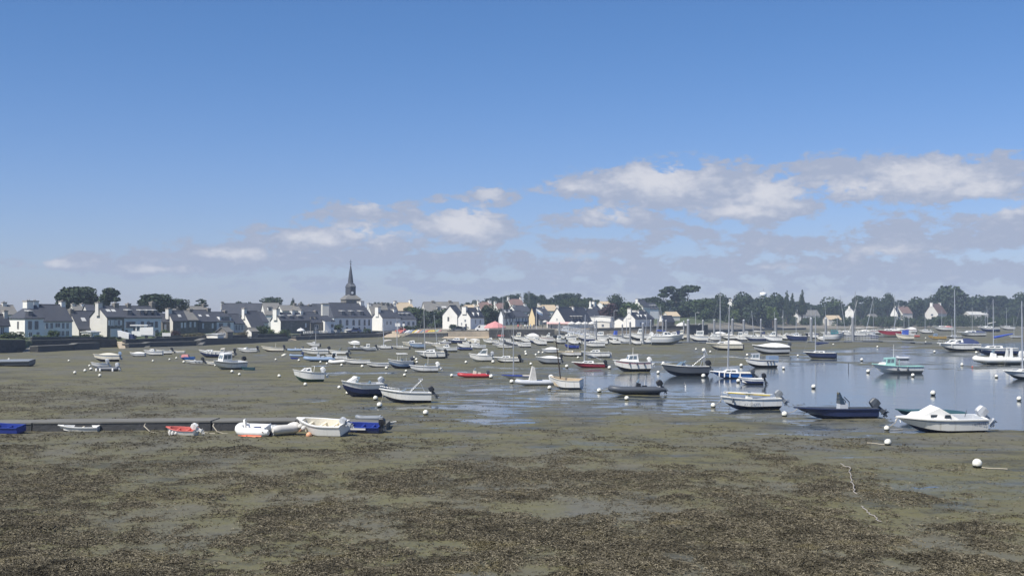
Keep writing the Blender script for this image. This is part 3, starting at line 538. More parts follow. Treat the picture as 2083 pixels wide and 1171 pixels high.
roofs('grey slate roofed hall end block with a dark recessed dormer', 534, 540, 572, 436, 20, 640, 617, roof='slatel', dep=12, dorm=[(.35, 2.4, 1.6, .3, 'slate')])
roofs('dark roofed cottage with white bargeboard above the garden trees', 505, 512, 546, 372, 38, 655, 636, dep=8, chim=[(.2, 1.4, .5, 'render')])
roofs('white walled house showing above the dark stone house dormers', 570, 575, 612, 420, 26, 632, 622, wall='render', roof='slatel', dep=8, chim=[(.85, 1.4, .9, 'stone')])
roofs('slate roofed house between dark stone house and stone chimney stack', 606, 612, 652, 440, 26, 640, 622, dep=9, chim=[(.15, 1.2, .8, 'stone'), (.6, 1.2, .5, 'stone')])
roofs('slate roofed house peeping out right of the church roof', 752, 757, 792, 500, 26, 640, 619, roof='slatel', dep=9, chim=[(.05, 1.8, .5, 'render'), (.8, 1.2, .8, 'stone')])
roofs('slate roofed house with four chimneys behind the blank white gable', 776, 782, 812, 510, 26, 640, 621, dep=9, chim=[(.1, 1.2, .8, 'stone'), (.4, 1.2, .8, 'stone'), (.7, 1.2, .8, 'stone'), (.95, 1.4, .8, 'render')])
roofs('cream roofed manor with tall white gable chimneys above the trees', 806, 812, 845, 520, 30, 634, 616, wall='stone', roof='tan', dep=9, chim=[(.02, 1.5, .8, 'render'), (.97, 1.6, 1.4, 'render')])
roofs('very long brownish grey roofed house behind the dense garden trees', 862, 866, 938, 520, 14, 634, 615, wall='renderb', roof='slatel', dep=12, dorm=[(.38, 2.2, 1.8, .1, 'slate')], sky_=[(.55, .4, 2, 1)], chim=[(.27, 1.8, .7, 'stone'), (.76, 1.8, .8, 'stone')])
roofs('white chimneyed house on the rise left of the wooded knoll', 946, 951, 976, 560, 18, 632, 621, roof='tan', dep=9, chim=[(.75, 1.4, .8, 'render')])
roofs('brown roofed house with tall white chimneys below the wooded knoll', 974, 978, 1004, 570, 18, 629, 615, roof='tile', dep=9, chim=[(.02, 1.4, 1.0, 'render'), (.9, 2.0, 1.0, 'render')])
roofs('brown roofed house with chimneys in the middle of the upper village', 1008, 1014, 1040, 560, 20, 630, 617, roof='tile', dep=9, chim=[(.0, 1.4, 1.0, 'render'), (.9, 1.2, 1.2, 'stone')])
roofs('steep brown roofed villa between two tall white chimneys below the knoll', 1036, 1042, 1068, 575, 20, 625, 609, roof='tile', dep=11, chim=[(.0, 1.2, 1.3, 'render'), (.98, 1.4, 1.2, 'render')])
roofs('grey roofed house just left of the yellow gable', 1046, 1050, 1080, 500, 24, 634, 622, roof='slate', dep=9, chim=[(.1, 2.0, .4, 'render'), (.9, 1.4, .9, 'render')])
roofs('pale brown roofed house behind the flag pole', 1098, 1102, 1135, 540, 20, 632, 621, roof='tan', dep=9, chim=[(.05, 1.4, .9, 'render')])
roofs('dark slate roofed house with white chimney right of the flag pole', 1092, 1097, 1120, 470, 32, 640, 626, dep=9, chim=[(.9, 1.3, .6, 'render')])
# ---- around the quay
house('white house behind the garden palm with arched window', 918, 930, 942, 425, 60, 640, 622, 'render', dep=6, gable=[(.6, .7, .9, 1.7, 'stone'), (.4, .2, 1.0, 1.5, 'arch')])
house('white house with steep gable facing the harbour and dark side roof', 932, 957, 985, 414, 62, 645, 627, 'renderw', 'render', gable=[(.42, .72, .8, .9), (.72, .45, .5, 1.0), (.36, .25, .9, 2.0, 'door'), (.5, .15, .7, .8)], front=row2((.35, .7), .62, 1.0, 1.6), dorm=[(.35, 1.4, 1.6, .1, 'slate'), (.7, 1.4, 1.6, .1, 'slate')], chim=[(.02, 1.6, .7, 'render'), (.9, 1.6, .7, 'render')])
house('white cafe house with balcony windows behind the red parasol', 1015, 1024, 1046, 442, 44, 645, 630, 'renderw', front=row2((.25, .6, .85), .62, .9, 1.8) + row2((.3, .7), .2, 1.6, 1.9, 'shop'), dorm=[(.4, 2.4, 1.6, .1, 'zinc')], sky_=[(.3, .6, .9, 1), (.7, .6, .9, 1)])
house('white house with navy shopfront and long row of upper windows', 1044, 1046, 1077, 446, 44, 645, 633, 'renderw', dep=9, front=row2((.15, .3, .55, .75, .9), .68, .8, 1.5) + row2((.25, .75), .2, 2.2, 1.8, 'shop'), band=(.36, .44, 'navycanvas'))
house('tall narrow house with sunlit ochre yellow gable', 1076, 1088, 1096, 440, 58, 644, 625, 'stone', 'ochrewall', dep=None)
house('grey restaurant house with dark ground floor behind the flag pole', 1092, 1097, 1122, 455, 44, 650, 634, 'renderb', dep=9, front=row2((.2, .5, .8), .66, .8, 1.3) + row2((.5,), .2, 3, 1.8, 'shop'))
house('steep white A-shaped gable house with pinkish trim and small attic window', 1114, 1152, 1206, 430, 60, 657, 626, 'render', 'render', dep=None, gable=[(.5, 1.75, .5, .9), (.58, 1.0, .5, .9), (.42, 1.0, .5, .9)], dorm=[(.30, 1.3, 1.5, .2, 'zinc'), (.42, 1.3, 1.5, .2, 'zinc'), (.54, 1.3, 1.5, .2, 'zinc'), (.66, 1.3, 1.5, .2, 'zinc')], chim=[(.02, .9, .9, 'render'), (.55, 1.6, .5, 'render')], name='house')
house('dark slate roofed house right of the A-shaped gable', 1198, 1203, 1226, 480, 44, 650, 629, 'stone', dep=9, front=row2((.3, .7), .66, .9, 1.2), chim=[(.1, 1.6, .6, 'render')])
house('modern white flat roofed block with big overhanging upper terrace', 1221, 1242, 1248, 452, 56, 645, 643.5, 'renderw', 'render', roof='zinc', gable=[(.5, .25, 2.6, 1.6, 'shop')], dep=9)
house('low white annex with flat roof in front of the modern block', 1218, 1240, 1244, 444, 56, 655, 654, 'renderw', 'renderb', roof='zinc', gable=[(.35, .5, 1.4, 1.2, 'shop'), (.7, .5, 1.4, 1.2, 'shop')], dep=8)
house('white house with chimney gable facing the marina and two dormers', 1268, 1292, 1326, 446, 58, 648, 636, 'renderw', 'render', dorm=[(.3, 1.1, 1.3, .2, 'slate'), (.48, 1.1, 1.3, .2, 'slate'), (.75, 1.1, 1.3, .2, 'slate')], front=row2((.3, .6, .85), .5, 1.0, 1.4), chim=[(.02, 1.4, 1.6, 'render'), (.5, 1.3, .8, 'render')])
house('white lean-to cottage against the chimney gable by the marina', 1261, 1272, 1284, 450, 50, 655, 647, 'renderw', 'render', dep=6)
house('dark slate roofed house with two white edged gables behind the marina', 1298, 1306, 1330, 480, 44, 648, 632, 'stone', 'render', dep=9, chim=[(.1, 3.0, .2, 'render'), (.9, 1.4, .3, 'render')])
house('brown stone gable house with long dark roof by the marina wall', 1338, 1350, 1372, 452, 45, 654, 643, 'stone', 'stone', dep=None, chim=[(.03, 1.2, .4, 'render')])
house('white upper village house with tall paired chimneys among dark trees', 1200, 1213, 1226, 540, 44, 634, 621, 'renderw', 'render', dep=7, chim=[(.02, 1.0, 1.8, 'render'), (.5, 2.0, 1.8, 'render')])
house('white walled house with flat looking brown roof above the village', 1222, 1226, 1242, 575, 18, 619, 614, 'render', roof='tan', dep=7)
house('white gable house standing high among trees left of the pines', 1294, 1308, 1322, 580, 48, 624, 610, 'render', 'render', dep=7, chim=[(.02, 1.3, .6, 'render')])
house('slate roofed house with white dormers high behind the marina', 1312, 1318, 1340, 590, 24, 628, 617, 'renderw', dep=8, dorm=[(.25, 1.2, 1.2, .2, 'zinc'), (.55, 1.2, 1.2, .2, 'zinc'), (.8, 1.2, 1.2, .2, 'zinc')])
house('beige roofed bungalow half hidden in shrubs right of the marina mast', 1356, 1360, 1383, 560, 16, 643, 635, 'renderb', roof='tan', dep=8)
house('pale gabled cottage below the big pines', 1368, 1375, 1390, 640, 26, 630, 621, 'renderb', 'renderb', roof='slatel', dep=7, chim=[(.02, 1.2, .8, 'render')])
# ---- far right shore
house('white house perched high among trees right of the tall pines', 1478, 1492, 1499, 720, 54, 618, 611, 'render', 'render', dep=None, gable=[(.5, .7, 1.0, 1.5)], chim=[(.3, 2, .8, 'render')])
house('long low grey roofed villa with white gable on the far shore', 1616, 1624, 1668, 780, 14, 642, 631, 'render', roof='slatel', dep=9, front=row2((.15, .4), .6, 1.2, 1.4), dorm=[(.3, 2.4, 1.6, .1, 'slatel')], chim=[(.0, 1.4, .7, 'render')])
house('low brown roofed shed on the shore behind the pontoon masts', 1682, 1686, 1712, 740, 12, 650, 642, 'renderb', roof='tan', dep=8)
house('white gable house among trees behind the tallest pontoon masts', 1719, 1736, 1738, 790, 60, 632, 624, 'render', 'render', dep=None, chim=[(.02, 1.2, .6, 'render')])
house('small grey cottage in front of the wood on the far shore', 1770, 1777, 1790, 800, 34, 647, 639, 'renderb', 'renderb', roof='slatel', dep=8)
house('white house with narrow bright gable and dark roof on the far shore', 1811, 1826, 1832, 800, 60, 639, 624, 'render', 'render', dep=None, chim=[(.3, 1.2, .5, 'render')], gable=[(.3, .4, 1, 1.4)])
house('brown house with two small dormers right of the narrow bright gable', 1830, 1836, 1856, 830, 24, 637, 624, 'renderb', roof='tile', dep=9, chim=[(.1, 1.3, .8, 'stone'), (.6, 1.3, .8, 'stone')])
house('villa with brown roof, cream half gable and two white chimneys above a lawn', 1881, 1908, 1926, 830, 50, 637, 618, 'renderb', 'renderb', roof='tile', dep=None, gable=[(.45, .85, 2.2, 1.6, 'shop'), (.6, .4, 3, 1.4, 'shop')], chim=[(.02, 1.8, .9, 'render'), (.95, 1.8, .9, 'render')])
house('pale long glasshouse-like villa near the right edge of the far shore', 1965, 1972, 2010, 870, 12, 640, 634, 'renderb', roof='zinc', dep=8, front=row2((.2, .5, .8), .6, 2.4, 1.4, 'shop'))
house('white bungalow just visible in trees left of the grey roofed villa', 1568, 1574, 1592, 790, 14, 640, 633, 'render', roof='slatel', dep=8)

# ---- small sheds
house('little stone boathouse with pale slate roof standing on the sea wall', 440, 463, 471, 292, 62, 675, 666, 'stone', 'stone', roof='slatel', dep=None, gable=[(.55, .5, .9, 1.1), (.25, .5, .9, 1.1)], cat='shed', name='shed', base=1.9)
house('low cream wall shed beside the little stone boathouse', 420, 443, 446, 288, 60, 681, 680.5, 'render', 'render', roof='zinc', dep=None, cat='shed', name='shed', base=1.8)
house('small tilted pale roof shed below the narrow white gable', 498, 512, 518, 312, 50, 674, 668, 'stone', 'render', roof='slatel', dep=None, cat='shed', name='shed', base=1.9)
house('white garden outbuilding with an open arch by the swept roof cottage', 166, 186, 192, 262, 52, 676, 675, 'renderw', 'render', roof='zinc', dep=None, cat='shed', name='shed')
house('flat pink concrete wall hut at the right end of the town hall garden', 697, 705, 715, 392, 20, 672, 671.4, 'renderb', roof='zinc', dep=3, cat='shed', name='shed')

# ---- church
def church():
    D = 470.0; x0 = xat(713, D); z0 = 5.0; t_ = thing('church', 'grey stone church tower with dark slate spire, clock and belfry behind the town hall', 'church', (x0, D, z0), R(28))
    px = D / F
    def zz(y): return zat(y, D) - z0
    hw = 15.5 * px
    MB().box(-hw, hw, -hw, hw, -3, zz(609)).build('tower', ['stone'], t_)
    MB().box(-hw - .3, hw + .3, -hw - .3, hw + .3, zz(609), zz(608)).build('cornice', ['stonetrim'], t_)
    b = hw * .5; MB().hexa([(-hw - .3, -hw - .3, zz(608)), (hw + .3, -hw - .3, zz(608)), (hw + .3, hw + .3, zz(608)), (-hw - .3, hw + .3, zz(608))], [(-b, -b, zz(599)), (b, -b, zz(599)), (b, b, zz(599)), (-b, b, zz(599))]).build('skirt_roof', ['slatel'], t_)
    def ring(r, z, n=8): return [(r * math.cos(math.pi / 8 + 2 * math.pi * k / n), r * math.sin(math.pi / 8 + 2 * math.pi * k / n), z) for k in range(n)]
    r0 = 10.4 * px
    lan = MB().loft([ring(r0, zz(603)), ring(r0, zz(584))], True, 0, True, False).build('belfry', ['slate'], t_)
    for k, sgn in ((0, -1), (1, 1)):                      # clock faces on two sides
        c = MB(); rr = 2.6 * px; pts = [(rr * math.cos(2 * math.pi * i / 16), 0, rr * math.sin(2 * math.pi * i / 16)) for i in range(16)]
        c.add([(p[0], -.06, p[2]) for p in pts] + pts, [tuple(range(16))[::-1]] + [(i, (i + 1) % 16, 16 + (i + 1) % 16, 16 + i) for i in range(16)])
        o = c.build('clock_face', ['renderw'], lan); an = -math.pi / 2 + (0 if k == 0 else math.pi / 2)
        o.location = (math.cos(an) * r0 * .935, math.sin(an) * r0 * .935, zz(595.5)); o.rotation_euler = (0, 0, an + math.pi / 2)
    lv = MB(); an = -math.pi * .5
    for q in range(3): lv.box(-1.0, 1.0, -.12, .0, zz(582.5) + q * .25, zz(582.5) + q * .25 + .14)
    o = lv.build('louvre', ['zinc'], lan); o.location = (0, -r0 * .93, 0)
    MB().loft([ring(r0 * 1.08, zz(584.2)), ring(r0 * 1.0, zz(582.5)), ring(r0 * .92, zz(580)), ring(r0 * .72, zz(577)), ring(r0 * .48, zz(575))], True, 0, True, False).build('dome', ['slate'], t_)
    MB().loft([ring(r0 * .54, zz(575.2)), ring(r0 * .40, zz(562)), ring(r0 * .22, zz(549)), ring(.04, zz(537))], True, 0, True, False).build('spire', ['slate'], t_)
    cr = MB(); cr.tube([(0, 0, zz(538)), (0, 0, zz(528))], .09, 6); cr.box(-.6, .6, -.07, .07, zz(532.6), zz(531.9)); cr.ball((0, 0, zz(536.5)), .28); cr.build('cross', ['dgrey'], t_)
    o2 = MB(); o2.box(-1.3, -.5, -hw - .05, -hw + .05, zz(614), zz(611.5)); o2.box(.5, 1.3, -hw - .05, -hw + .05, zz(614), zz(611.5)); o2.build('belfry_opening', ['pane'], t_)
church()
n_ = house('long slate nave roof of the church behind the town hall', 640, 645, 700, 480, 28, 634, 619, 'stone', dep=12, cat='church nave', name='church_nave')
# ---- water tower far right of the pines
D = 900; wt = thing('water_tower', 'pale round water tower rising above the wooded skyline', 'water tower', (xat(1553, D), D, 6)); zt = zat(594, D) - 6
MB().loft([[(r_ * math.cos(2 * math.pi * k / 14), r_ * math.sin(2 * math.pi * k / 14), z_) for k in range(14)] for r_, z_ in ((1.6, 0), (1.6, zt - 3.4), (2.5, zt - 2.6), (2.5, zt - .4), (.3, zt))], True, 0, True).build('tank', ['renderw'], wt)
MB().tube([(0, 0, zt - .1), (0, 0, zt + 2.6)], .12, 5).build('antenna', ['steel'], wt)
D = 700; tw = thing('signal_mast', 'tiny lattice signal mast on top of the wooded knoll', 'mast', (xat(1076, D), D, 14)); z9 = zat(592, D) - 14
mb = MB(); mb.tube([(-.5, 0, 0), (-.2, 0, z9)], .1, 4); mb.tube([(.5, 0, 0), (.2, 0, z9)], .1, 4); mb.box(-.7, .7, -.5, .5, z9 - .9, z9); mb.build('frame', ['steel'], tw)

# ------------------------------------------------------------------ sea walls, quay, beach ramps
def wall_line(name, label, pts, matl, thick=.8, cat='sea wall', coping='concrete', foot=-.4):
    """pts: (px, row of foot or None, depth, row of the top)"""
    P = [Vector((xat(p[0], p[1]), p[1], zat(p[2], p[1]))) for p in pts]
    root = thing(name, label, cat, (P[0].x, P[0].y, 0)); o = P[0].copy(); o.z = 0
    for i in range(len(P) - 1):
        a, b = P[i] - o, P[i + 1] - o; d = Vector((b.x - a.x, b.y - a.y, 0)).normalized(); n = Vector((-d.y, d.x, 0)) * thick
        if n.y < 0: n = -n
        mb = MB(); mb.hexa([(a.x, a.y, foot), (b.x, b.y, foot), (b.x + n.x, b.y + n.y, foot), (a.x + n.x, a.y + n.y, foot)], [(a.x, a.y + .12, a.z), (b.x, b.y + .12, b.z), (b.x + n.x, b.y + n.y, b.z), (a.x + n.x, a.y + n.y, a.z)])
        mb.build('wall_section', [matl], root)
        mb = MB(); mb.hexa([(a.x, a.y - .02, a.z + .003), (b.x, b.y - .02, b.z + .003), (b.x + n.x, b.y + n.y + .1, b.z + .003), (a.x + n.x, a.y + n.y + .1, a.z + .003)], [(a.x, a.y - .02, a.z + .16), (b.x, b.y - .02, b.z + .16), (b.x + n.x, b.y + n.y + .1, b.z + .16), (a.x + n.x, a.y + n.y + .1, a.z + .16)])
        mb.build('coping', [coping], root)
    return root
wall_line('sea_wall', 'tall dark stone sea wall at the left edge, stained by the tide', [(-700, 150, 668), (-200, 195, 683), (0, 215, 692), (52, 222, 692)], 'quay', 1.2)
wall_line('sea_wall', 'dark stone sea wall below the first white houses, up to the slipway gap', [(64, 232, 693), (120, 240, 692), (190, 250, 690), (238, 256, 691)], 'quay')
wall_line('sea_wall', 'low dark outer wall stepping along the foot of the first houses', [(78, 221, 705), (150, 233, 702), (160, 234, 699), (203, 241, 698)], 'wetstone', 1.6)
wall_line('sea_wall', 'dark stone sea wall between slipway gap and stone boathouse', [(256, 258, 691), (300, 266, 690), (360, 277, 687), (412, 287, 685)], 'quay')
wall_line('sea_wall', 'low dark outer wall below the white sign trailer', [(262, 252, 700), (298, 258, 699), (306, 259, 697), (400, 273, 695)], 'wetstone', 1.6)
wall_line('sea_wall', 'dark stone garden wall running right from the stone boathouse', [(412, 288, 684), (470, 303, 683), (530, 322, 680), (584, 338, 680)], 'quay')
wall_line('sea_wall', 'low dark outer wall ending at the pale slipway near the blank white gable', [(408, 276, 693), (420, 279, 689), (520, 305, 688.5), (586, 330, 687)], 'wetstone', 1.6)
wall_line('sea_wall', 'straight dark lower wall below the town hall garden', [(602, 342, 685), (700, 372, 681), (770, 398, 679), (797, 412, 675)], 'wetstone', 1.4)
wall_line('sea_wall', 'upper dark garden wall in front of the town hall', [(612, 352, 680), (700, 384, 677), (797, 424, 673.5)], 'quay', .6)
wall_line('sea_wall', 'dark ramp wall below the rack of coloured kayaks', [(812, 398, 688), (835, 396, 679), (909, 392, 677.5)], 'wetstone', 1.0)
wall_line('sea_wall', 'pale tan stone quay wall between kayak rack and red parasol pier', [(909, 396, 673), (960, 392, 673), (996, 384, 673)], 'tanquay', 1.0)
wall_line('sea_wall', 'tan stone revetment wall behind the marina boats', [(1128, 412, 673), (1240, 420, 670), (1320, 424, 669), (1402, 430, 668)], 'tanquay', 1.0)
wall_line('garden_wall', 'dark garden wall on top of the quay right of the modern block', [(1200, 432, 668), (1260, 436, 667), (1330, 440, 664), (1402, 446, 661), (1440, 452, 661)], 'quay', .5, 'wall')
wall_line('sea_wall', 'dark rocky foreshore wall along the far right beach', [(1405, 470, 672), (1470, 520, 671), (1560, 620, 669), (1640, 650, 667)], 'wetstone', 2.0)
wall_line('sea_wall', 'low far shore wall below the trees toward the right edge', [(1830, 790, 661), (1960, 820, 659), (2150, 900, 658)], 'wetstone', 2.0)
wall_line('garden_wall', 'dark stone garden wall under the hedges of the first white houses', [(66, 238, 686), (120, 247, 686), (190, 257, 686), (236, 263, 686.5)], 'quay', .4, 'wall')
wall_line('garden_wall', 'dark stone garden wall behind the lettered sign trailer up to the stone boathouse', [(318, 276, 685), (360, 285, 683.5), (430, 298, 681)], 'quay', .4, 'wall')
# pier block with the red parasol
D = 376.0
pr = thing('pier', 'dark stone pier block carrying the red parasol and cafe terrace', 'pier', (xat(995, D), D, 0)); zp = zat(671, D); x1 = xat(1128, D) - xat(995, D)
MB().box(0, x1, 0, 22, -.5, zp).build('block', ['quay'], pr); MB().box(-.1, x1 + .1, -.1, 22, zp + .003, zp + .25).build('coping', ['concrete'], pr)
MB().tube([(4.2, -.2, 0), (4.2, -.2, zp)], .09, 5).build('ladder', ['steel'], pr); MB().box(2.6, 4.6, -.08, -.01, zp - 1.9, zp - 1.4).build('sign_board', ['coral'], pr)
# slipways
def ramp(label, q, matl='concrete'):
    P = [Vector((xat(a, d), d, zat(y, d))) for a, y, d in q]; o = P[0].copy()
    r_ = thing('slipway', label, 'slipway', (o.x, o.y, o.z)); b = [(p - o) for p in P]
    MB().hexa([(p.x, p.y, p.z - .6) for p in b], [tuple(p) for p in b]).build('surface', [matl], r_)
ramp('small pale slipway through the gap beside the white sign trailer', [(244, 709, 245), (256, 709, 247), (253, 693, 262), (238, 693, 260)], 'tan')
ramp('sunlit slipway between dark walls below the blank white gable', [(586, 694, 333), (603, 694, 336), (603, 679, 362), (588, 679, 358)], 'tan')
ramp('broad pale slipway rising left of the kayak rack', [(775, 687, 392), (808, 687, 392), (830, 673, 424), (799, 673, 420)], 'tan')
ramp('sandy ramp beach at the foot of the tan quay wall', [(890, 692, 360), (996, 691, 366), (996, 685, 386), (905, 684, 392)], 'tan')
for (q, lb) in (([(45, 717, 219), (72, 717, 222), (84, 704, 228), (58, 705, 226)], 'rough concrete steps at the end of the tall left wall'), ([(293, 706, 256), (303, 706, 257), (312, 698, 262), (305, 697, 261)], 'narrow pale stair beside the low wall under the sign trailer'), ([(402, 701, 272), (412, 701, 273), (420, 692, 280), (414, 691, 279)], 'narrow pale stair below the little stone boathouse')): ramp(lb, q)
# long low concrete wall in the near flat
lw = thing('low_wall', 'long low concrete wall across the mud with small dinghies moored along it', 'wall', (gnd(0, 884).x, gnd(0, 884).y, 0))
o = gnd(0, 884)
segs = [(-260, 63), (64.5, 428), (430, 600), (601.5, 786)]
for i, (a, b_) in enumerate(segs):
    def fy(p): return 884 - .010 * p
    A, B = gnd(a, fy(a)) - o, gnd(b_, fy(b_)) - o; hA = .56 + .03 * (i % 2); tw_ = 2.3
    hB = hA if i < 3 else .32
    mb = MB(); mb.hexa([(A.x, A.y, -.2), (B.x, B.y, -.2), (B.x, B.y + tw_, -.2), (A.x, A.y + tw_, -.2)], [(A.x + .02, A.y + .1, hA), (B.x - .02, B.y + .1, hB), (B.x - .02, B.y + tw_, hB), (A.x + .02, A.y + tw_, hA)])
    mb.build('face_block', ['wetstone'], lw)
    mb = MB(); mb.hexa([(A.x + .02, A.y + .06, hA + .003), (B.x - .02, B.y + .06, hB + .003), (B.x - .02, B.y + tw_ + .05, hB + .003), (A.x + .02, A.y + tw_ + .05, hA + .003)], [(A.x + .02, A.y + .06, hA + .09), (B.x - .02, B.y + .06, hB + .09), (B.x - .02, B.y + tw_ + .05, hB + .09), (A.x + .02, A.y + tw_ + .05, hA + .09)])
    mb.build('top_slab', ['concrete'], lw)
# ------------------------------------------------------------------ trees
_crown = {}
def crown_mesh(kind, leaf, var, nleaf):
    key = (kind, leaf, var, nleaf)
    if key in _crown: return _crown[key]
    rg = np.random.default_rng(sum(ord(c) for c in kind + leaf) * 13 + var * 101 + nleaf)
    if kind == 'round': lobes = [(rg.uniform(-.5, .5), rg.uniform(-.5, .5), rg.uniform(-.45, .55), rg.uniform(.38, .6)) for _ in range(11)] + [(0, 0, 0, .7)]
    elif kind == 'pine': lobes = [(rg.uniform(-.7, .7), rg.uniform(-.6, .6), rg.choice([-.5, -.1, .25, .6, .8]), rg.uniform(.2, .42)) for _ in range(15)]
    elif kind == 'wide': lobes = [(rg.uniform(-.65, .65), rg.uniform(-.5, .5), rg.uniform(-.3, .45) , rg.uniform(.32, .5)) for _ in range(15)] + [(0, 0, .1, .6)]
    elif kind == 'dome': lobes = [(0, 0, -.1, 1.0)] * 3 + [(rg.uniform(-.6, .6), rg.uniform(-.6, .6), rg.uniform(.0, .5), rg.uniform(.3, .45)) for _ in range(9)]
    elif kind == 'lean': lobes = [(-.45 + .1 * i, rg.uniform(-.3, .3), -.75 + .19 * i, .42) for i in range(7)] + [(.15, 0, .7, .38), (.5, .1, .55, .33), (.62, 0, .0, .26), (.3, 0, .75, .3), (.45, 0, -.05, .2)]
    elif kind == 'cone': lobes = [(rg.uniform(-.08, .08), rg.uniform(-.08, .08), -1 + 2 * i / 9.0, .62 * (1 - i / 10.0) + .06) for i in range(10)]
    else: lobes = [(rg.uniform(-.6, .6), rg.uniform(-.5, .5), rg.uniform(-.6, .3), rg.uniform(.35, .55)) for _ in range(8)]
    lobes = np.array(lobes); wts = lobes[:, 3] ** 2; ch = rg.choice(len(lobes), nleaf, p=wts / wts.sum())
    d = rg.normal(size=(nleaf, 3)); d /= np.linalg.norm(d, axis=1)[:, None]
    rad = lobes[ch, 3] * rg.uniform(.62, 1.06, nleaf) ; vsq = np.array([1, 1, {'pine': .45, 'cone': .5}.get(kind, .8)])
    c = lobes[ch, :3] + d * rad[:, None] * vsq
    mn, mx = np.quantile(c, .01, axis=0), np.quantile(c, .99, axis=0); c = (c - (mn + mx) / 2) / ((mx - mn) / 2) * .95
    nrm = d * .8 + rg.normal(size=(nleaf, 3)) * .55; nrm /= np.linalg.norm(nrm, axis=1)[:, None]
    tt = np.cross(nrm, rg.normal(size=(nleaf, 3))); tt /= np.linalg.norm(tt, axis=1)[:, None]; bb = np.cross(nrm, tt)
    sz = rg.uniform(.08, .17, nleaf)[:, None] * (1.25 if nleaf < 900 else .9)
    V = np.stack([c + tt * sz, c + bb * sz * .7 + nrm * sz * .25, c - tt * sz, c - bb * sz * .7], 1).reshape(-1, 3)
    f = np.arange(nleaf * 4).reshape(-1, 4)
    me = np_mesh('crown', V, f, {'rnd': ('FACE', rg.random(nleaf))}, smooth=False); me.materials.append(M[leaf]); _crown[key] = me; return me
_tr = {}
def trunk_mesh(v):
    if v in _tr: return _tr[v]
    rg = random.Random(v + 5); mb = MB(); a = [rg.uniform(-.1, .1) for _ in range(6)]
    mb.tube([(0, 0, 0), (a[0], a[1], .5), (a[2], a[3], 1.0)], [.09, .06, .03], 6)
    for k in range(4):
        an = k * 1.7 + rg.random(); mb.tube([(a[0], a[1], .45 + .08 * k), (a[0] + .3 * math.cos(an), a[1] + .3 * math.sin(an), .8 + .08 * k)], [.035, .012], 5)
    o = mb.build('trunk', ['bark']); me = o.data; bpy.data.objects.remove(o); _tr[v] = me; return me
tcount = 0
def tree(label, px, yt, yb, wpx, D, kind='round', leaf='leafdark', group=None, name='tree', n=1300, rz=None, bush=False):
    """crown spans rows yt..yb and wpx columns at depth D"""
    global tcount; tcount += 1
    z0 = float(landz(px, D)); zt = zat(yt, D); zb = max(zat(yb, D), z0 - .3 if bush else z0 + .4); hw = wpx / 2 * D / F; X = xat(px, D)
    r_ = thing(name, label, {'hedge': 'hedge', 'shrub': 'shrub', 'bush': 'bush'}.get(name, 'tree'), (X, D, z0 - .1), 0, group)
    cz, hh = (zt + zb) / 2 - z0 + .1, max(.4, (zt - zb) / 2)
    c = obj('crown', crown_mesh(kind, leaf, tcount % 3, n), r_); c.location = (0, 0, cz); c.scale = (hw / .98, max(hw * .8, 1.0), hh / .98); c.rotation_euler = (0, 0, (0 if kind == 'lean' else (tcount * 1.3 % .8 - .4)) if rz is None else rz)
    t_ = obj('trunk', trunk_mesh(tcount % 3), r_); s = max(cz, .5); t_.scale = (s * .55 if not bush else s * .3, s * .55 if not bush else s * .3, s)
    return r_
T = tree
T('huge domed dark cypress rising behind the long white house', 156, 585, 632, 74, 352, 'dome', 'leafdark', n=4200)
T('leaning dark pine with bare trunk right of the huge domed cypress', 216, 587, 632, 50, 350, 'lean', 'leafdark', n=2600)
T('broad dark tree with flat bushy top behind the terrace with three dormers', 318, 599, 634, 66, 380, 'dome', 'leafdark', n=3600)
T('smaller spreading dark tree right of the broad bushy one', 366, 608, 632, 36, 384, 'round', 'leafdark')
T('spiky dark tree behind the pale roofs of the stone terrace', 409, 608, 628, 30, 430, 'pine', 'leafdark')
T('low rounded treetop poking over the long grey hall roof, left one', 487, 614, 630, 22, 540, 'round', 'leafdark', n=700)
T('low rounded treetop poking over the long grey hall roof, right one', 503, 615, 630, 18, 545, 'round', 'leafdark', n=700)
T('bushy rounded tree above the right end of the long grey hall roof', 552, 605, 630, 44, 520, 'round', 'leafmid', n=1600)
T('small pointed fir tree behind the pale dormers of the dark stone house', 596, 608, 628, 12, 520, 'cone', 'leafdark', n=700)
T('tiny dark treetop beside the chimney left of the church', 612, 614, 628, 12, 520, 'round', 'leafdark', n=500)
T('dark treetops behind the white gable right of the church', 778, 615, 630, 30, 620, 'wide', 'leafdark', n=800)
T('round dark tree on the skyline left of the wooded knoll', 966, 611, 626, 16, 640, 'round', 'leafdark', n=700)
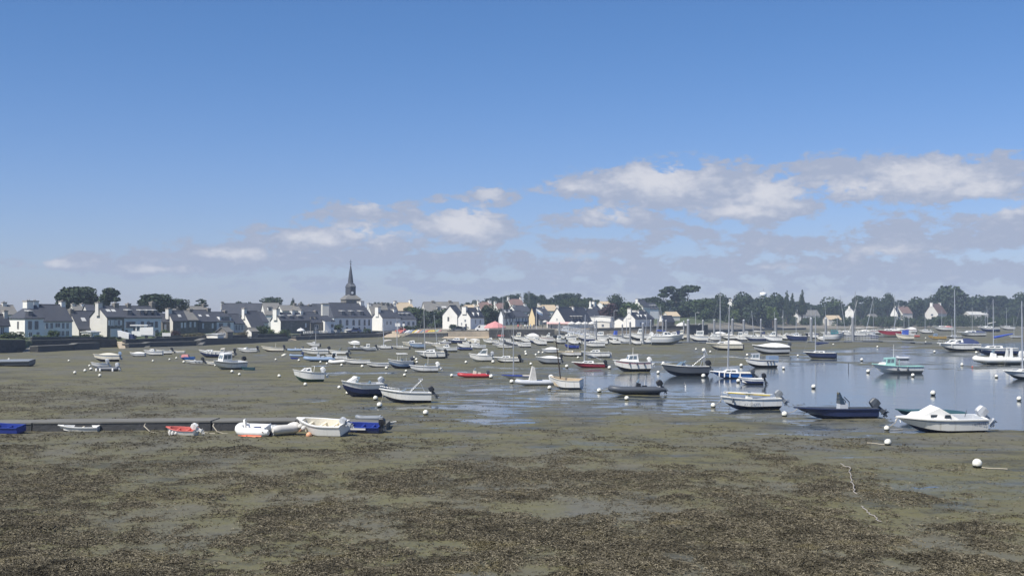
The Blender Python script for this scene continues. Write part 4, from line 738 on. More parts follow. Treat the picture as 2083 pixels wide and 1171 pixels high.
# garden greenery along the wall
for i, (px, yt, yb, wp, D, lf, lb) in enumerate([
 (28, 675, 692, 70, 240, 'leafmid', 'long dark hedge in front of the white house with lit end wall'), (88, 681, 692, 40, 248, 'leaflight', 'yellow green low hedge in front of the long white house'),
 (108, 672, 692, 24, 252, 'leafmid', 'rounded garden bush hiding the door of the long white house'), (138, 683, 691, 16, 256, 'leaflight', 'small light green bush at the right corner of the long white house'),
 (176, 678, 691, 26, 258, 'leafmid', 'dark arched bush beside the white garden outbuilding'), (200, 681, 691, 18, 260, 'leafmid', 'dark bush between white outbuilding and stone house'),
 (225, 686, 691, 30, 262, 'leafmid', 'clipped green strip of hedge under the garage door'), (316, 676, 688, 18, 284, 'leafmid', 'small round bush right of the white sign trailer'),
 (335, 671, 688, 24, 286, 'leaflight', 'bright green bush below the three dormer terrace end'), (357, 672, 688, 26, 290, 'leafred', 'reddish flowering bush below the stone terrace'),
 (394, 677, 690, 44, 288, 'leafdry', 'dry brownish hedge along the wall below the stone terrace'), (440, 674, 686, 16, 300, 'leafmid', 'small bush left of the little stone boathouse'),
 (490, 674, 684, 30, 312, 'leafdry', 'dry scrub right of the little stone boathouse'), (534, 662, 680, 34, 330, 'leafmid', 'leafy shrub left of the blank white chimney gable'), (550, 668, 682, 18, 334, 'leaflight', 'light green shrub touching the blank white chimney gable'),
 (580, 670, 690, 24, 338, 'leafmid', 'dark bush overhanging the sunlit slipway'), (686, 660, 676, 30, 388, 'leafmid', 'windswept dark tree in front of the town hall wing'), (747, 668, 677, 16, 396, 'leafmid', 'small round shrub at the right end of the town hall'),
 (800, 672, 680, 14, 432, 'leafmid', 'low bush below the blank sunlit gable'), (833, 662, 672, 36, 428, 'leafmid', 'hedge under the three square windows'), (925, 660, 675, 22, 412, 'leafdark', 'dark shrub left of the steep white harbour gable'),
 (942, 664, 675, 20, 408, 'leafdark', 'dark shrub at the foot of the steep white harbour gable')]):
    T(lb, px, yt, yb, wp, D, 'bush', lf, name='hedge' if 'hedge' in lb else 'shrub', n=900, bush=True)
# big garden trees between the low white house and the harbour gable
for (px, yt, yb, wp, D, k, lf, lb) in [
 (850, 626, 670, 44, 452, 'round', 'leafmid', 'tall leafy garden tree right of the three square windows'), (878, 632, 672, 44, 448, 'round', 'leafdark', 'dark leafy garden tree behind the yellow kayaks'),
 (902, 629, 672, 38, 450, 'round', 'leafmid', 'dense garden tree left of the white palm garden house'), (833, 624, 642, 24, 470, 'wide', 'leafmid', 'green tree below the cream roofed manor'),
 (893, 650, 676, 40, 440, 'bush', 'leafmid', 'bushy tree with pale flowers behind the purple kayaks'), (917, 640, 672, 16, 438, 'pine', 'leafdark', 'thin garden palm left of the white house'),
 (992, 622, 668, 36, 450, 'round', 'leafdark', 'large dark tree between harbour gable and red parasol'), (1012, 630, 668, 26, 452, 'round', 'leafdark', 'dark tree directly behind the red parasol'), (1030, 614, 634, 12, 520, 'round', 'leafdark', 'small dark tree among the upper village chimneys')]:
    T(lb, px, yt, yb, wp, D, k, lf, n=1800)
# wooded knoll and skyline
def wood(name, label, spec, D0, D1, seed, leafs, n=520):
    """a far wood that reads as one mass: spec = skyline polyline (px,row), base row"""
    rg = np.random.default_rng(seed); V = []; Rn = []; px0, px1 = spec[0][0], spec[-1][0]; cnt = int((px1 - px0) / 2.2) + 4
    for i in range(cnt):
        px = rg.uniform(px0, px1); D = rg.uniform(D0, D1); top = np.interp(px, [a for a, b in spec], [b for a, b in spec]) + rg.uniform(-1.5, 9) * (1 if rg.random() < .6 else 2.0)
        z0 = float(landz(px, D)); zt = zat(top, D); hw = rg.uniform(9, 17) * D / F / 2; me = crown_mesh('round' if rg.random() < .75 else 'pine', leafs, i % 3, n)
        co = np.zeros(len(me.vertices) * 3, np.float32); me.vertices.foreach_get('co', co); co = co.reshape(-1, 3).astype(float)
        hh = min((zt - z0) / 2 , hw * 1.3); co = co * [hw, hw, hh] + [xat(px, D), D, zt - hh]
        V.append(co); Rn.append(rg.random(len(co) // 4) * .5 + rg.random() * .5)
        if zt - hh * 2 > z0 + 1.0:                                   # understorey down to the ground
            co2 = co.copy(); co2[:, 2] = z0 + (co2[:, 2] - (zt - 2 * hh)) / (2 * hh) * (zt - 1.6 * hh - z0); V.append(co2); Rn.append(rg.random(len(co2) // 4))
    V = np.concatenate(V); me = np_mesh(name, V, np.arange(len(V)).reshape(-1, 4), {'rnd': ('FACE', np.concatenate(Rn))}, smooth=False); me.materials.append(M[leafs])
    return tag(obj(name, me), label, 'wood', kind='stuff')
wood('wooded_knoll', 'dark wooded knoll behind the upper village roofs', [(976, 612), (990, 605), (1020, 602), (1046, 599), (1058, 596), (1080, 596), (1100, 600), (1118, 606), (1128, 612)], 690, 760, 1, 'leafdark')
wood('wooded_rise', 'rounded dark wood on the rise right of the knoll', [(1126, 604), (1140, 598), (1168, 597), (1184, 603), (1200, 608), (1215, 612)], 690, 740, 2, 'leafdark')
wood('green_slope', 'lighter green scrubby slope in front of the rounded wood', [(1110, 619), (1140, 613), (1165, 606), (1195, 608), (1220, 613), (1250, 616)], 640, 680, 3, 'leafmid')
wood('far_wood', 'dark continuous belt of trees along the far skyline left of the navy sailboat', [(1400, 612), (1450, 606), (1500, 608), (1560, 606), (1600, 609), (1640, 616), (1680, 624), (1710, 622), (1740, 616)], 840, 910, 4, 'leafdark')
wood('far_wood', 'dark continuous belt of trees along the far skyline toward the right edge', [(1730, 616), (1780, 611), (1830, 612), (1870, 610), (1960, 605), (2020, 604), (2083, 607), (2200, 604)], 880, 960, 5, 'leafdark')
wood('shore_scrub', 'mixed green scrub below the pines and above the far beach', [(1330, 640), (1380, 634), (1440, 636), (1500, 632), (1560, 636), (1600, 643), (1660, 645), (1760, 643), (1830, 643), (1890, 646), (1960, 642), (2083, 642), (2200, 640)], 735, 775, 6, 'leafmid', 360)
wood('tree_belt', 'dark belt of garden trees behind the upper village and marina houses', [(940, 618), (980, 616), (1040, 618), (1100, 616), (1150, 618), (1200, 616), (1262, 618), (1330, 614)], 600, 660, 8, 'leafdark')
wood('tree_belt', 'dark belt of trees filling the slope below the tall pines', [(1318, 614), (1360, 610), (1420, 610), (1470, 618), (1500, 622), (1540, 612), (1570, 622)], 690, 760, 9, 'leafdark')
for (px, yt, yb, wp, D, k, lf, lb) in [
 (1252, 600, 634, 34, 610, 'wide', 'leafdark', 'dark flat topped tree right of the paired chimneys'), (1236, 618, 660, 40, 520, 'round', 'leafred', 'dark purple leaved tree behind the modern white block'), (1284, 616, 640, 44, 560, 'round', 'leaflight', 'bright green rounded tree above the marina chimney gable'), (1276, 622, 648, 34, 520, 'round', 'leafmid', 'green tree directly behind the marina chimney gable'),
 (1320, 606, 622, 40, 660, 'wide', 'leafdark', 'dark low tree left of the tall pines'), (1350, 583, 622, 48, 640, 'pine', 'leafdark', 'tall dark pine group, left one of the pair'), (1398, 581, 622, 58, 645, 'pine', 'leafdark', 'tallest dark spreading pine, right one of the pair'), (1374, 588, 628, 30, 655, 'pine', 'leafdark', 'dark pine filling the gap between the two tall ones'),
 (1340, 618, 648, 34, 600, 'round', 'leafmid', 'green tree below the left tall pine'), (1400, 612, 650, 60, 620, 'round', 'leafdark', 'large dark tree under the tallest pine'), (1430, 608, 650, 44, 610, 'round', 'leafmid', 'green tree under the right flank of the tallest pine'), (1458, 600, 646, 40, 640, 'round', 'leafdark', 'dark rounded tree behind the tall white mast'),
 (1508, 596, 640, 46, 700, 'round', 'leafdark', 'dark dome shaped tree right of the perched white house'), (1486, 628, 655, 34, 640, 'round', 'leaflight', 'pale green tree below the perched white house'), (1540, 606, 655, 56, 690, 'round', 'leafdark', 'big dark tree left of the water tower'), (1575, 598, 645, 40, 720, 'round', 'leafdark', 'dark tree right of the water tower'),
 (1600, 596, 640, 16, 740, 'cone', 'leafdark', 'slim dark conifer right of the water tower, left one'), (1612, 598, 640, 14, 740, 'cone', 'leafdark', 'slim dark conifer right of the water tower, middle one'), (1632, 594, 640, 18, 745, 'cone', 'leafdark', 'slim dark conifer right of the water tower, right one'), (1572, 624, 650, 22, 660, 'bush', 'leaflight', 'light green shrub on the slope above the beach'),
 (1695, 606, 642, 46, 800, 'round', 'leafmid', 'rounded mid green tree behind the brown roofed shed'), (1745, 602, 640, 28, 820, 'pine', 'leafdark', 'sparse dark tree right of the tallest pontoon mast'), (1776, 604, 640, 34, 830, 'round', 'leafdark', 'dark tree above the small grey cottage'), (1804, 598, 632, 30, 840, 'round', 'leafdark', 'tall dark tree behind the narrow bright gable'),
 (1860, 606, 645, 40, 850, 'round', 'leafdark', 'dark tree between the brown house and the lawn villa'), (1936, 583, 640, 60, 850, 'dome', 'leafdark', 'very large round dark tree right of the lawn villa'), (1912, 592, 622, 36, 860, 'round', 'leafdark', 'dark tree rising behind the lawn villa chimneys'), (1985, 602, 640, 44, 880, 'round', 'leafdark', 'dark tree right of the very large round one'), (2030, 602, 640, 40, 885, 'pine', 'leafdark', 'dark wide tree near the right edge'), (2070, 598, 645, 50, 880, 'round', 'leafdark', 'dark tree cut by the right edge of the view'), (1470, 612, 640, 26, 700, 'cone', 'leafdark', 'dark tree squeezed left of the perched white house')]:
    T(lb, px, yt, yb, wp, D, k, lf, n=1700)
lw2 = MB(); pq = [(1898, 652), (1934, 652), (1932, 645), (1902, 645)]; lw2.add([(xat(a, d), d, zat(b, d)) for (a, b), d in zip(pq, (800, 800, 825, 825))], [(0, 1, 2, 3)])
lw2.build('lawn', ['leaflight']); tag(bpy.data.objects['lawn'], 'bright green sloping lawn in front of the villa with two chimneys', 'lawn', kind='structure')
# ------------------------------------------------------------------ boats: local x runs from stern (-L/2) to bow (+L/2), keel on z = 0
ST = [0, .08, .2, .34, .48, .6, .7, .79, .87, .94, 1.0]
class Hull:
    def __init__(s, L, B, Hs, sheer=.28, fine=2.1, stern=.9, deep=.30, rake=.10):
        s.L, s.B, s.H, s.sheer, s.fine, s.stern, s.deep, s.rk = L, B, Hs, sheer, fine, stern, deep, rake
    def b(s, t): return s.B / 2 * ((s.stern + (1 - s.stern) * min(1, t / .4)) if t < .4 else max(.015, 1 - ((t - .4) / .6) ** s.fine))
    def z(s, t): return s.H * (1 + s.sheer * (max(0, t - .25) / .75) ** 2)
    def ch(s, t):                                   # chine / waterline: half beam, height, x
        q = max(0, (t - .45) / .55); return s.b(t) * (.93 - .50 * q ** 1.6), s.H * (s.deep + .42 * q ** 2), s.x(t) - s.L * s.rk * .6 * t ** 3
    def k(s, t): q = max(0, (t - .5) / .5); return s.H * .62 * q ** 2.6, s.x(t) - s.L * s.rk * t ** 3
    def x(s, t): return (t - .5) * s.L
def build_hull(root, hu, hull, bot, deck, inner, cock=None, floor=.45, gun=None, band=None):
    mb = MB(); L = hu.L
    for sg in (-1, 1):
        kl, chn, mid, rl = [], [], [], []
        for t in ST:
            kz, kx = hu.k(t); cb, cz, cx = hu.ch(t); rb, rz, rx = hu.b(t), hu.z(t), hu.x(t)
            kl.append((kx, 0, kz)); chn.append((cx, sg * cb, cz)); mid.append((cx * .52 + rx * .48, sg * (cb * .5 + rb * .5), cz * .52 + rz * .48)); rl.append((rx, sg * rb, rz))
        def strip(a, b_, mi): mb.loft([a, b_] if sg < 0 else [b_, a], False, mi)
        strip(kl, chn, 1); strip(chn, mid, 0); strip(mid, rl, 3)
        # rubbing strake
        g = L * .008 + .012; o1 = [(x_, y_ + sg * .002, z_ - L * .014) for x_, y_, z_ in rl]; o2 = [(x_ + (.0 if i < len(rl) - 1 else g), y_ + sg * g, z_ - L * .010) for i, (x_, y_, z_) in enumerate(rl)]; o3 = [(x_ + (.0 if i < len(rl) - 1 else g), y_ + sg * g, z_ + .012) for i, (x_, y_, z_) in enumerate(rl)]
        strip(o1, o2, 2); strip(o2, o3, 2); strip(o3, [(x_, y_, z_ + .012) for x_, y_, z_ in rl], 2)
    kz, kx = hu.k(0); cb, cz, cx = hu.ch(0); rb, rz, rx = hu.b(0), hu.z(0), hu.x(0)
    mb.add([(kx, 0, kz), (cx, -cb, cz), (rx, -rb, rz), (rx, rb, rz), (cx, cb, cz)], [(0, 4, 3, 2, 1)], 0)
    mb.add([(kx - .004, 0, kz), (cx - .004, -cb, cz), (cx - .004, cb, cz)], [(0, 2, 1)], 1)
    hm_ = {'white': 'hwhite', 'cream': 'hcream', 'lgrey': 'hlgrey'}
    h = mb.build('hull', [hm_.get(hull, hull), bot, gun or deck, hm_.get(band or hull, band or hull)], root)
    if hull in ('white', 'cream') and not band and L > 3.6:
        sc_ = random.Random(len(BOATS) * 7 + 3).choice(['navy', 'grey', 'bgrey', None, 'dred', 'navy', None])
        if sc_:
            sb = MB()
            for sg in (-1, 1):
                lo, hi = [], []
                for t in ST[:-1]:
                    cb, cz, cx = hu.ch(t); rb, rz, rx = hu.b(t), hu.z(t), hu.x(t)
                    for q, o_ in ((.70, lo), (.80, hi)): o_.append((cx * (1 - q) + rx * q, sg * (cb * (1 - q) + rb * q + .006 + .004 * L * (1 if q < .75 else 1) * 0), cz * (1 - q) + rz * q))
                sb.loft([lo, hi] if sg < 0 else [hi, lo], False, 0)
            sb.build('stripe', [sc_], root)
    db = MB(); gw = .07 * hu.B
    ts = sorted(set(ST + ([cock[0], cock[0] + .004, cock[1], cock[1] + .004] if cock else [])))
    rings = []
    for t in ts:
        rb, rz, rx = hu.b(t), hu.z(t), hu.x(t); inb = max(.004, rb - gw)
        inside = cock and cock[0] + .003 < t < cock[1] + .003
        f = hu.H * floor + (hu.k(t)[0] * .6) if inside else rz + .05 * rb
        ib = inb if not inside else max(.01, min(inb, inb * (1 - .12)))
        rings.append([(rx, -rb, rz + .012), (rx, -inb, rz + .015), (rx, -ib, f if inside else rz + .03), (rx, 0, f), (rx, ib, f if inside else rz + .03), (rx, inb, rz + .015), (rx, rb, rz + .012)])
    for i in range(len(rings) - 1):
        t = ts[i]
        ins = cock and cock[0] <= t <= cock[1]
        n = 7; v = rings[i] + rings[i + 1]
        for k_ in range(6):
            db.add([v[k_], v[k_ + 1], v[n + k_ + 1], v[n + k_]], [(0, 3, 2, 1)], 1 if (ins and 1 <= k_ <= 4) else 0)
    db.build('deck', [deck, inner], root)
    return h
def outboard(root, x, z, col, s=1.0, tilt=35, y=0.0):
    o = thing('outboard', None, None, (x, y, z), 0); o.parent = root; o.rotation_euler = (0, R(tilt), 0)
    mb = MB(); c = [(-.30, .17), (.06, .17)]
    prof = [[(-.08, -.13, .0), (.20, -.13, .0), (.20, .13, .0), (-.08, .13, .0)], [(-.34, -.17, .02), (.16, -.17, .02), (.16, .17, .02), (-.34, .17, .02)], [(-.40, -.19, .30), (.14, -.19, .30), (.14, .19, .30), (-.40, .19, .30)], [(-.36, -.16, .50), (.06, -.16, .54), (.06, .16, .54), (-.36, .16, .50)], [(-.24, -.08, .58), (-.02, -.08, .60), (-.02, .08, .60), (-.24, .08, .58)]]
    mb.loft([[(px * s, py * s, pz * s) for px, py, pz in r_] for r_ in prof], True, 0, True, False); mb.build('cowling', [col], o)
    mb = MB(); mb.box(-.19 * s, .07 * s, -.06 * s, .06 * s, -.62 * s, .0, 0, .02); mb.box(-.30 * s, .12 * s, -.10 * s, .10 * s, -.52 * s, -.49 * s); mb.tube([(.16 * s, 0, -.68 * s), (-.25 * s, 0, -.68 * s)], [.06 * s, .045 * s], 6); mb.box(-.06 * s, .06 * s, -.015, .015, -.86 * s, -.66 * s); mb.box(.06 * s, .16 * s, -.11 * s, .11 * s, -.22 * s, .02 * s)
    mb.build('leg', ['dgrey' if col in ('black', 'dgrey', 'navy') else col], o)
    mb = MB()
    for k_ in range(3):
        a = k_ * 2.094; mb.add([(-.26 * s, 0, -.68 * s), (-.24 * s, .13 * s * math.cos(a), -.68 * s + .13 * s * math.sin(a)), (-.29 * s, .13 * s * math.cos(a + .7), -.68 * s + .13 * s * math.sin(a + .7))], [(0, 1, 2), (2, 1, 0)])
    mb.build('propeller', ['dgrey'], o)
    return o
def cabin(root, hu, t0, t1, h, wf=.62, col='white', win=2, front=.5, rear=.12, top=.82, name='cabin', glass='glass', base=None):
    """box shaped deck house from stern end t0 to bow end t1"""
    x0, x1 = hu.x(t0), hu.x(t1); L = x1 - x0; b0 = min(hu.b(t0), hu.B / 2) * wf / .5 * .5; b1 = min(hu.b(t1) * .82, b0) ; b0 = min(b0, hu.b(t0) * .86)
    z0 = (hu.z((t0 + t1) / 2) if base is None else base) - .02; z1 = z0 + h
    B_ = [(x0, -b0, z0), (x1, -b1, z0), (x1, b1, z0), (x0, b0, z0)]
    Tq = [(x0 + rear * h, -b0 * top, z1), (x1 - front * h, -b1 * top, z1 - .04), (x1 - front * h, b1 * top, z1 - .04), (x0 + rear * h, b0 * top, z1)]
    mb = MB(); mb.hexa(B_, Tq); rr = .05 * h + .02
    mb.hexa([(p[0] + (-.06 if i in (0, 3) else .05), p[1] * 1.06, p[2]) for i, p in enumerate(Tq)], [(p[0] + (-.03 if i in (0, 3) else .0), p[1] * .96, p[2] + rr) for i, p in enumerate(Tq)])
    cb = mb.build(name, [col], root)
    def on(i, j, u, v):                                   # point on the wall between corner i and j
        a = Vector(B_[i]).lerp(Vector(B_[j]), u); b_ = Vector(Tq[i]).lerp(Vector(Tq[j]), u); return a.lerp(b_, v)
    if win:
        for (i, j, n_) in ((0, 1, win), (2, 3, win), (1, 2, 2 if h > .7 else 0), (3, 0, 1 if h > .9 else 0)):
            for q in range(n_):
                u0 = .1 + q * .82 / n_; u1 = u0 + .82 / n_ - .07; lo, hi = (.38, .86) if h > .7 else (.3, .78)
                P = [on(i, j, u0, lo), on(i, j, u1, lo), on(i, j, u1, hi), on(i, j, u0, hi)]; nn = (P[1] - P[0]).cross(P[3] - P[0]).normalized() * .012
                MB().add([p + nn for p in P], [(0, 1, 2, 3)]).build('window', [glass], cb)
    return cb
def tubes(root, name, paths, r, m):
    mb = MB()
    for p in paths: mb.tube(p, r, 5)
    return mb.build(name, [m], root)
def rails(root, hu, t0, t1, h, r=.018):
    P = []
    for sg in (-1, 1): P.append([(hu.x(t), sg * hu.b(t) * .92, hu.z(t) + h) for t in np.linspace(t0, t1, 6)])
    P.append([P[0][-1], (hu.x(1.0) + .03, 0, hu.z(1) + h), P[1][-1]])
    for sg in (0, 1):
        for t, q in zip((t0, (t0 + t1) / 2, t1), (0, 2, 5)): P.append([(P[sg][q][0], P[sg][q][1], hu.z(t)), P[sg][q]])
    return tubes(root, 'rail', P, r, 'alu')
def rib(root, L, B, r, tubec, hullc, bowup=.25, z0=None):
    z0 = r * 1.5 if z0 is None else z0; mb = MB(); pts = []
    for t in np.linspace(-.05, .72, 7): pts.append(((t - .5) * L, -(B / 2 - r), z0 + .0 * t))
    for a in np.linspace(0, math.pi, 11)[1:-1]: pts.append(((.72 - .5) * L + math.sin(a) * (.28 * L - r), -(B / 2 - r) * math.cos(a), z0 + bowup * r * 2 * math.sin(a)))
    for t in np.linspace(.72, -.05, 7): pts.append(((t - .5) * L, (B / 2 - r), z0))
    rs = [r * .55] + [r] * (len(pts) - 2) + [r * .55]
    mb.tube(pts, rs, 10); mb.build('tube', [tubec], root)
    hu = Hull(L * .93, B - r * 1.5, z0, .35, 1.9, .95, .25, .12)
    mb = MB()
    for sg in (-1, 1):
        kl = [(hu.k(t)[1], 0, hu.k(t)[0]) for t in ST]; rl = [(hu.x(t), sg * hu.b(t), z0 + .02 * t) for t in ST]; md = [((a[0] + b_[0]) / 2, b_[1] * .72, (a[2] * .62 + b_[2] * .38) * .8) for a, b_ in zip(kl, rl)]
        for a, b_ in ((kl, md), (md, rl)): mb.loft([a, b_] if sg < 0 else [b_, a], False, 0)
    mb.add([(hu.x(0), 0, 0), (hu.x(0), -hu.b(0), z0), (hu.x(0), hu.b(0), z0)], [(0, 2, 1)])
    mb.build('hull', [hullc], root); f = MB(); fl = [(hu.x(t), -hu.b(t) * .97, z0 - .02) for t in ST] + [(hu.x(t), hu.b(t) * .97, z0 - .02) for t in reversed(ST)]
    f.add(fl, [tuple(range(len(fl)))]); f.box(hu.x(0), hu.x(0) + .07, -hu.b(0), hu.b(0), z0 * .4, z0 + r * 1.1); f.build('deck', ['lgrey'], root)
    return hu
def console(root, x, z, col, s=1.0, screen=True, lean=.15):
    mb = MB(); mb.hexa([(x - .22 * s, -.3 * s, z), (x + .32 * s, -.3 * s, z), (x + .32 * s, .3 * s, z), (x - .22 * s, .3 * s, z)], [(x - .22 * s, -.27 * s, z + .62 * s), (x + (.32 - lean) * s, -.27 * s, z + .72 * s), (x + (.32 - lean) * s, .27 * s, z + .72 * s), (x - .22 * s, .27 * s, z + .62 * s)])
    mb.box(x - .85 * s, x - .42 * s, -.32 * s, .32 * s, z, z + .42 * s); c = mb.build('console', [col], root)
    if screen: MB().hexa([(x - .02 * s, -.26 * s, z + .7 * s), (x + .17 * s, -.24 * s, z + .71 * s), (x + .17 * s, .24 * s, z + .71 * s), (x - .02 * s, .26 * s, z + .7 * s)], [(x - .12 * s, -.24 * s, z + 1.05 * s), (x - .06 * s, -.20 * s, z + 1.06 * s), (x - .06 * s, .20 * s, z + 1.06 * s), (x - .12 * s, .24 * s, z + 1.05 * s)]).build('screen', ['smoke'], c)
    return c
def rig(root, x, zb, zt, L, bow, stern, b, lean=(0, 0), col='alu', boom=None, r=.075, cover='canvas', stays=True):
    mb = MB(); tx = x + math.tan(R(lean[0])) * (zt - zb); ty = math.tan(R(lean[1])) * (zt - zb)
    mb.tube([(x, 0, zb), ((x + tx) / 2, ty / 2, (zb + zt) / 2), (tx, ty, zt)], [r, r * .9, r * .55], 6)
    r *= 1.15
    if zt - zb > 4: mb.box(tx * .6 + x * .4 - .03, tx * .6 + x * .4 + .03, ty * .6 - b * .55, ty * .6 + b * .55, zb + (zt - zb) * .6, zb + (zt - zb) * .6 + .06)
    m_ = mb.build('mast', [col], root)
    if stays: tubes(m_, 'stay', [[(tx, ty, zt * .98), bow], [(tx, ty, zt), stern], [(tx, ty, zt * .96), (x - .1, b, zb)], [(tx, ty, zt * .96), (x - .1, -b, zb)]], .014, 'steel')
    if boom:
        bl, bz, bh, cc = boom; mb = MB(); mb.tube([(x - .1, 0, zb + bz), (x - .1 - bl, 0, zb + bz + bh)], .05, 6); mb.build('boom', [col], root)
        if cc: MB().tube([(x - .1, 0, zb + bz + .28), (x - .1 - bl * .4, 0, zb + bz + bh * .4 + .2), (x - .1 - bl * .95, 0, zb + bz + bh * .95 + .08)], [.2, .17, .08], 8).build('sail_cover', [cc], root)
    return m_
BOATS = []     # (short name, px, py, width)
_lab = set()
def norm(c): return c if isinstance(c[0], str) else (c[1], c[0], *c[2:])
def place(name, lab, cat, xb, xs, yb, yaw, roll, pitch, group, z=None, trim=0.0):
    """xb, xs: picture columns of bow and stern; yb: row of the keel"""
    Y = depth(yb); Lp = abs(xs - xb) / F * Y / math.cos(R(yaw)); px = (xb + xs) / 2; X = xat(px, Y, 0)
    if z is None and group != 'dinghies lying along the low concrete wall':
        g_ = random.Random(int(xb * 31 + yb)); roll = roll or g_.uniform(-5.5, 3.5); pitch = pitch or g_.uniform(-1.2, 1.2)
    zz = max(0.0, float(mudz(np.array([X]), np.array([Y]))[0])) - .07 if z is None else z
    r_ = thing(name, lab, cat, (X, Y, zz), 0, group); r_.rotation_euler = (R(roll), R(pitch), (math.pi if xb < xs else 0) + R(yaw))
    BOATS.append((lab, px, yb, abs(xs - xb))); return r_, Lp, Y
def zt_of(ypx, Y, r_): return zat(ypx, Y) - r_.location.z
def motor(lab, xb, xs, yb, yaw=0, roll=0, pitch=0, hs=.17, bm=.38, hull='white', bot='antifoul', deck='cream', inner='lgrey', cock=(.06, .5), cab=None, wh=None, con=None, ob=('black', 40), ws=None, arch=None, bim=None, rail=None, fend=(), cover=None, mast=None, group='boats moored in the bay', name='motorboat', cat='motorboat', ant=None, band=None, gun=None, sheer=.28, floor=.45, thwart=(), fine=2.1, stern=.9, obs=None, ttop=None, z=None, rake=.10, deep=.34):
    r_, L, Y = place(name, lab, cat, xb, xs, yb, yaw, roll, pitch, group, z)
    hs *= 1.3 * (1.14 if 700 < yb < 732 and xb < 1300 else 1); hu = Hull(L, L * bm, L * hs, sheer, fine, stern, deep, rake); k_ = L / 5.5
    build_hull(r_, hu, hull, bot, deck, inner, cock, floor, gun, band)
    if cab: cabin(r_, hu, cab[0], cab[1], cab[2] * L, col=cab[3] if len(cab) > 3 else 'white', win=cab[4] if len(cab) > 4 else 2, front=1.5, rear=.3)
    if wh:
        cb = cabin(r_, hu, wh[0], wh[1], wh[2] * L, wf=.6, col=wh[3] if len(wh) > 3 else 'white', win=wh[4] if len(wh) > 4 else 2, front=wh[5] if len(wh) > 5 else .35, rear=wh[6] if len(wh) > 6 else -.05, top=.9, name='wheelhouse', glass='smoke')
    if ws:
        x = hu.x(ws[0]); b_ = hu.b(ws[0]) * .8; z0 = hu.z(ws[0]) + (ws[2] if len(ws) > 2 else 0) * L; h = ws[1] * L
        MB().hexa([(x, -b_, z0), (x + .3 * k_, -b_ * .7, z0), (x + .3 * k_, b_ * .7, z0), (x, b_, z0)], [(x - .45 * k_, -b_ * .85, z0 + h), (x - .38 * k_, -b_ * .6, z0 + h), (x - .38 * k_, b_ * .6, z0 + h), (x - .45 * k_, b_ * .85, z0 + h)]).build('windscreen', ['smoke'], r_)
    if con: con = norm(con); console(r_, hu.x(con[1]), hu.H * floor, con[0], k_ * (con[2] if len(con) > 2 else 1.25))
    if ob: outboard(r_, hu.x(0) - .12 * k_, hu.z(0) + .02, ob[0], (obs or 1.15) * max(.75, k_), ob[1])
    if arch: t_, h, a = arch; tubes(r_, 'arch', [[(hu.x(t_), -hu.b(t_) * .9, hu.z(t_)), (hu.x(t_) + a, -hu.b(t_) * .8, hu.z(t_) + h * L), (hu.x(t_) + a, hu.b(t_) * .8, hu.z(t_) + h * L), (hu.x(t_), hu.b(t_) * .9, hu.z(t_))]], .035 * k_, 'white')
    if bim:
        t0, t1, h = bim; P = []
        for sg in (-1, 1): P += [[(hu.x(t0), sg * hu.b(t0) * .9, hu.z(t0)), (hu.x((t0 + t1) / 2) - .1, sg * hu.b(t0) * .8, hu.z(t0) + h * L * .98)], [(hu.x(t1), sg * hu.b(t1) * .9, hu.z(t1)), (hu.x((t0 + t1) / 2) - .55 * k_, sg * hu.b(t0) * .8, hu.z(t0) + h * L)]]
        P += [[P[0][1], P[1][1]], [P[2][1], P[3][1]], [P[0][1], P[2][1]], [P[1][1], P[3][1]]]; tubes(r_, 'bimini_frame', P, .026 * k_, 'alu')
    if ttop: t0, t1, h = ttop; z0 = hu.z(t0); zz = z0 + h * L; mb = MB(); mb.box(hu.x(t0), hu.x(t1), -hu.b(.4) * .7, hu.b(.4) * .7, zz, zz + .09 * k_, 0, .06, .06); mb.build('hard_top', ['white'], r_); tubes(r_, 'top_frame', [[(hu.x(a), s_ * hu.b(.4) * .55, hu.H * floor), (hu.x(a), s_ * hu.b(.4) * .6, zz)] for a in (t0 + .06, t1 - .08) for s_ in (-1, 1)], .03 * k_, 'white')
    if rail: rails(r_, hu, rail[0], .985, rail[1] * L, .014 * max(1, k_))
    for t_ in fend:
        for sg in (-1, 1):
            if sg * (1 if xb < xs else -1) < 0 and len(fend) > 2: continue
            b_ = hu.b(t_) + .10 * k_; mb = MB(); mb.tube([(hu.x(t_), sg * b_, hu.z(t_) - .02), (hu.x(t_), sg * b_, hu.z(t_) - .12), (hu.x(t_), sg * b_, hu.z(t_) - .5 * min(k_, 1.2))], [.02, .09 * k_, .09 * k_], 7); mb.build('fender', ['white' if hull != 'white' else 'dgrey'], r_)
    if cover:
        c, h = cover[:2]; rg = []
        for t_ in np.linspace(0.0, .97, 9):
            q = math.sin(math.pi * min(1, t_ * 1.1 + .08)); b_ = hu.b(t_) * 1.05; z_ = hu.z(t_); rg.append([(hu.x(t_), -b_, z_ - .1 * k_), (hu.x(t_), -b_, z_ + .02), (hu.x(t_), -b_ * .55, z_ + h * L * q * .8), (hu.x(t_), 0, z_ + h * L * q), (hu.x(t_), b_ * .55, z_ + h * L * q * .8), (hu.x(t_), b_, z_ + .02), (hu.x(t_), b_, z_ - .1 * k_)])
        MB().loft(rg[::-1], False, 0, False).build('cover', [c], r_)
    for t_ in thwart: mb = MB(); b_ = hu.b(t_) * .88; mb.box(hu.x(t_) - .11 * k_, hu.x(t_) + .11 * k_, -b_, b_, hu.z(t_) * .74, hu.z(t_) * .74 + .05); mb.build('thwart', [deck if deck != 'white' else 'cream'], r_)
    if ant: tubes(r_, 'antenna', [[(hu.x(ant[0]), 0, hu.z(ant[0]) + ant[1] * L), (hu.x(ant[0]) - .05, 0, hu.z(ant[0]) + ant[2] * L)]], .022 * max(1, k_), 'white')
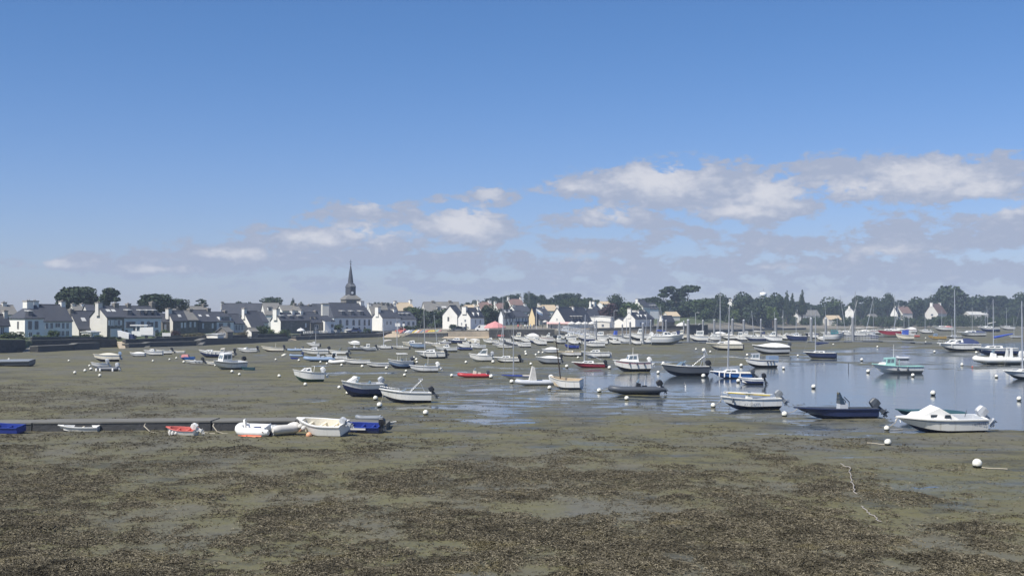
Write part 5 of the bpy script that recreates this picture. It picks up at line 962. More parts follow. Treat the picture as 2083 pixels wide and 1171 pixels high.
    if mast: rig(r_, hu.x(mast[0]), hu.z(mast[0]), zt_of(mast[1], Y, r_), L, (hu.x(1), 0, hu.z(1)), (hu.x(0), 0, hu.z(0)), hu.b(.5), mast[2] if len(mast) > 2 else (0, 0), mast[3] if len(mast) > 3 else 'alu', stays=False, r=.06)
    return r_, hu
def sail(lab, xb, xs, yb, ytop, mt=.58, yaw=0, roll=0, pitch=0, hs=.125, bm=.31, hull='white', bot='antifoul', deck='white', trunk=.055, tcol='white', boom=None, lean=(0, 0), ob=None, cover=None, mcol='alu', r=.085, rud=True, group='boats moored in the bay', fend=(), gun=None, stays=True, band=None, z=None, tr=(.34, .72)):
    r_, L, Y = place('sailboat', lab, 'sailboat', xb, xs, yb, yaw, roll, pitch, group, z)
    hs *= 1.25 * (1.14 if yb < 732 else 1); hu = Hull(L, L * bm, L * hs, .16, 2.3, .72, .36, .14); build_hull(r_, hu, hull, bot, deck, 'cream', (.05, .32), .6, gun, band)
    if trunk: cabin(r_, hu, tr[0], tr[1], trunk * L, wf=.58, col=tcol, win=2, front=1.6, rear=.2)
    zt = zt_of(ytop, Y, r_)
    bo = (boom[0] * L, boom[1], boom[2], boom[3]) if boom else None
    rig(r_, hu.x(mt), hu.z(mt) + trunk * L * .9, zt, L, (hu.x(1) - .05, 0, hu.z(1)), (hu.x(0) + .05, 0, hu.z(0)), hu.b(mt) * .95, lean, mcol, bo, r, stays=stays)
    if rud: MB().box(hu.x(0) - .34, hu.x(0) - .02, -.03, .03, hu.H * .12, hu.H * .95).build('rudder', [bot], r_)
    if ob: outboard(r_, hu.x(0) - .1, hu.z(0) - .05, ob, .9, 40, .4)
    if cover: c, h = cover; rg = [[(hu.x(t_), -hu.b(t_) * .8, hu.z(t_)), (hu.x(t_), 0, hu.z(t_) + h * L * math.sin(math.pi * min(1, t_ * 1.3 + .1))), (hu.x(t_), hu.b(t_) * .8, hu.z(t_))] for t_ in np.linspace(.02, .6, 6)]; MB().loft(rg[::-1], False).build('cover', [c], r_)
    for t_ in fend: b_ = -(hu.b(t_) + .1) if xb > xs else (hu.b(t_) + .1); MB().tube([(hu.x(t_), b_, hu.z(t_)), (hu.x(t_), b_, hu.z(t_) - .1), (hu.x(t_), b_, hu.z(t_) - .5)], [.015, .07, .07], 7).build('fender', ['white'], r_)
    if r_: rails(r_, hu, .82, .97, .5, .016) if L > 6 else None
    return r_, hu
def ribb(lab, xb, xs, yb, yaw=0, roll=0, pitch=0, tubec='lgrey', hullc='lgrey', r=.055, bm=.36, con=('cream', .45), ob=('black', 40), arch=None, seat=None, group='boats moored in the bay', ant=None, cat='inflatable boat', name='inflatable_boat', fend=(), z=None, obs=1.15, z0=None, screen=True):
    r_, L, Y = place(name, lab, cat, xb, xs, yb, yaw, roll, pitch, group, z); k_ = L / 5.5; rr = r * L
    z0 = z0 if z0 is not None else (.105 if r < .08 and L > 3.5 else None)
    hu = rib(r_, L, L * bm, rr, tubec, hullc, z0=None if z0 is None else z0 * L)
    zf = rr * 1.5 if z0 is None else z0 * L
    if con: con = norm(con); console(r_, hu.x(con[1]), zf, con[0], k_ * 1.25 * (con[2] if len(con) > 2 else 1), screen)
    if ob: outboard(r_, hu.x(0) - .15 * k_, zf + rr, ob[0], obs * max(.7, k_), ob[1])
    if arch:
        mb = MB(); t0, h, a, w_ = arch; yb_ = hu.b(.3) * .95
        for sg in (-1, 1): mb.hexa([(hu.x(t0), sg * yb_ - .05, zf + rr), (hu.x(t0) + w_, sg * yb_ - .05, zf + rr), (hu.x(t0) + w_, sg * yb_ + .05, zf + rr), (hu.x(t0), sg * yb_ + .05, zf + rr)], [(hu.x(t0) + a, sg * yb_ * .8 - .05, zf + h * L), (hu.x(t0) + a + w_ * .6, sg * yb_ * .8 - .05, zf + h * L), (hu.x(t0) + a + w_ * .6, sg * yb_ * .8 + .05, zf + h * L), (hu.x(t0) + a, sg * yb_ * .8 + .05, zf + h * L)])
        mb.box(hu.x(t0) + a, hu.x(t0) + a + w_ * .6, -yb_ * .85, yb_ * .85, zf + h * L, zf + h * L + .1); mb.build('arch', ['white'], r_)
    for t_ in fend:
        mb = MB(); y_ = (L * bm / 2 + .12) * (1 if xb < xs else -1); mb.tube([(hu.x(t_), y_, zf + rr * .6), (hu.x(t_), y_, zf + rr * .3), (hu.x(t_), y_, zf - rr * 1.2)], [.02, .11, .11], 7); mb.build('fender', ['white'], r_)
    if ant: tubes(r_, 'antenna', [[(hu.x(ant[0]), 0, zf), (hu.x(ant[0]) - .1, 0, zf + ant[1] * L)]], .022, 'white')
    return r_, hu
def dinghy(lab, xb, xs, yb, name='rowing_boat', cat='rowing boat', **k):
    k.setdefault('hs', .2); k.setdefault('bm', .42); k.setdefault('cock', (.04, .86)); k.setdefault('floor', .35); k.setdefault('ob', None); k.setdefault('inner', k.get('deck', 'cream'))
    return motor(lab, xb, xs, yb, name=name, cat=cat, **k)
# ------------------------------------------------------------------ boats along the low wall (nearest)
G1 = 'dinghies lying along the low concrete wall'
dinghy('royal blue plastic dinghy lying at the left end of the low wall', -38, 48, 886, yaw=-12, hull='vblue', bot='navy', deck='vblue', hs=.15, group=G1, sheer=.4, thwart=(.35, .65), roll=-8)
dinghy('small plain white tender dinghy lying alone against the low wall', 120, 200, 883, yaw=4, hull='white', bot='white', deck='white', hs=.12, bm=.36, group=G1, thwart=(.4,), roll=-5)
r_, hu = dinghy('coral red dinghy with dirty white hull and tilted outboard on the low wall', 338, 402, 888, yaw=-14, hull='white', bot='lgrey', deck='coral', inner='coral', gun='coral', hs=.18, group=G1, thwart=(.3, .62), ob=('white', 62), obs=.8, roll=-12)
for q in (.55, .68, .8): MB().tube([(hu.x(q), hu.b(q) + .06, hu.z(q) - .05), (hu.x(q), hu.b(q) + .1, hu.z(q) - .14), (hu.x(q), hu.b(q) + .06, hu.z(q) - .38)], [.03, .09, .08], 7).build('fender', ['canvas'], r_)
r_, hu = ribb('orange sided inflatable with white upper tubes and folded frame by the low wall', 480, 552, 888, yaw=-16, tubec='white', hullc='afred', r=.125, bm=.6, con=None, ob=None, group=G1, roll=-14)
mb = MB(); mb.tube([(-.8, .52, .16), (0, .56, .15), (.6, .42, .2)], .15, 8); mb.build('lower_tube', ['orange'], r_)
tubes(r_, 'frame', [[(.45, -.2, .3), (.50, -.18, .95), (.42, .1, 1.0), (.3, .25, .35)]], .05, 'white')
MB().box(-.5, .0, -.35, .2, .3, .55, 0, .05, .05).build('seat', ['navycanvas'], r_); MB().tube([(-.1, -.5, .45), (-.9, .6, .5)], .03, 6).build('oar', ['wood'], r_)
r_, hu = ribb('half deflated grey inflatable dinghy between orange inflatable and white rowing boat', 606, 556, 887, yaw=38, tubec='canvas', hullc='lgrey', r=.15, bm=.72, con=None, ob=None, group=G1, roll=-6)
r_, hu = dinghy('large white rowing boat with silver outboard and orange fender on the low wall', 606, 706, 887, yaw=-20, hull='white', bot='dgrey', deck='white', inner='cream', hs=.21, bm=.5, group=G1, thwart=(.25, .5, .75), ob=('lgrey', 66), obs=.85, roll=-13, sheer=.34)
MB().ball((hu.x(.62), hu.b(.6) + .17, hu.z(.5) * .42), .17).build('fender', ['peach'], r_)
for q in (.78, .88): MB().ball((hu.x(q), hu.b(q) + .08, hu.z(q) * .68), .14).build('fender', ['canvas'], r_)
r_, hu = dinghy('navy blue plastic boat with black outboard beside the large white rowing boat', 690, 776, 881, yaw=-10, hull='navy', bot='navy', deck='vblue', inner='vblue', band='vblue', hs=.15, bm=.46, group=G1, thwart=(.2, .45, .7), ob=('black', 15), obs=.9, roll=-10)
MB().box(-.5, .9, hu.b(.5) + .02, hu.b(.5) + .08, hu.z(.4) - .12, hu.z(.4) - .04).build('plank', ['white'], r_)
ribb('small grey inflatable resting on the end of the low wall behind the navy boat', 722, 776, 868, tubec='grey', hullc='dgrey', r=.09, bm=.45, con=None, ob=None, group=G1, z=.32)
dinghy('slim white kayak tip sticking out past the end of the low wall', 806, 762, 869, hull='white', bot='white', deck='white', hs=.11, bm=.26, group=G1, z=.12)
# ------------------------------------------------------------------ middle distance, left to right
motor('small white cuddy boat with green waterline alone on the mud', 598, 655, 778, yaw=24, hull='white', bot='afgreen', deck='white', cab=(.4, .8, .13), hs=.26, bm=.42, ob=('white', 40), cock=(.05, .38), arch=(.36, .2, -.1), roll=3)
motor('white motorboat with navy lower hull and boxy bow cuddy', 697, 772, 808, yaw=32, hull='navy', band='white', bot='navy', deck='white', cab=(.62, .9, .13, 'white', 2), hs=.25, bm=.40, ob=('lgrey', 42), cock=(.05, .58), ws=(.66, .14), roll=-3, con=('lgrey', .3))
r_, hu = motor('white runabout with tall bare bimini frame and black outboard', 772, 876, 819, yaw=6, hull='white', bot='navy', deck='white', hs=.17, cock=(.06, .55), ob=('black', 42), bim=(.12, .42, .26), con=None, ws=(.56, .05), rail=(.62, .05), obs=1.05)
motor('white open motorboat with white outboard and thin antenna', 833, 890, 757, yaw=10, hull='white', bot='lgrey', deck='white', hs=.17, ob=('white', 40), con=('white', .42), ant=(.35, 0, .35))
ribb('red inflatable boat with cream console and black outboard', 930, 992, 768, yaw=6, tubec='red', hullc='afred', r=.06, con=('cream', .42), ob=('dgrey', 12), obs=.95)
r_, hu = sail('small blue decked catamaran with bare mast beside the grey console inflatable', 1021, 1082, 771, 655, mt=.62, hull='lgrey', bot='lgrey', deck='vblue', hs=.11, bm=.34, trunk=0, r=.06, rud=False, stays=True)
ribb('pale grey inflatable boat with tall covered console and white outboard', 1047, 1122, 784, yaw=8, tubec='lgrey', hullc='lgrey', r=.062, con=None, ob=('white', 28), obs=1.2)
MB().hexa([(-.3, -.35, .55), (.42, -.35, .55), (.42, .35, .55), (-.3, .35, .55)], [(-.12, -.22, 1.85), (.12, -.22, 1.95), (.12, .22, 1.95), (-.12, .22, 1.85)]).build('console_cover', ['canvas'], bpy.data.objects[[o.name for o in COL.objects if o.get('label', '').startswith('pale grey inflatable boat with tall')][0]])
dinghy('cream wooden rowing boat with dark leaning mast', 1120, 1183, 791, yaw=-22, hull='white', bot='lgrey', deck='tan', inner='tan', gun='cream', hs=.24, bm=.44, thwart=(.25, .5, .72), mast=(.66, 684, (2, 5), 'dwood'), roll=-7, sheer=.35)
ribb('large dark grey inflatable boat with black outboard and aerial', 1236, 1345, 802, yaw=5, tubec='dgrey', hullc='dgrey', r=.058, con=('black', .42, .8), ob=('black', 42), ant=(.3, .26))
r_, hu = motor('white wheelhouse fishing cruiser with big side windows and white outboard', 1247, 1322, 756, yaw=10, hull='white', bot='antifoul', deck='white', wh=(.32, .66, .19, 'white', 2, .5, .1), cab=(.62, .86, .06, 'white', 0), hs=.21, ob=('white', 42), cock=(.05, .3), fend=(.2, .4, .6), ant=(.45, .18, .38))
r_, hu = motor('dark hulled open motorboat with white bubble windscreen and folding frame', 1345, 1440, 764, yaw=6, hull='dgrey', bot='antifoul', deck='cream', gun='white', hs=.165, cock=(.05, .6), ob=('black', 30), ws=(.62, .09), con=('white', .5), rail=(.8, .03))
tubes(r_, 'stern_frame', [[(hu.x(.12), -.7, hu.z(.1)), (hu.x(.02), -.55, hu.z(.1) + 1.5)], [(hu.x(.3), -.7, hu.z(.1)), (hu.x(.02), -.5, hu.z(.1) + 1.2)], [(hu.x(.02), -.55, hu.z(.1) + 1.9), (hu.x(.02), .5, hu.z(.1) + 1.2)], [(hu.x(.02), -.55, hu.z(.1)), (hu.x(.02), -.55, hu.z(.1) + 2.0)]], .03, 'alu')
sail('bright blue hulled sailboat with white deck and small cabin', 1445, 1528, 769, 620, mt=.58, hull='blue', bot='blue', deck='white', gun='white', hs=.13, fend=(.8, .68, .55, .3), ob='dgrey', trunk=.07)
dinghy('white and navy tender with black outboard near the bright blue sailboat', 1503, 1552, 781, yaw=-6, hull='navy', band='white', bot='navy', deck='white', hs=.2, ob=('black', 20), thwart=(.4, .65), cover=None)
motor('small white and grey fishing boat with open wheelhouse, stern net pound', 1515, 1580, 747, yaw=4, hull='white', bot='afblk', deck='cream', wh=(.56, .8, .18, 'lgrey', 2, .1), hs=.19, ob=None, name='fishing_boat', cat='fishing boat', fend=(.15, .25, .35), cock=(.03, .52))
MB().box(-2.2, -.9, -.75, .75, .8, 1.6).build('net_pound', ['bgrey'], bpy.data.objects[[o.name for o in COL.objects if o.get('label', '').startswith('small white and grey fishing boat')][0]])
sail('long cream sailboat moored right in front of the pontoon', 1437, 1510, 713, 593, mt=.62, hull='cream', bot='antifoul', deck='cream', boom=(.42, 1.0, .1, 'canvas'), hs=.135, r=.11, cover=('canvas', .1))
motor('white topped motor cruiser with dark grey hull on the water edge', 1530, 1604, 721, yaw=4, hull='lgrey', band='dgrey', bot='dgrey', deck='white', cover=('white', .10), hs=.17, ob=('dgrey', 10), obs=1.0)
sail('navy blue sailboat with dark sail cover floating on still water', 1635, 1698, 729, 632, mt=.62, hull='navy', bot='navy', deck='white', gun='white', boom=(.42, .9, .35, 'navycanvas'), hs=.15, trunk=.05, z=-.12)
r_, hu = motor('mint green and white fishing boat with small wheelhouse and tall antenna', 1773, 1874, 759, yaw=4, hull='white', band='white', bot='white', deck='mint', gun='mint', inner='mint', wh=(.56, .76, .15, 'mint', 2, .25), cab=(.7, .9, .05, 'white', 0), hs=.135, deep=.5, ob=None, name='fishing_boat', cat='fishing boat', fend=(.35, .55), ant=(.56, .12, .42), cock=(.03, .55), z=-.16)
for t_ in (0, 1): tubes(r_, 'mizzen_frame', [[(hu.x(.48), (-.5 + t_) * 1.2, hu.z(.4)), (hu.x(.48), (-.5 + t_) * 1.2, hu.z(.4) + .75)]], .04, 'mint')
ribb('little grey inflatable tender floating behind the mint green fishing boat', 1822, 1848, 731, tubec='lgrey', hullc='grey', r=.11, bm=.5, con=None, ob=None, z=-.1)
sail('white sailboat with long windowed cabin and navy cockpit tent', 1907, 1992, 714, 589, mt=.58, hull='white', bot='antifoul', deck='white', trunk=.10, hs=.13, tr=(.4, .85), r=.11, cover=('navycanvas', .14), rud=False, z=-.1, fend=(.95, .7))
sail('white and navy sailboat with blue boom cover behind the white arch inflatable', 1978, 2068, 722, 608, mt=.52, hull='navy', band='white', bot='navy', deck='white', boom=(.45, 1.2, .9, 'bluecanvas'), hs=.12, trunk=.05, z=-.1, rud=False)
ribb('big white inflatable boat with raked arch at the right edge', 1978, 2078, 741, tubec='white', hullc='dgrey', r=.058, con=('white', .58, .9), ob=('white', 10), arch=(.2, .24, .0, .5), z=-.1, bm=.34)
sail('pale sailboat hull cut off by the right edge of the picture', 2040, 2140, 771, 612, mt=.6, hull='lgrey', bot='dgrey', deck='white', hs=.14, trunk=.05, gun='white', z=-.1, r=.085)
r_, L_, Y_ = place('swim_float', 'yellow rope float with two big white balls below the white arch inflatable', 'float', 2000, 2046, 741, 0, 0, 0, None, z=.0)
mb = MB(); mb.tube([(-.9 - .4, 0, .12), (.9 + .4, 0, .12)], .11, 8); mb.build('bar', ['yellow'], r_)
for q in (-1.35, 1.35): MB().ball((q, 0, .42), .48).build('ball', ['buoy'], r_)
for q in (-.45, .45): MB().ball((q, 0, .2), .2).build('small_ball', ['buoy'], r_)
# ------------------------------------------------------------------ right foreground
r_, hu = motor('white console boat with yellow rod tubes lettered on its side', 1466, 1586, 832, yaw=7, hull='white', bot='navy', deck='cream', gun='white', band='white', hs=.15, cock=(.05, .82), con=('white', .52, 1.15), ob=('grey', 44), obs=1.2, rail=(.86, .06), fend=(.83,), deep=.36)
tubes(r_, 'rod_tube', [[(hu.x(.2), s_ * .62, hu.z(.3) + .22), (hu.x(.9), s_ * .45, hu.z(.9) + .3)] for s_ in (-1, 1)], .05, 'yellow')
tubes(r_, 'rail_bar', [[(hu.x(.18), s_ * .9, hu.z(.3) + .3), (hu.x(.93), s_ * .3, hu.z(.9) + .34)] for s_ in (-1, 1)], .035, 'white')
def lettering(root, text, x, y, z, size, m, rz=math.pi, rx=math.pi / 2 - .12):
    cu = bpy.data.curves.new('lettering', 'FONT'); cu.body = text; cu.size = size; cu.extrude = .003; o = bpy.data.objects.new('lettering', cu); COL.objects.link(o)
    dg = bpy.context.evaluated_depsgraph_get(); me = bpy.data.meshes.new_from_object(o.evaluated_get(dg)); bpy.data.objects.remove(o); me.materials.clear(); me.materials.append(M[m])
    o = obj('lettering', me, root); o.location = (x, y, z); o.rotation_euler = (rx, 0, rz); return o
lettering(r_, 'AY C04373', hu.x(.66), hu.b(.5) * .975 + .02, hu.H * .46, .25, 'grey')
r_, hu = motor('long dark navy open boat with slanted windscreen console', 1615, 1782, 851, yaw=5, hull='navy', bot='navy', deck='dgrey', inner='dgrey', gun='navy', hs=.105, bm=.30, cock=(.05, .85), ob=('dgrey', 50), obs=1.1, sheer=.12, rake=.16)
mb = MB(); x0 = hu.x(.40); mb.hexa([(x0 - .25, -.35, .4), (x0 + .35, -.35, .4), (x0 + .35, .35, .4), (x0 - .25, .35, .4)], [(x0 - .2, -.33, 1.05), (x0 + .3, -.33, 1.05), (x0 + .3, .33, 1.05), (x0 - .2, .33, 1.05)]); c_ = mb.build('console', ['lgrey'], r_)
MB().hexa([(x0 - .02, -.36, 1.05), (x0 + .32, -.36, 1.05), (x0 + .32, .36, 1.05), (x0 - .02, .36, 1.05)], [(x0 + .26, -.2, 1.78), (x0 + .33, -.2, 1.78), (x0 + .33, .2, 1.78), (x0 + .26, .2, 1.78)]).build('screen', ['glass'], c_)
tubes(r_, 'grab_rail', [[(x0 - .3, -.33, .5), (x0 - .3, -.33, 1.15), (x0 + .05, -.33, 1.5)], [(x0 - .3, .33, .5), (x0 - .3, .33, 1.15), (x0 + .05, .33, 1.5)]], .03, 'dgrey')
r_, hu = motor('dark green covered boat half hidden behind the white cuddy cruiser', 1824, 1960, 854, yaw=-4, hull='dteal', bot='dteal', deck='dteal', hs=.105, bm=.3, cover=('dteal', .045), ob=None, rake=.14)
r_, hu = motor('white cuddy cruiser with navy bottom and silver outboard, nearest on the right', 1820, 1999, 879, yaw=5, hull='white', bot='navy', deck='white', gun='white', hs=.137, bm=.38, cock=(.04, .44), ob=('lgrey', 48), obs=1.15, fend=(), deep=.30, sheer=.10, rake=.15)
x0, x1 = hu.x(.44), hu.x(.86); zb_ = hu.z(.6)
mb = MB(); mb.hexa([(x0 - .6, -.82, zb_ - .05), (x1 - .2, -.42, zb_ - .02), (x1 - .2, .42, zb_ - .02), (x0 - .6, .82, zb_ - .05)], [(x0 + .55, -.60, zb_ + .62), (x0 + .62, -.56, zb_ + .62), (x0 + .62, .56, zb_ + .62), (x0 + .55, .60, zb_ + .62)])
mb.hexa([(x0 + .3, -.62, zb_), (x1 + .02, -.4, zb_), (x1 + .02, .4, zb_), (x0 + .3, .62, zb_)], [(x0 + .5, -.5, zb_ + .33), (x1 - .3, -.32, zb_ + .28), (x1 - .3, .32, zb_ + .28), (x0 + .5, .5, zb_ + .33)]); cu_ = mb.build('cuddy', ['white'], r_)
for sg in (-1, 1):
    MB().box(x0 + .55, x0 + 1.05, sg * .585 - .02, sg * .585 + .02, zb_ + .09, zb_ + .23).build('window', ['glass'], cu_); MB().box(x0 - .08, x0 + .32, sg * .74 - .03, sg * .74 + .03, zb_ + .06, zb_ + .24, 0, .06).build('window', ['glass'], cu_)
tubes(r_, 'tiller_post', [[(hu.x(.2), 0, hu.z(.2)), (hu.x(.18), 0, hu.z(.2) + .4)]], .02, 'dgrey'); tubes(r_, 'bow_hook', [[(hu.x(.985), .05, hu.z(1)), (hu.x(1.015), .05, hu.z(1) - .25)], [(hu.x(.96), -.1, hu.z(1)), (hu.x(.965), .22, hu.z(1) - .32)]], .022, 'white')
lettering(r_, 'SN B78755', hu.x(.245), hu.b(.12) * .97 + .02, hu.H * .66, .24, 'navy')
# ------------------------------------------------------------------ left cluster by the sea wall
motor('dark flat work pontoon lying at the left edge of the picture', -30, 66, 747, hull='dgrey', bot='afblk', deck='grey', hs=.10, bm=.4, cock=None, ob=None, fine=5, name='work_pontoon', cat='pontoon boat', sheer=.02)
motor('cream covered boat with blue stern, leaning beside the dark inflatable', 192, 240, 737, yaw=18, hull='cream', bot='navy', deck='cream', cover=('cream', .11), hs=.2, ob=('bgrey', 20), roll=8)
motor('little white open boat wedged against the dark fendered inflatable', 187, 216, 750, yaw=25, hull='white', bot='lgrey', deck='white', hs=.24, ob=('lgrey', 30), con=('bgrey', .3))
ribb('dark grey inflatable boat hung with white fenders', 197, 241, 757, yaw=-8, tubec='dgrey', hullc='afblk', r=.085, ob=('lgrey', 30), con=None, fend=(.1, .75, .95), bm=.42)
motor('low white hull under a pale blue tarpaulin', 264, 296, 727, yaw=-4, hull='lgrey', bot='dgrey', deck='white', cover=('white', .09), hs=.16, ob=None)
motor('white cuddy boat right beside the pale blue tarpaulin one', 293, 331, 725, yaw=3, hull='white', band='lgrey', bot='lgrey', deck='white', cab=(.45, .8, .1), hs=.17, ob=None)
motor('white console boat with black outboard right of the tarpaulin one', 318, 349, 722, yaw=12, hull='white', bot='afblk', deck='white', con=('white', .5, 1.4), hs=.18, ob=('black', 45))
dinghy('long low white canoe under the sea wall', 345, 376, 720, hull='white', bot='lgrey', deck='cream', hs=.12, bm=.24)
dinghy('blue rowing boat with red tarpaulin bundle', 366, 396, 733, hull='blue', band='vblue', bot='blue', deck='blue', hs=.16, thwart=(.4,))
MB().box(-.3, .9, -.4, .4, .45, .85, 0, .15, .12).build('bundle', ['redcanvas'], bpy.data.objects[[o.name for o in COL.objects if o.get('label', '').startswith('blue rowing boat with red')][0]])
motor('small white runabout with steering pod in front of the blue rowing boat', 378, 412, 741, yaw=8, hull='white', bot='dgrey', deck='white', con=('white', .45, 1.5), hs=.15, ob=('black', 40), fend=(.2, .4))
motor('white and navy half decked boat hung with pale fenders', 405, 455, 728, yaw=6, hull='navy', band='white', bot='navy', deck='white', cab=(.45, .78, .06), hs=.17, ob=None, fend=(.2, .35, .5, .65))
motor('cream cabin boat with dark windscreen and black outboard', 431, 476, 727, yaw=4, hull='cream', bot='dgrey', deck='cream', wh=(.42, .62, .15, 'cream', 1, .3), hs=.17, ob=('black', 20))
motor('white wheelhouse boat seen from its stern, outboard raised', 440, 488, 753, yaw=50, hull='white', bot='lgrey', deck='white', wh=(.48, .78, .22, 'white', 2, .2), hs=.17, ob=('black', 30), roll=-5, bm=.42)
dinghy('small white dinghy with dull red bottom left of the raised outboard wheelhouse boat', 419, 444, 743, hull='white', bot='afred', deck='cream', hs=.2)
dinghy('teal green rowing boat lying low on the mud', 490, 518, 754, hull='dteal', bot='teal', deck='dteal', hs=.17)
motor('white runabout with pointed windscreen nearest the small stone boathouse', 484, 523, 718, yaw=3, hull='white', bot='afblk', deck='white', hs=.14, ws=(.55, .1), ob=('black', 25), cab=(.5, .75, .06, 'white', 0))
motor('cream motorboat with slanted pole and black outboard under the sea wall', 532, 577, 716, yaw=3, hull='cream', bot='dwood', deck='cream', hs=.14, ob=('black', 40), ant=(.38, 0, .2), ws=(.55, .06))
ribb('grey inflatable boat under the wall left of the pale slipway', 584, 616, 715, tubec='bgrey', hullc='grey', r=.07, ob=('dgrey', 20), con=('lgrey', .45))
sail('small white yacht with stern arch close below the town hall wall', 624, 650, 706, 664, mt=.3, hull='white', bot='dgrey', deck='white', hs=.2, trunk=.12, stays=True)
ribb('blue grey inflatable boat with dark outboard left of the console inflatable', 588, 616, 726, tubec='bgrey', hullc='navy', r=.075, ob=('navy', 30), con=None)
dinghy('bright blue plastic kayak lying on the mud', 590, 607, 731, hull='vblue', bot='vblue', deck='vblue', hs=.15, bm=.3)
motor('white motorboat with low cabin behind the console inflatable', 613, 668, 722, yaw=5, hull='white', bot='lgrey', deck='white', cab=(.4, .72, .08), hs=.14, ob=('black', 30))
motor('white fast boat with raked windscreen in front of the town hall', 664, 709, 722, yaw=-4, hull='white', bot='navy', deck='white', ws=(.4, .14), hs=.13, ob=('dgrey', 30))
ribb('large blue grey inflatable boat with twin seats and console', 617, 678, 736, yaw=5, tubec='bgrey', hullc='navy', r=.06, con=('lgrey', .5), ob=('black', 10), bm=.38)
motor('white wheelhouse boat with open stern beside the large blue grey inflatable', 663, 706, 733, yaw=6, hull='white', bot='dgrey', deck='white', wh=(.5, .72, .17, 'white', 1, .1), hs=.17, ob=('black', 40))
ribb('white inflatable dinghy lying in front of the open stern wheelhouse boat', 668, 704, 741, tubec='white', hullc='lgrey', r=.10, bm=.45, con=None, ob=None, pitch=4)
motor('sleek white day boat with long foredeck', 698, 752, 742, yaw=6, hull='white', bot='lgrey', deck='white', cock=(.05, .35), hs=.15, ob=None, ws=(.38, .06))
motor('white open boat with black engine cover right of the sleek day boat', 744, 790, 747, yaw=10, hull='white', bot='navy', deck='white', hs=.16, cock=(.05, .75), ob=None)
motor('grey blue hulled boat with white hard top', 790, 836, 750, yaw=28, hull='bgrey', band='white', bot='navy', deck='white', ttop=(.22, .62, .28), con=('white', .42, 1.3), hs=.24, bm=.42, ob=('dgrey', 30))
ribb('black and white inflatable boat left of the small wheelhouse boat', 706, 742, 713, tubec='dgrey', hullc='navy', r=.07, con=('white', .6), ob=('black', 20))
motor('white boat under a rounded white cover close to the town hall wall', 708, 732, 703, hull='white', bot='navy', deck='white', cover=('white', .16), hs=.18, ob=None)
motor('small white wheelhouse boat with dark outboard, stern to the right', 733, 764, 714, yaw=10, hull='grey', band='white', bot='navy', deck='white', wh=(.4, .62, .2, 'white', 2, .1), hs=.18, ob=('black', 35))
sail('white sailboat with slanting spare mast below the blank sunlit gable', 765, 796, 710, 654, mt=.5, hull='white', bot='navy', deck='white', boom=(.5, .6, .4, 'canvas'), hs=.15)
sail('low white sailboat with single thin mast by the broad slipway', 797, 832, 711, 646, mt=.7, hull='cream', bot='dgrey', deck='white', hs=.12, trunk=.04)
motor('cream cabin cruiser below the coloured kayak rack', 818, 858, 706, yaw=4, hull='cream', bot='lgrey', deck='cream', cab=(.35, .75, .11), hs=.15, ob=None)
motor('plain grey barge like boat right of the cream cabin cruiser', 832, 866, 709, hull='bgrey', bot='grey', deck='lgrey', hs=.2, ob=None, cock=(.1, .8))
sail('white sailboat with dark outboard and tall mast on the open mud', 845, 906, 730, 628, mt=.68, hull='white', band='white', bot='dgrey', deck='white', ob='black', hs=.17, trunk=.07, fend=(.3, .7), boom=(.35, .8, .0, 'canvas'))
motor('white wedge shaped cruiser behind the tall masted white sailboat', 886, 930, 716, yaw=4, hull='lgrey', band='white', bot='grey', deck='white', cab=(.35, .7, .13), hs=.15, ob=None)
ribb('navy blue inflatable boat right of the white wedge shaped cruiser', 928, 960, 713, tubec='navy', hullc='afblk', r=.08, con=None, ob=('white', 10))
sail('cream sailboat with crossed masts below the tan quay wall', 870, 908, 706, 640, mt=.5, hull='cream', bot='lgrey', deck='cream', hs=.13, lean=(6, 0))
motor('navy cabin cruiser with white foredeck below the tan quay wall', 910, 946, 699, yaw=3, hull='navy', bot='afblk', deck='white', cab=(.3, .75, .12), hs=.16, ob=('white', 20))
motor('small blue and white cruiser left of the navy cabin cruiser', 892, 918, 701, hull='navy', band='white', bot='white', deck='white', cab=(.4, .75, .16), hs=.16, ob=None)
motor('white sports cruiser with large curved side window and raked cabin', 954, 1000, 736, yaw=8, hull='white', bot='lgrey', deck='white', wh=(.2, .66, .25, 'white', 1, 1.1, .0), hs=.24, ob=('lgrey', 20), cock=(.02, .15), bm=.4)
sail('white sailboat with black stern gear beside the large curved window cruiser', 1003, 1056, 738, 605, mt=.6, hull='white', bot='afblk', deck='white', ob='black', hs=.17, trunk=.06, boom=(.55, 1.7, -.3, 'dgrey'), r=.075)
motor('white cuddy boat behind the large curved window cruiser', 956, 988, 710, yaw=10, hull='white', bot='lgrey', deck='white', cab=(.4, .7, .1), hs=.18, ob=None)
sail('white sailboat with leaning mast in front of the pier', 1002, 1042, 709, 640, mt=.6, hull='white', bot='lgrey', deck='white', hs=.14, trunk=.05, lean=(-8, 0))
dinghy('white half decked launch right of the leaning mast sailboat', 1050, 1080, 707, hull='white', bot='dgrey', deck='white', hs=.22)
r_, hu = motor('white boat under a fringed cover with drooping edge', 1090, 1140, 741, yaw=3, hull='grey', bot='afblk', deck='white', cover=('white', .10), hs=.2, ob=('black', 20), roll=2)
sail('dark red hulled sailboat with yellow boom lowered over the cabin', 1163, 1230, 748, 640, mt=.62, hull='dred', bot='dred', deck='white', gun='white', hs=.13, trunk=.06, ob='black', boom=(.5, 1.0, -.8, None))
motor('pale covered boat left of the yellow decked sailboat', 1102, 1136, 719, yaw=4, hull='lgrey', bot='lgrey', deck='white', cover=('white', .14), hs=.17, ob=None)
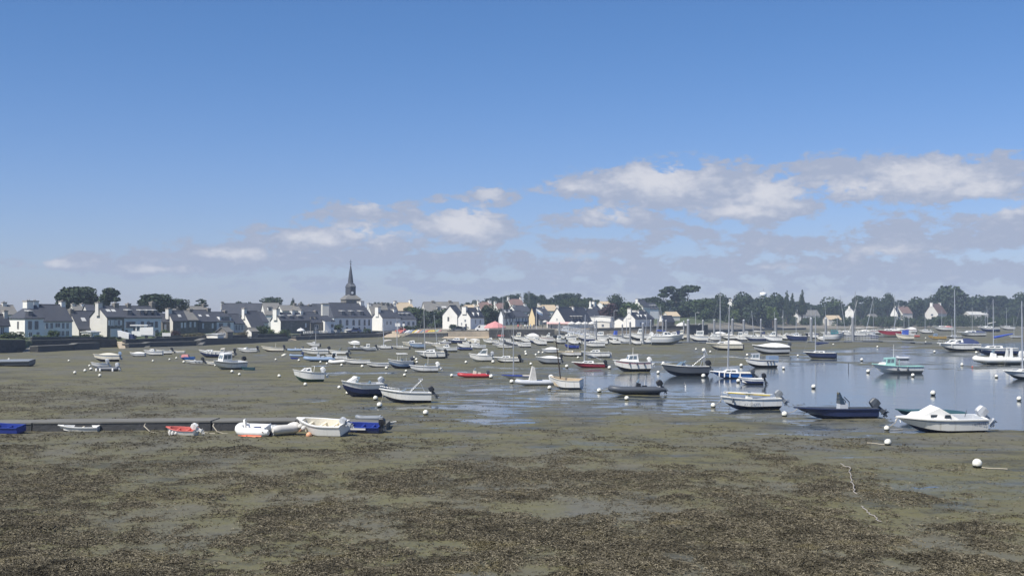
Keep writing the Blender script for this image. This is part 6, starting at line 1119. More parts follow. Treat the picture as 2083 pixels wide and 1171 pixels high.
sail('white hulled boat with pale yellow deck', 1134, 1182, 725, 660, mt=.55, hull='white', bot='dgrey', deck='yellow', tcol='cream', hs=.14, trunk=.05, r=.05, gun='cream')
motor('bright navy blue workboat loaded with dark gear', 1148, 1178, 710, hull='vblue', bot='navy', deck='grey', hs=.2, ob=('black', 20), con=('dgrey', .3, 1.2), name='fishing_boat', cat='fishing boat')
sail('white sailboat with low cabin and wide stern beyond the red sailboat', 1183, 1240, 728, 650, mt=.85, hull='white', bot='lgrey', deck='white', hs=.16, trunk=.08, r=.06)
motor('long white motorboat with orange stern mark behind the wide stern sailboat', 1184, 1230, 707, yaw=3, hull='white', bot='lgrey', deck='white', hs=.16, ob=None, cab=(.4, .75, .06))
# ------------------------------------------------------------------ marina pontoon boats
GM = 'boats berthed at the marina pontoons'
def mar(kind, lab, xb, xs, yb, *a, **k):
    k['group'] = GM; k.setdefault('z', .05)
    if kind != 'r':
        k['hs'] = k.get('hs', .16) * 1.4
        for q in ('cab', 'wh'):
            if k.get(q): v = list(k[q]); v[2] *= 1.3; k[q] = tuple(v)
    return {'m': motor, 's': sail, 'r': ribb}[kind](lab, xb, xs, yb, *a, **k)
mar('m', 'white boat tucked under the left corner of the pier', 982, 1012, 700, cab=(.35, .75, .1), hs=.16, ob=None, bot='lgrey')
mar('m', 'white runabout moored along the dark pier wall, second from its corner', 1014, 1040, 697, ws=(.5, .1), hs=.17, ob=('black', 20), bot='lgrey')
mar('m', 'white cabin boat with cream top against the middle of the pier', 1040, 1070, 694, wh=(.35, .7, .2, 'cream', 2, .4), hs=.17, ob=None)
mar('m', 'white boat under a bulging tarpaulin against the pier', 1066, 1096, 692, cover=('white', .2), hs=.15, ob=None)
mar('m', 'white cruiser with smoked screen against the right part of the pier', 1100, 1126, 692, wh=(.3, .6, .2, 'white', 2, .8), hs=.17, ob=None)
mar('m', 'white open boat in front of the right part of the pier', 1096, 1126, 697, yaw=5, hs=.18, ob=('black', 20), con=('white', .4))
mar('m', 'big white flybridge cruiser at the foot of the gangway', 1132, 1168, 686, wh=(.3, .72, .16, 'white', 3, .5), hs=.2, ob=None)
mar('m', 'small white wheelhouse boat behind the bright navy workboat', 1126, 1150, 700, yaw=20, wh=(.4, .7, .24, 'white', 2, .2), hs=.2, ob=('black', 30))
mar('m', 'white half cabin boat below the gangway railing', 1140, 1172, 694, cab=(.4, .78, .11), hs=.17, ob=None)
mar('m', 'white motorboat with dark outboard bow to the gangway pile', 1176, 1202, 692, yaw=-6, hs=.19, ob=('black', 20), ws=(.5, .12))
mar('m', 'white and blue motorboat below the four white parasols', 1176, 1212, 697, hull='navy', band='white', cab=(.35, .7, .11), hs=.17, ob=None)
mar('m', 'white sedan cruiser with dark side windows right of the gangway', 1200, 1238, 695, wh=(.28, .7, .15, 'white', 3, .8), hs=.18, ob=None, bot='navy')
mar('m', 'white boat with blue bimini beside the first slim marina pile', 1234, 1266, 694, yaw=15, hs=.2, ob=('white', 20), wh=(.35, .55, .2, 'bluecanvas', 0, .2))
mar('m', 'white open boat with dark seat left of the second marina pile', 1256, 1284, 699, yaw=10, hs=.2, ob=('black', 35), con=('white', .5))
mar('m', 'white wheelhouse cruiser between the two leftmost thick piles', 1280, 1322, 693, wh=(.3, .62, .18, 'white', 3, .4), hs=.18, ob=None)
mar('s', 'white sailboat with royal blue mainsail cover', 1318, 1356, 694, 640, mt=.55, hull='white', boom=(.5, .9, .1, 'bluecanvas'), hs=.14, lean=(-5, 0))
mar('s', 'white sailboat with strongly tilted mast behind the royal blue cover', 1322, 1352, 689, 622, mt=.5, hull='white', hs=.14, lean=(-7, 0))
mar('m', 'long white and grey sports cruiser with twin white outboards, outermost at the pontoon', 1391, 1325, 702, hull='lgrey', band='white', bot='grey', deck='white', cab=(.35, .72, .09), hs=.15, ob=('white', 45), obs=1.2)
mar('m', 'white cruiser with blue canopy behind the twin outboard one', 1352, 1390, 692, cab=(.35, .75, .1), hs=.16, ob=None, wh=(.2, .4, .16, 'navycanvas', 0, .2))
mar('m', 'cream angular cruiser left of the thickest pile', 1366, 1400, 690, yaw=-5, hull='cream', deck='cream', wh=(.3, .65, .17, 'cream', 2, .9), hs=.17, ob=None)
mar('m', 'white trawler yacht with raised pilot house right of the thickest pile', 1402, 1440, 696, wh=(.25, .65, .2, 'white', 3, .2), hs=.18, ob=None, hull='white', bot='navy', ant=(.6, .15, .35))
mar('m', 'white low cabin cruiser with three square windows', 1438, 1466, 694, wh=(.2, .75, .13, 'white', 4, .3), hs=.17, ob=None, bot='navy')
mar('m', 'white dark bottomed launch behind the long cream sailboat', 1466, 1500, 692, cab=(.3, .7, .12), hs=.17, ob=('black', 10), bot='dgrey')
mar('m', 'white wheelhouse boat with tall cabin right of the long cream sailboat', 1494, 1520, 694, wh=(.4, .75, .25, 'white', 2, .2), hs=.2, ob=None, bot='navy')
mar('s', 'white and navy yacht with rolled pale genoa', 1514, 1556, 696, 632, mt=.55, hull='navy', band='white', hs=.13, boom=(.45, .9, .1, 'canvas'), lean=(4, 0))
mar('m', 'white rounded cruiser with blue stripe near the middle piles', 1553, 1590, 697, wh=(.35, .7, .18, 'white', 2, .9), hs=.19, ob=None)
mar('s', 'white yacht with two close masts right of the middle piles', 1586, 1600, 690, 630, mt=.5, hull='white', hs=.2)
mar('m', 'long navy hulled motor yacht with white deck near the end of the main pontoon', 1598, 1640, 696, hull='navy', bot='navy', deck='white', cab=(.35, .7, .1), hs=.16, ob=('black', 10))
mar('s', 'white yacht with very thin mast beyond the long navy motor yacht', 1600, 1630, 688, 634, mt=.35, hull='white', hs=.14)
mar('m', 'pale blue hulled classic launch with teal canopy', 1718, 1676, 695, hull='lgrey', band='white', bot='lgrey', deck='white', gun='navy', wh=(.35, .7, .14, 'teal', 2, .4), hs=.2, ob=None)
mar('m', 'little rounded white tender left of the classic launch', 1662, 1682, 694, hull='white', hs=.2, ob=None, cover=('white', .1))
mar('s', 'white yacht with sharply leaning mast at the far pontoon', 1702, 1740, 684, 610, mt=.3, hull='white', hs=.12, lean=(-14, 0), mcol='white')
mar('s', 'white yacht whose mast crosses the leaning one', 1706, 1736, 681, 600, mt=.55, hull='white', hs=.12, lean=(8, 0))
mar('s', 'white yacht with tallest dark mast at the far pontoon', 1724, 1760, 686, 592, mt=.55, hull='white', hs=.13, mcol='steel', boom=(.5, .9, .2, 'canvas'))
mar('s', 'white yacht leaning to the right beside the railing cage', 1742, 1778, 684, 606, mt=.45, hull='white', hs=.13, lean=(-13, 0), boom=(.5, .8, .3, 'canvas'))
mar('m', 'small dark navy boat with dome shaped pod at the far pontoon', 1766, 1786, 690, hull='navy', bot='navy', deck='lgrey', hs=.24, ob=None, cab=(.3, .7, .2, 'lgrey', 1))
mar('s', 'white yacht with maroon band under white covers', 1784, 1832, 686, 612, mt=.28, hull='dred', bot='white', deck='white', cover=('canvas', .06), hs=.14, lean=(-11, 0))
mar('s', 'white yacht with tall grey mast and rolled sails at the right end of the pontoon', 1798, 1840, 681, 600, mt=.48, hull='white', hs=.13, mcol='steel', cover=('canvas', .07))
mar('m', 'white boat under a bright blue cockpit tent', 1822, 1858, 693, hull='cream', bot='white', deck='white', wh=(.3, .62, .2, 'bluecanvas', 0, .1), hs=.18, ob=None)
mar('s', 'white yacht with long bulging white cover and red lifebuoy', 1832, 1864, 678, 634, mt=.78, hull='white', cover=('white', .14), hs=.13)
mar('m', 'white cruiser showing its bow between gangway and white parasols, second row', 1150, 1176, 690, wh=(.35, .7, .16), hs=.17, ob=None)
mar('m', 'white boat with cream hood in the second row below the leftmost parasols', 1176, 1200, 688, cover=('cream', .14), hs=.17, ob=None)
mar('m', 'white hardtop boat in the second row right of the four parasols', 1212, 1236, 689, wh=(.35, .6, .2), hs=.18, ob=None)
mar('m', 'white boat with navy sprayhood in the second row below the modern block', 1240, 1262, 688, cab=(.4, .7, .12, 'navycanvas', 0), hs=.17, ob=None)
mar('s', 'small white yacht with furled sail below the chimney gable', 1262, 1290, 690, 646, mt=.55, hull='white', hs=.16)
mar('m', 'white cabin boat half hidden behind the two leftmost thick piles', 1290, 1312, 688, wh=(.3, .65, .2), hs=.18, ob=None)
mar('m', 'white low boat right of the royal blue mainsail cover', 1340, 1366, 690, cab=(.35, .7, .1), hs=.17, ob=None)
mar('m', 'white and grey boat behind the raised pilot house trawler', 1412, 1440, 690, cab=(.35, .7, .12), hs=.17, ob=None, hull='lgrey', band='white')
mar('m', 'white hooded cruiser behind the three square windows boat', 1446, 1476, 688, cover=('white', .14), hs=.17, ob=None)
mar('m', 'white cruiser behind the tall cabin wheelhouse boat', 1504, 1530, 688, wh=(.35, .65, .17), hs=.17, ob=None)
mar('m', 'white motorboat with dark canopy behind the rolled genoa yacht', 1536, 1564, 689, wh=(.3, .6, .15, 'navycanvas', 0, .2), hs=.17, ob=None)
mar('m', 'white cruiser right of the lone thick tall pile', 1584, 1612, 692, cab=(.35, .7, .12), hs=.18, ob=None)
mar('m', 'little white launch by the pile left of the classic launch', 1642, 1664, 689, cab=(.35, .7, .14), hs=.2, ob=None)
mar('m', 'white covered motorboat behind the railing cage', 1744, 1770, 682, cover=('canvas', .12), hs=.18, ob=None)
mar('m', 'white open launch between half decked launch and bright navy workboat', 1084, 1112, 703, cab=(.4, .7, .1), hs=.16, ob=None)
mar('m', 'white bowrider left of the half decked launch', 1028, 1052, 703, ws=(.5, .1), hs=.16, ob=('black', 20))
mar('m', 'white and dark runabout in front of the pier corner', 1000, 1026, 704, hull='dgrey', band='white', hs=.15, ob=('dgrey', 20), cab=(.4, .7, .09))
mar('m', 'white half deck boat below the middle of the pier, outer row', 1058, 1086, 698, cab=(.4, .75, .11), hs=.16, ob=('white', 20))
mar('m', 'white cruiser with dark hull side below the pier, outer row', 1076, 1104, 700, hull='navy', band='white', wh=(.35, .6, .16), hs=.17, ob=None)
mar('m', 'white sports boat below the leftmost parasol, outer row', 1154, 1182, 702, yaw=-8, cab=(.35, .7, .1), hs=.16, ob=('black', 30))
mar('m', 'white runabout with grey cover right of the white and blue motorboat', 1210, 1236, 702, cover=('canvas', .1), hs=.16, ob=('black', 20))
mar('m', 'white cabin boat below the modern block, outer row', 1238, 1262, 701, wh=(.35, .65, .18), hs=.17, ob=None)
mar('m', 'white dinghy like launch left of the thick grey pile', 1284, 1304, 702, hs=.2, ob=('white', 30))
mar('m', 'white cruiser with cream cabin top right of the thick grey pile', 1308, 1330, 699, wh=(.35, .7, .18, 'cream'), hs=.17, ob=None)
mar('m', 'white boat below the right flank of the big white flybridge cruiser', 1162, 1190, 688, wh=(.35, .6, .17), hs=.17, ob=None)
mar('m', 'white cuddy launch in front of the tan quay wall end', 940, 966, 706, cab=(.4, .72, .11), hs=.16, ob=('white', 20))
mar('m', 'white low runabout left of the white cuddy behind the curved window cruiser', 930, 956, 709, ws=(.5, .09), hs=.16, ob=('black', 25))
mar('m', 'cream small boat under canvas right of the navy cabin cruiser', 950, 976, 700, cover=('canvas', .12), hs=.17, ob=None, hull='cream')
mar('s', 'slender masted white yacht just right of the gangway', 1196, 1222, 690, 640, mt=.5, hs=.13)
mar('s', 'slender masted white yacht directly below the chimney gable right edge', 1300, 1326, 689, 636, mt=.5, hs=.13, lean=(-4, 0))
mar('s', 'slender masted white yacht left of the brown stone gable', 1336, 1362, 687, 630, mt=.5, hs=.13, lean=(5, 0))
mar('s', 'slender masted white yacht right of the slimmer grey pile', 1560, 1588, 686, 634, mt=.45, hs=.13)
mar('s', 'slender masted navy yacht left of the long low villa', 1636, 1664, 685, 624, mt=.5, hull='navy', hs=.13)
mar('s', 'slender masted white yacht behind the classic launch', 1668, 1696, 683, 618, mt=.5, hs=.13, lean=(4, 0))
mar('s', 'short masted white yacht right of the classic launch stern', 1690, 1716, 681, 640, mt=.5, hs=.13)
mar('s', 'slender masted white yacht in front of the small grey cottage', 1762, 1792, 680, 616, mt=.5, hs=.13, mcol='steel')
mar('s', 'short masted white yacht behind the bright blue cockpit tent', 1836, 1862, 684, 642, mt=.5, hs=.13)
mar('s', 'short masted white yacht on the flat below the lawn villa', 1868, 1896, 679, 634, mt=.5, hs=.13)
# ------------------------------------------------------------------ far right moorings
sail('white yacht with red canvas and rolled jib far out on the right flat', 1897, 1938, 674, 630, mt=.55, hull='white', bot='afblk', deck='white', cover=('redcanvas', .06), hs=.15, lean=(0, 0))
motor('ochre yellow rowing hull far behind the windowed cabin sailboat', 1888, 1924, 690, hull='ochre', bot='ochre', deck='ochre', hs=.13, ob=None, bm=.3, cock=(.1, .8), wh=(.5, .7, .14, 'bgrey', 1, .2))
sail('pale yacht with navy cockpit cover far behind the windowed cabin sailboat', 1946, 2004, 684, 624, mt=.45, hull='white', bot='dgrey', deck='lgrey', cover=('navycanvas', .06), hs=.1)
sail('white yacht with light hull in the far mooring row, near the right wood', 1990, 2033, 676, 622, mt=.55, hull='navy', band='white', bot='navy', deck='white', hs=.15, boom=(.4, .9, 1.0, 'canvas'))
sail('small white sloop at far right with slanting shroud lines', 2034, 2064, 671, 626, mt=.55, hull='white', bot='afblk', deck='white', hs=.16)
sail('second white sloop overlapped by the light hulled far yacht', 1994, 2016, 669, 632, mt=.5, hull='white', bot='dgrey', deck='white', hs=.17)
dinghy('low pale workboat far right behind the blue boom cover sailboat', 2051, 2078, 688, hull='lgrey', bot='grey', deck='lgrey', hs=.17, mast=(.55, 645))
sail('grey white yacht partly hidden behind the far windowed cabin mast', 1924, 1956, 688, 648, mt=.6, hull='lgrey', bot='dgrey', deck='lgrey', hs=.1)
motor('small orange red dinghy by the right end of the pontoon', 1838, 1870, 686, hull='coral', bot='coral', deck='white', hs=.14, ob=None, bm=.3)
# ------------------------------------------------------------------ mooring buoys
BU = [(152,763),(140,738),(182,748),(173,759),(185,756),(203,769),(311,738),(345,734),(359,731),(374,740),(472,760),(487,766),(438,747),(561,734),(568,769),(608,736),(621,786),
 (690,792),(707,803),(764,815),(772,828),(866,844),(652,739),(665,742),(695,745),(737,748),(786,752),(823,766),(826,757),(836,737),(842,730),(847,734),(848,739),(919,767),(948,739),(999,770),(1003,739),
 (1041,780),(1118,793),(1080,743),(1069,718),(1070,723),(1096,719),(1090,724),(1127,732),(1176,730),(1153,748),(1240,751),(1219,798),(1275,814),(1339,760),(1349,742),(1431,768),(1445,718),(1451,829),(1596,847),(1502,778),
 (1508,746),(1520,724),(1594,751),(1623,725),(1655,790),(1753,734),(1766,758),(1857,766),(1804,876),(1806,907),(1898,804),(1988,953),(1957,744),(2027,768),(2073,815),(1901,717),(1986,719),(1785,707),(1695,702),(1883,697),(1883,689),(1893,672),(1899,676),(18,736),(1104,719),(1416,712),(2048,684),(1995,676)]
_bm = MB(); _bm.ball((0, 0, 0), 1.0, 14, 10); _bm.tube([(0, 0, .9), (0, 0, 1.12)], .12, 6); _b0 = _bm.build('buoy_body', ['buoy']); BUOY = _b0.data; bpy.data.objects.remove(_b0)
_wm2 = MB(); rg_ = random.Random(4)
rings = []
for j in range(4):
    th = math.pi * (.62 + .115 * j); rings.append([(1.05 * math.sin(th) * (1 + rg_.uniform(-.04, .08)) * math.cos(2 * math.pi * k / 14), 1.05 * math.sin(th) * math.sin(2 * math.pi * k / 14), 1.05 * math.cos(th) + rg_.uniform(-.06, .06)) for k in range(14)])
_wm2.loft(rings, True); _w0 = _wm2.build('growth', ['weedy']); GROW = _w0.data; bpy.data.objects.remove(_w0)
used = set()
def short(lab, n): return ' '.join(lab.split()[:n])
def cut(lab):
    w_ = lab.split(); k = len(w_)
    for i, q in enumerate(w_):
        if i >= 3 and q in ('with', 'right', 'left', 'beside', 'behind', 'below', 'near', 'in', 'by', 'on', 'under', 'at', 'along', 'between', 'hung', 'close', 'seen', 'far', 'and', 'moored', 'alone', 'lying', 'against', 'half', 'cut', 'lettered', 'floating', 'wedged', 'leaning,'): k = i; break
    return ' '.join(w_[:k]).strip(',')
cuts = {}
for b_ in BOATS: cuts.setdefault(cut(b_[0]), []).append(b_)
def where(px, py, lim=10):
    best = []
    for lab, bx, by, bw in BOATS:
        c = cut(lab); nm = c if len(cuts[c]) == 1 and len(c.split()) <= lim else ' '.join(lab.split()[:lim])
        dx = px - bx; dy = (py - by) * 2.2; d = math.hypot(max(0, abs(dx) - bw / 2), dy)
        if abs(dx) > bw * .5: rel = 'just left of the' if dx < 0 else 'just right of the'
        elif dy > 0: rel = 'in front of the'
        else: rel = 'behind the'
        best.append((d, rel, nm))
    return sorted(best)
for i, (px, py) in enumerate(BU):
    Y = depth(py); r0 = .17 if px < 640 else .18 if px < 900 else .21 if py < 800 else .21 if py < 860 else .185
    if (px, py) in ((1988, 953),): r0 = .19
    X = xat(px, Y, 0); lab = None
    body = 'white mooring buoy ' if Y > 90 else 'weed stained white mooring buoy '
    if (px, py) == (1988, 953): lab = 'white mooring buoy with frayed yellow rope lying alone on bare mud, nearest to the viewer'
    elif (px, py) == (1806, 907): lab = 'weed covered mooring buoy with yellowish top below the white cuddy cruiser bow'
    else:
        for d, rel, nm in where(px, py):
            q = body + rel + ' ' + nm
            if q not in used and len(q.split()) <= 16: lab = q; break
    used.add(lab)
    zg = max(0.0, float(mudz(np.array([X]), np.array([Y]))[0]))
    t_ = thing('mooring_buoy', lab, 'buoy', (X, Y, zg), i * 1.7, 'white mooring buoys scattered over the flat')
    b_ = obj('ball', BUOY, t_); s_ = r0 * (1 + .12 * math.sin(i * 5.1)); b_.scale = (s_, s_, s_); b_.location = (0, 0, s_ * .9); b_.rotation_euler = (.5 * math.sin(i * 3.3), .5 * math.cos(i * 2.1), 0)
    g_ = obj('weed_growth', GROW, t_); g_.scale = (s_, s_, s_); g_.location = (0, 0, s_ * .88)
    if Y < 75: tubes(t_, 'mooring_rope', [[(0, 0, .06)] + [(-.25 * k, .1 * math.sin(k * 1.3 + i), .03) for k in range(1, 6)]], .025, 'rope')
for (px, py, r0, c, lb) in ((503, 889, .235, 'orange', 'bright orange ball fender lying against the orange sided inflatable'), (549, 876, .2, 'peach', 'faded orange ball fender between the two inflatables by the low wall'), (609, 881, .17, 'peach', 'pale beige ball fender at the bow of the large white rowing boat'), (1978, 748, .12, 'coral', 'tiny red float drifting left of the yellow rope float')):
    p = gnd(px, py); t_ = thing('ball_fender', lb, 'fender', (p.x, p.y, .0)); MB().ball((0, 0, r0 * .95), r0, 14, 10).build('ball', [c], t_); MB().tube([(0, 0, r0 * 1.8), (0, 0, r0 * 2.2)], r0 * .25, 6).build('neck', [c], t_)
p = gnd(577, 727); t_ = thing('mooring_buoy', 'elongated white can buoy lying tilted on the mud under the sea wall', 'buoy', (p.x, p.y, .0)); MB().tube([(-.35, 0, .25), (-.3, 0, .26), (.3, 0, .5), (.35, 0, .52)], [.1, .2, .2, .1], 10).build('can', ['buoy'], t_); MB().tube([(.35, 0, .52), (.5, 0, .6)], .05, 6).build('eye', ['steel'], t_)
# small pole with a white float and a few withies in the water
for (px, py, yt, lb, ball) in ((1432, 760, 712, 'thin pole topped with a white float beside the bright blue sailboat', True), (1726, 752, 738, 'short dark withy standing in the still water', False), (2022, 690, 676, 'thin withy far right', False)):
    if px == 2022: continue
    Y = depth(py); t_ = thing('marker_pole', lb, 'pole', (xat(px, Y, 0), Y, -.1)); zt = zat(yt, Y) + .1; MB().tube([(0, 0, 0), (0, 0, zt)], .045, 6).build('pole', ['alu' if ball else 'dgrey'], t_)
    if ball: MB().ball((0, 0, zt), .25).build('float', ['buoy'], t_)
# ------------------------------------------------------------------ marina: pontoons, piles, gangway
def pontoon(label, pts, w_=2.2, z=.42):
    P = [Vector((xat(px, depth(py), 0), depth(py), 0)) for px, py in pts]; o = P[0]; r_ = thing('pontoon', label, 'pontoon', tuple(o))
    for a, b_ in zip(P[:-1], P[1:]):
        a, b_ = a - o, b_ - o; d = (b_ - a); L = d.length; d.normalize(); n = Vector((-d.y, d.x, 0)) * w_; n = n if n.y > 0 else -n; k = max(1, int(L / 9))
        for q in range(k):
            s_, e = a + d * (L * q / k + .06), a + d * (L * (q + 1) / k - .06)
            MB().hexa([(s_.x, s_.y, z - .16), (e.x, e.y, z - .16), (e.x + n.x, e.y + n.y, z - .16), (s_.x + n.x, s_.y + n.y, z - .16)], [(s_.x, s_.y, z), (e.x, e.y, z), (e.x + n.x, e.y + n.y, z), (s_.x + n.x, s_.y + n.y, z)]).build('deck_section', ['grey'], r_)
            m1, m2 = s_.lerp(e, .1), s_.lerp(e, .45); MB().hexa([(m1.x, m1.y + .05, -.2), (m2.x, m2.y + .05, -.2), (m2.x + n.x, m2.y + n.y - .05, -.2), (m1.x + n.x, m1.y + n.y - .05, -.2)], [(m1.x, m1.y + .05, z - .163), (m2.x, m2.y + .05, z - .163), (m2.x + n.x, m2.y + n.y - .05, z - .163), (m1.x + n.x, m1.y + n.y - .05, z - .163)]).build('float', ['dgrey'], r_)
    return r_
pontoon('main floating pontoon running right from the gangway behind the cruisers', [(1180, 699), (1300, 700), (1420, 698), (1640, 697)])
pontoon('floating pontoon at the far end with mooring fingers left of the long bridge section', [(1640, 697), (1716, 697), (1755, 697)])
pontoon('thin outer pontoon arm curving right across the water', [(1756, 695), (1830, 697), (1880, 700), (1915, 700)], 1.2, .5)
pontoon('inner pontoon behind the leaning yachts', [(1560, 686), (1700, 686), (1850, 686)], 1.8)
piles = [(1138, 700, 656, .22), (1213, 697, 652, .22), (1266, 697, 660, .2), (1282, 700, 655, .24), (1305, 700, 658, .22), (1324, 695, 652, .2), (1333, 694, 660, .18), (1308, 700, 658, .3), (1348, 694, 650, .2), (1355, 692, 652, .2), (1391, 690, 654, .24), (1400, 697, 651, .38), (1430, 690, 652, .3), (1453, 690, 651, .32), (1490, 692, 650, .36), (1513, 688, 651, .36), (1548, 690, 650, .26), (1578, 694, 649, .4), (1650, 696, 648, .38), (1680, 692, 648, .34), (1735, 696, 646, .4)]
names = ['slim dark pile at the pier end of the gangway', 'grey pile in front of the white parasols', 'slim grey pile below the modern white block', 'dark pile left of the marina chimney gable', None, 'slim pile below the right edge of the chimney gable', None, 'thick grey pile in front of the chimney gable house', 'left one of two close piles below the brown stone gable', 'right one of two close piles below the brown stone gable', 'slim pile left of the thickest foreground pile', 'thick bleached pile with weathered cap right of the twin outboard cruiser', 'grey pile left of the tall white mast', 'grey pile just left of the long cream sailboat mast', 'thick weathered pile right of the long cream sailboat mast', 'thick weathered pile second right of the long cream sailboat mast', 'slimmer grey pile right of the two thick weathered ones', 'thick tall pile standing alone above the rounded cruiser', 'thick tall pile left of the classic launch', 'thick tall pile right above the classic launch', 'thick tall pile next to the tallest pontoon mast']
for (px, py, yt, r0), nm in zip(piles, names):
    if nm is None: continue
    Y = depth(py); zt = zat(yt, Y) + .6; t_ = thing('mooring_pile', nm, 'pile', (xat(px, Y, 0), Y, -.6), 0, 'piles holding the marina pontoons'); MB().tube([(0, 0, 0), (0, 0, zt)], r0, 10).build('shaft', ['steel'], t_); MB().tube([(0, 0, zt - .003), (0, 0, zt + .25)], [r0 * 1.05, r0 * .3], 10).build('cap', ['lgrey'], t_)
# gangway from pier to pontoon
A = Vector((xat(1140, 385), 385, zat(671, 385))); B = Vector((xat(1222, 352), 352, .5)); t_ = thing('gangway', 'grey lattice gangway sloping down from the pier to the pontoon', 'gangway', tuple(A)); d = B - A; n = Vector((-d.y, d.x, 0)).normalized() * .8
MB().hexa([tuple(-n), tuple(d - n), tuple(d + n), tuple(n)], [tuple(-n + Vector((0, 0, .15))), tuple(d - n + Vector((0, 0, .15))), tuple(d + n + Vector((0, 0, .15))), tuple(n + Vector((0, 0, .15)))]).build('walkway', ['lgrey'], t_)
for sg in (-1, 1):
    P = [[n * sg + Vector((0, 0, 1.5)), d + n * sg + Vector((0, 0, 1.5))], [n * sg + Vector((0, 0, .8)), d + n * sg + Vector((0, 0, .8))]]
    for k in range(15): q = d * (k / 14); P.append([q + n * sg, q + n * sg + Vector((0, 0, 1.5))]);
    for k in range(14): P.append([d * (k / 14) + n * sg, d * ((k + 1) / 14) + n * sg + Vector((0, 0, 1.5))])
    tubes(t_, 'railing', P, .05, 'lgrey')
t_ = thing('railing_cage', 'grey railing cage on the far pontoon beside the leaning yacht', 'railing', tuple(gnd(1722, 696))); P = []
for k in range(12): P.append([(k * .75, 0, .4), (k * .75, 0, 1.9)]); P.append([(k * .75, 1.6, .4), (k * .75, 1.6, 1.9)])
for z in (.9, 1.4, 1.9): P += [[(0, 0, z), (8.3, 0, z)], [(0, 1.6, z), (8.3, 1.6, z)]]
tubes(t_, 'bars', P, .04, 'lgrey'); MB().box(-.2, 8.5, -.2, 1.8, .0, .4).build('base', ['dgrey'], t_)
# ------------------------------------------------------------------ quay life
def parasol(lab, px, y0, yt, D, w_, c):
    z0 = float(zat(y0, D)); zt = zat(yt, D) - z0; r0 = w_ / 2 * D / F; t_ = thing('parasol', lab, 'parasol', (xat(px, D), D, z0), .3)
    mb = MB(); rr = [(0.02, zt), (.35, zt - .28 * r0 * .5), (.7, zt - .28 * r0), (1.0, zt - .55 * r0)]
    mb.loft([[(q * r0 * math.cos(2 * math.pi * k / 12), q * r0 * math.sin(2 * math.pi * k / 12), z) for k in range(12)] for q, z in rr], True, 0, False, False)
    mb.loft([[(r0 * math.cos(2 * math.pi * k / 12), r0 * math.sin(2 * math.pi * k / 12), z) for k in range(12)] for z in (zt - .55 * r0, zt - .55 * r0 - .22)], True, 0, False, False); mb.build('canopy', [c], t_)
    MB().tube([(0, 0, 0), (0, 0, zt + .25)], .06, 6).build('pole', ['lgrey'], t_)
parasol('very large faded red parasol standing on the pier corner', 1007, 671, 653, 382, 46, 'redcanvas')
for i, px in enumerate((1163, 1177, 1190, 1204)): parasol(['leftmost', 'second', 'third', 'rightmost'][i] + ' white terrace parasol ' + ('of the row below the four dormers' if i in (0, 3) else 'from the left in the row below the four dormers'), px, 671, 653.5, 400, 16, 'canvas')
parasol('cream beach parasol on the quay left of the thick bleached pile', 1387, 668, 655, 432, 24, 'canvas')
parasol('white garden parasol in front of the tall dark stone house', 612, 678, 667, 346, 16, 'white')
parasol('small white closed tent like parasol at the foot of the blank white gable', 570, 680, 670, 344, 7, 'white')
parasol('tiny white cafe parasol left of the A-shaped gable', 1109, 668, 651, 440, 10, 'canvas')
t_ = thing('stall', 'pinkish awning stall along the foot of the A-shaped gable', 'stall', (xat(1112, 424), 424, float(zat(671, 424)))); w_ = xat(1160, 424) - xat(1112, 424)
MB().hexa([(0, -2, 2.1), (w_, -2, 2.1), (w_, 0, 2.6), (0, 0, 2.6)], [(0, -2, 2.2), (w_, -2, 2.2), (w_, 0, 2.75), (0, 0, 2.75)]).build('awning', ['pinkpaint'], t_); MB().box(0, w_, .1, .3, 0, 2.5).build('back_wall', ['render'], t_)
for q in (.1, .5, .9): MB().tube([(w_ * q, -1.9, 0), (w_ * q, -1.9, 2.1)], .06, 5).build('post', ['frame'], t_)
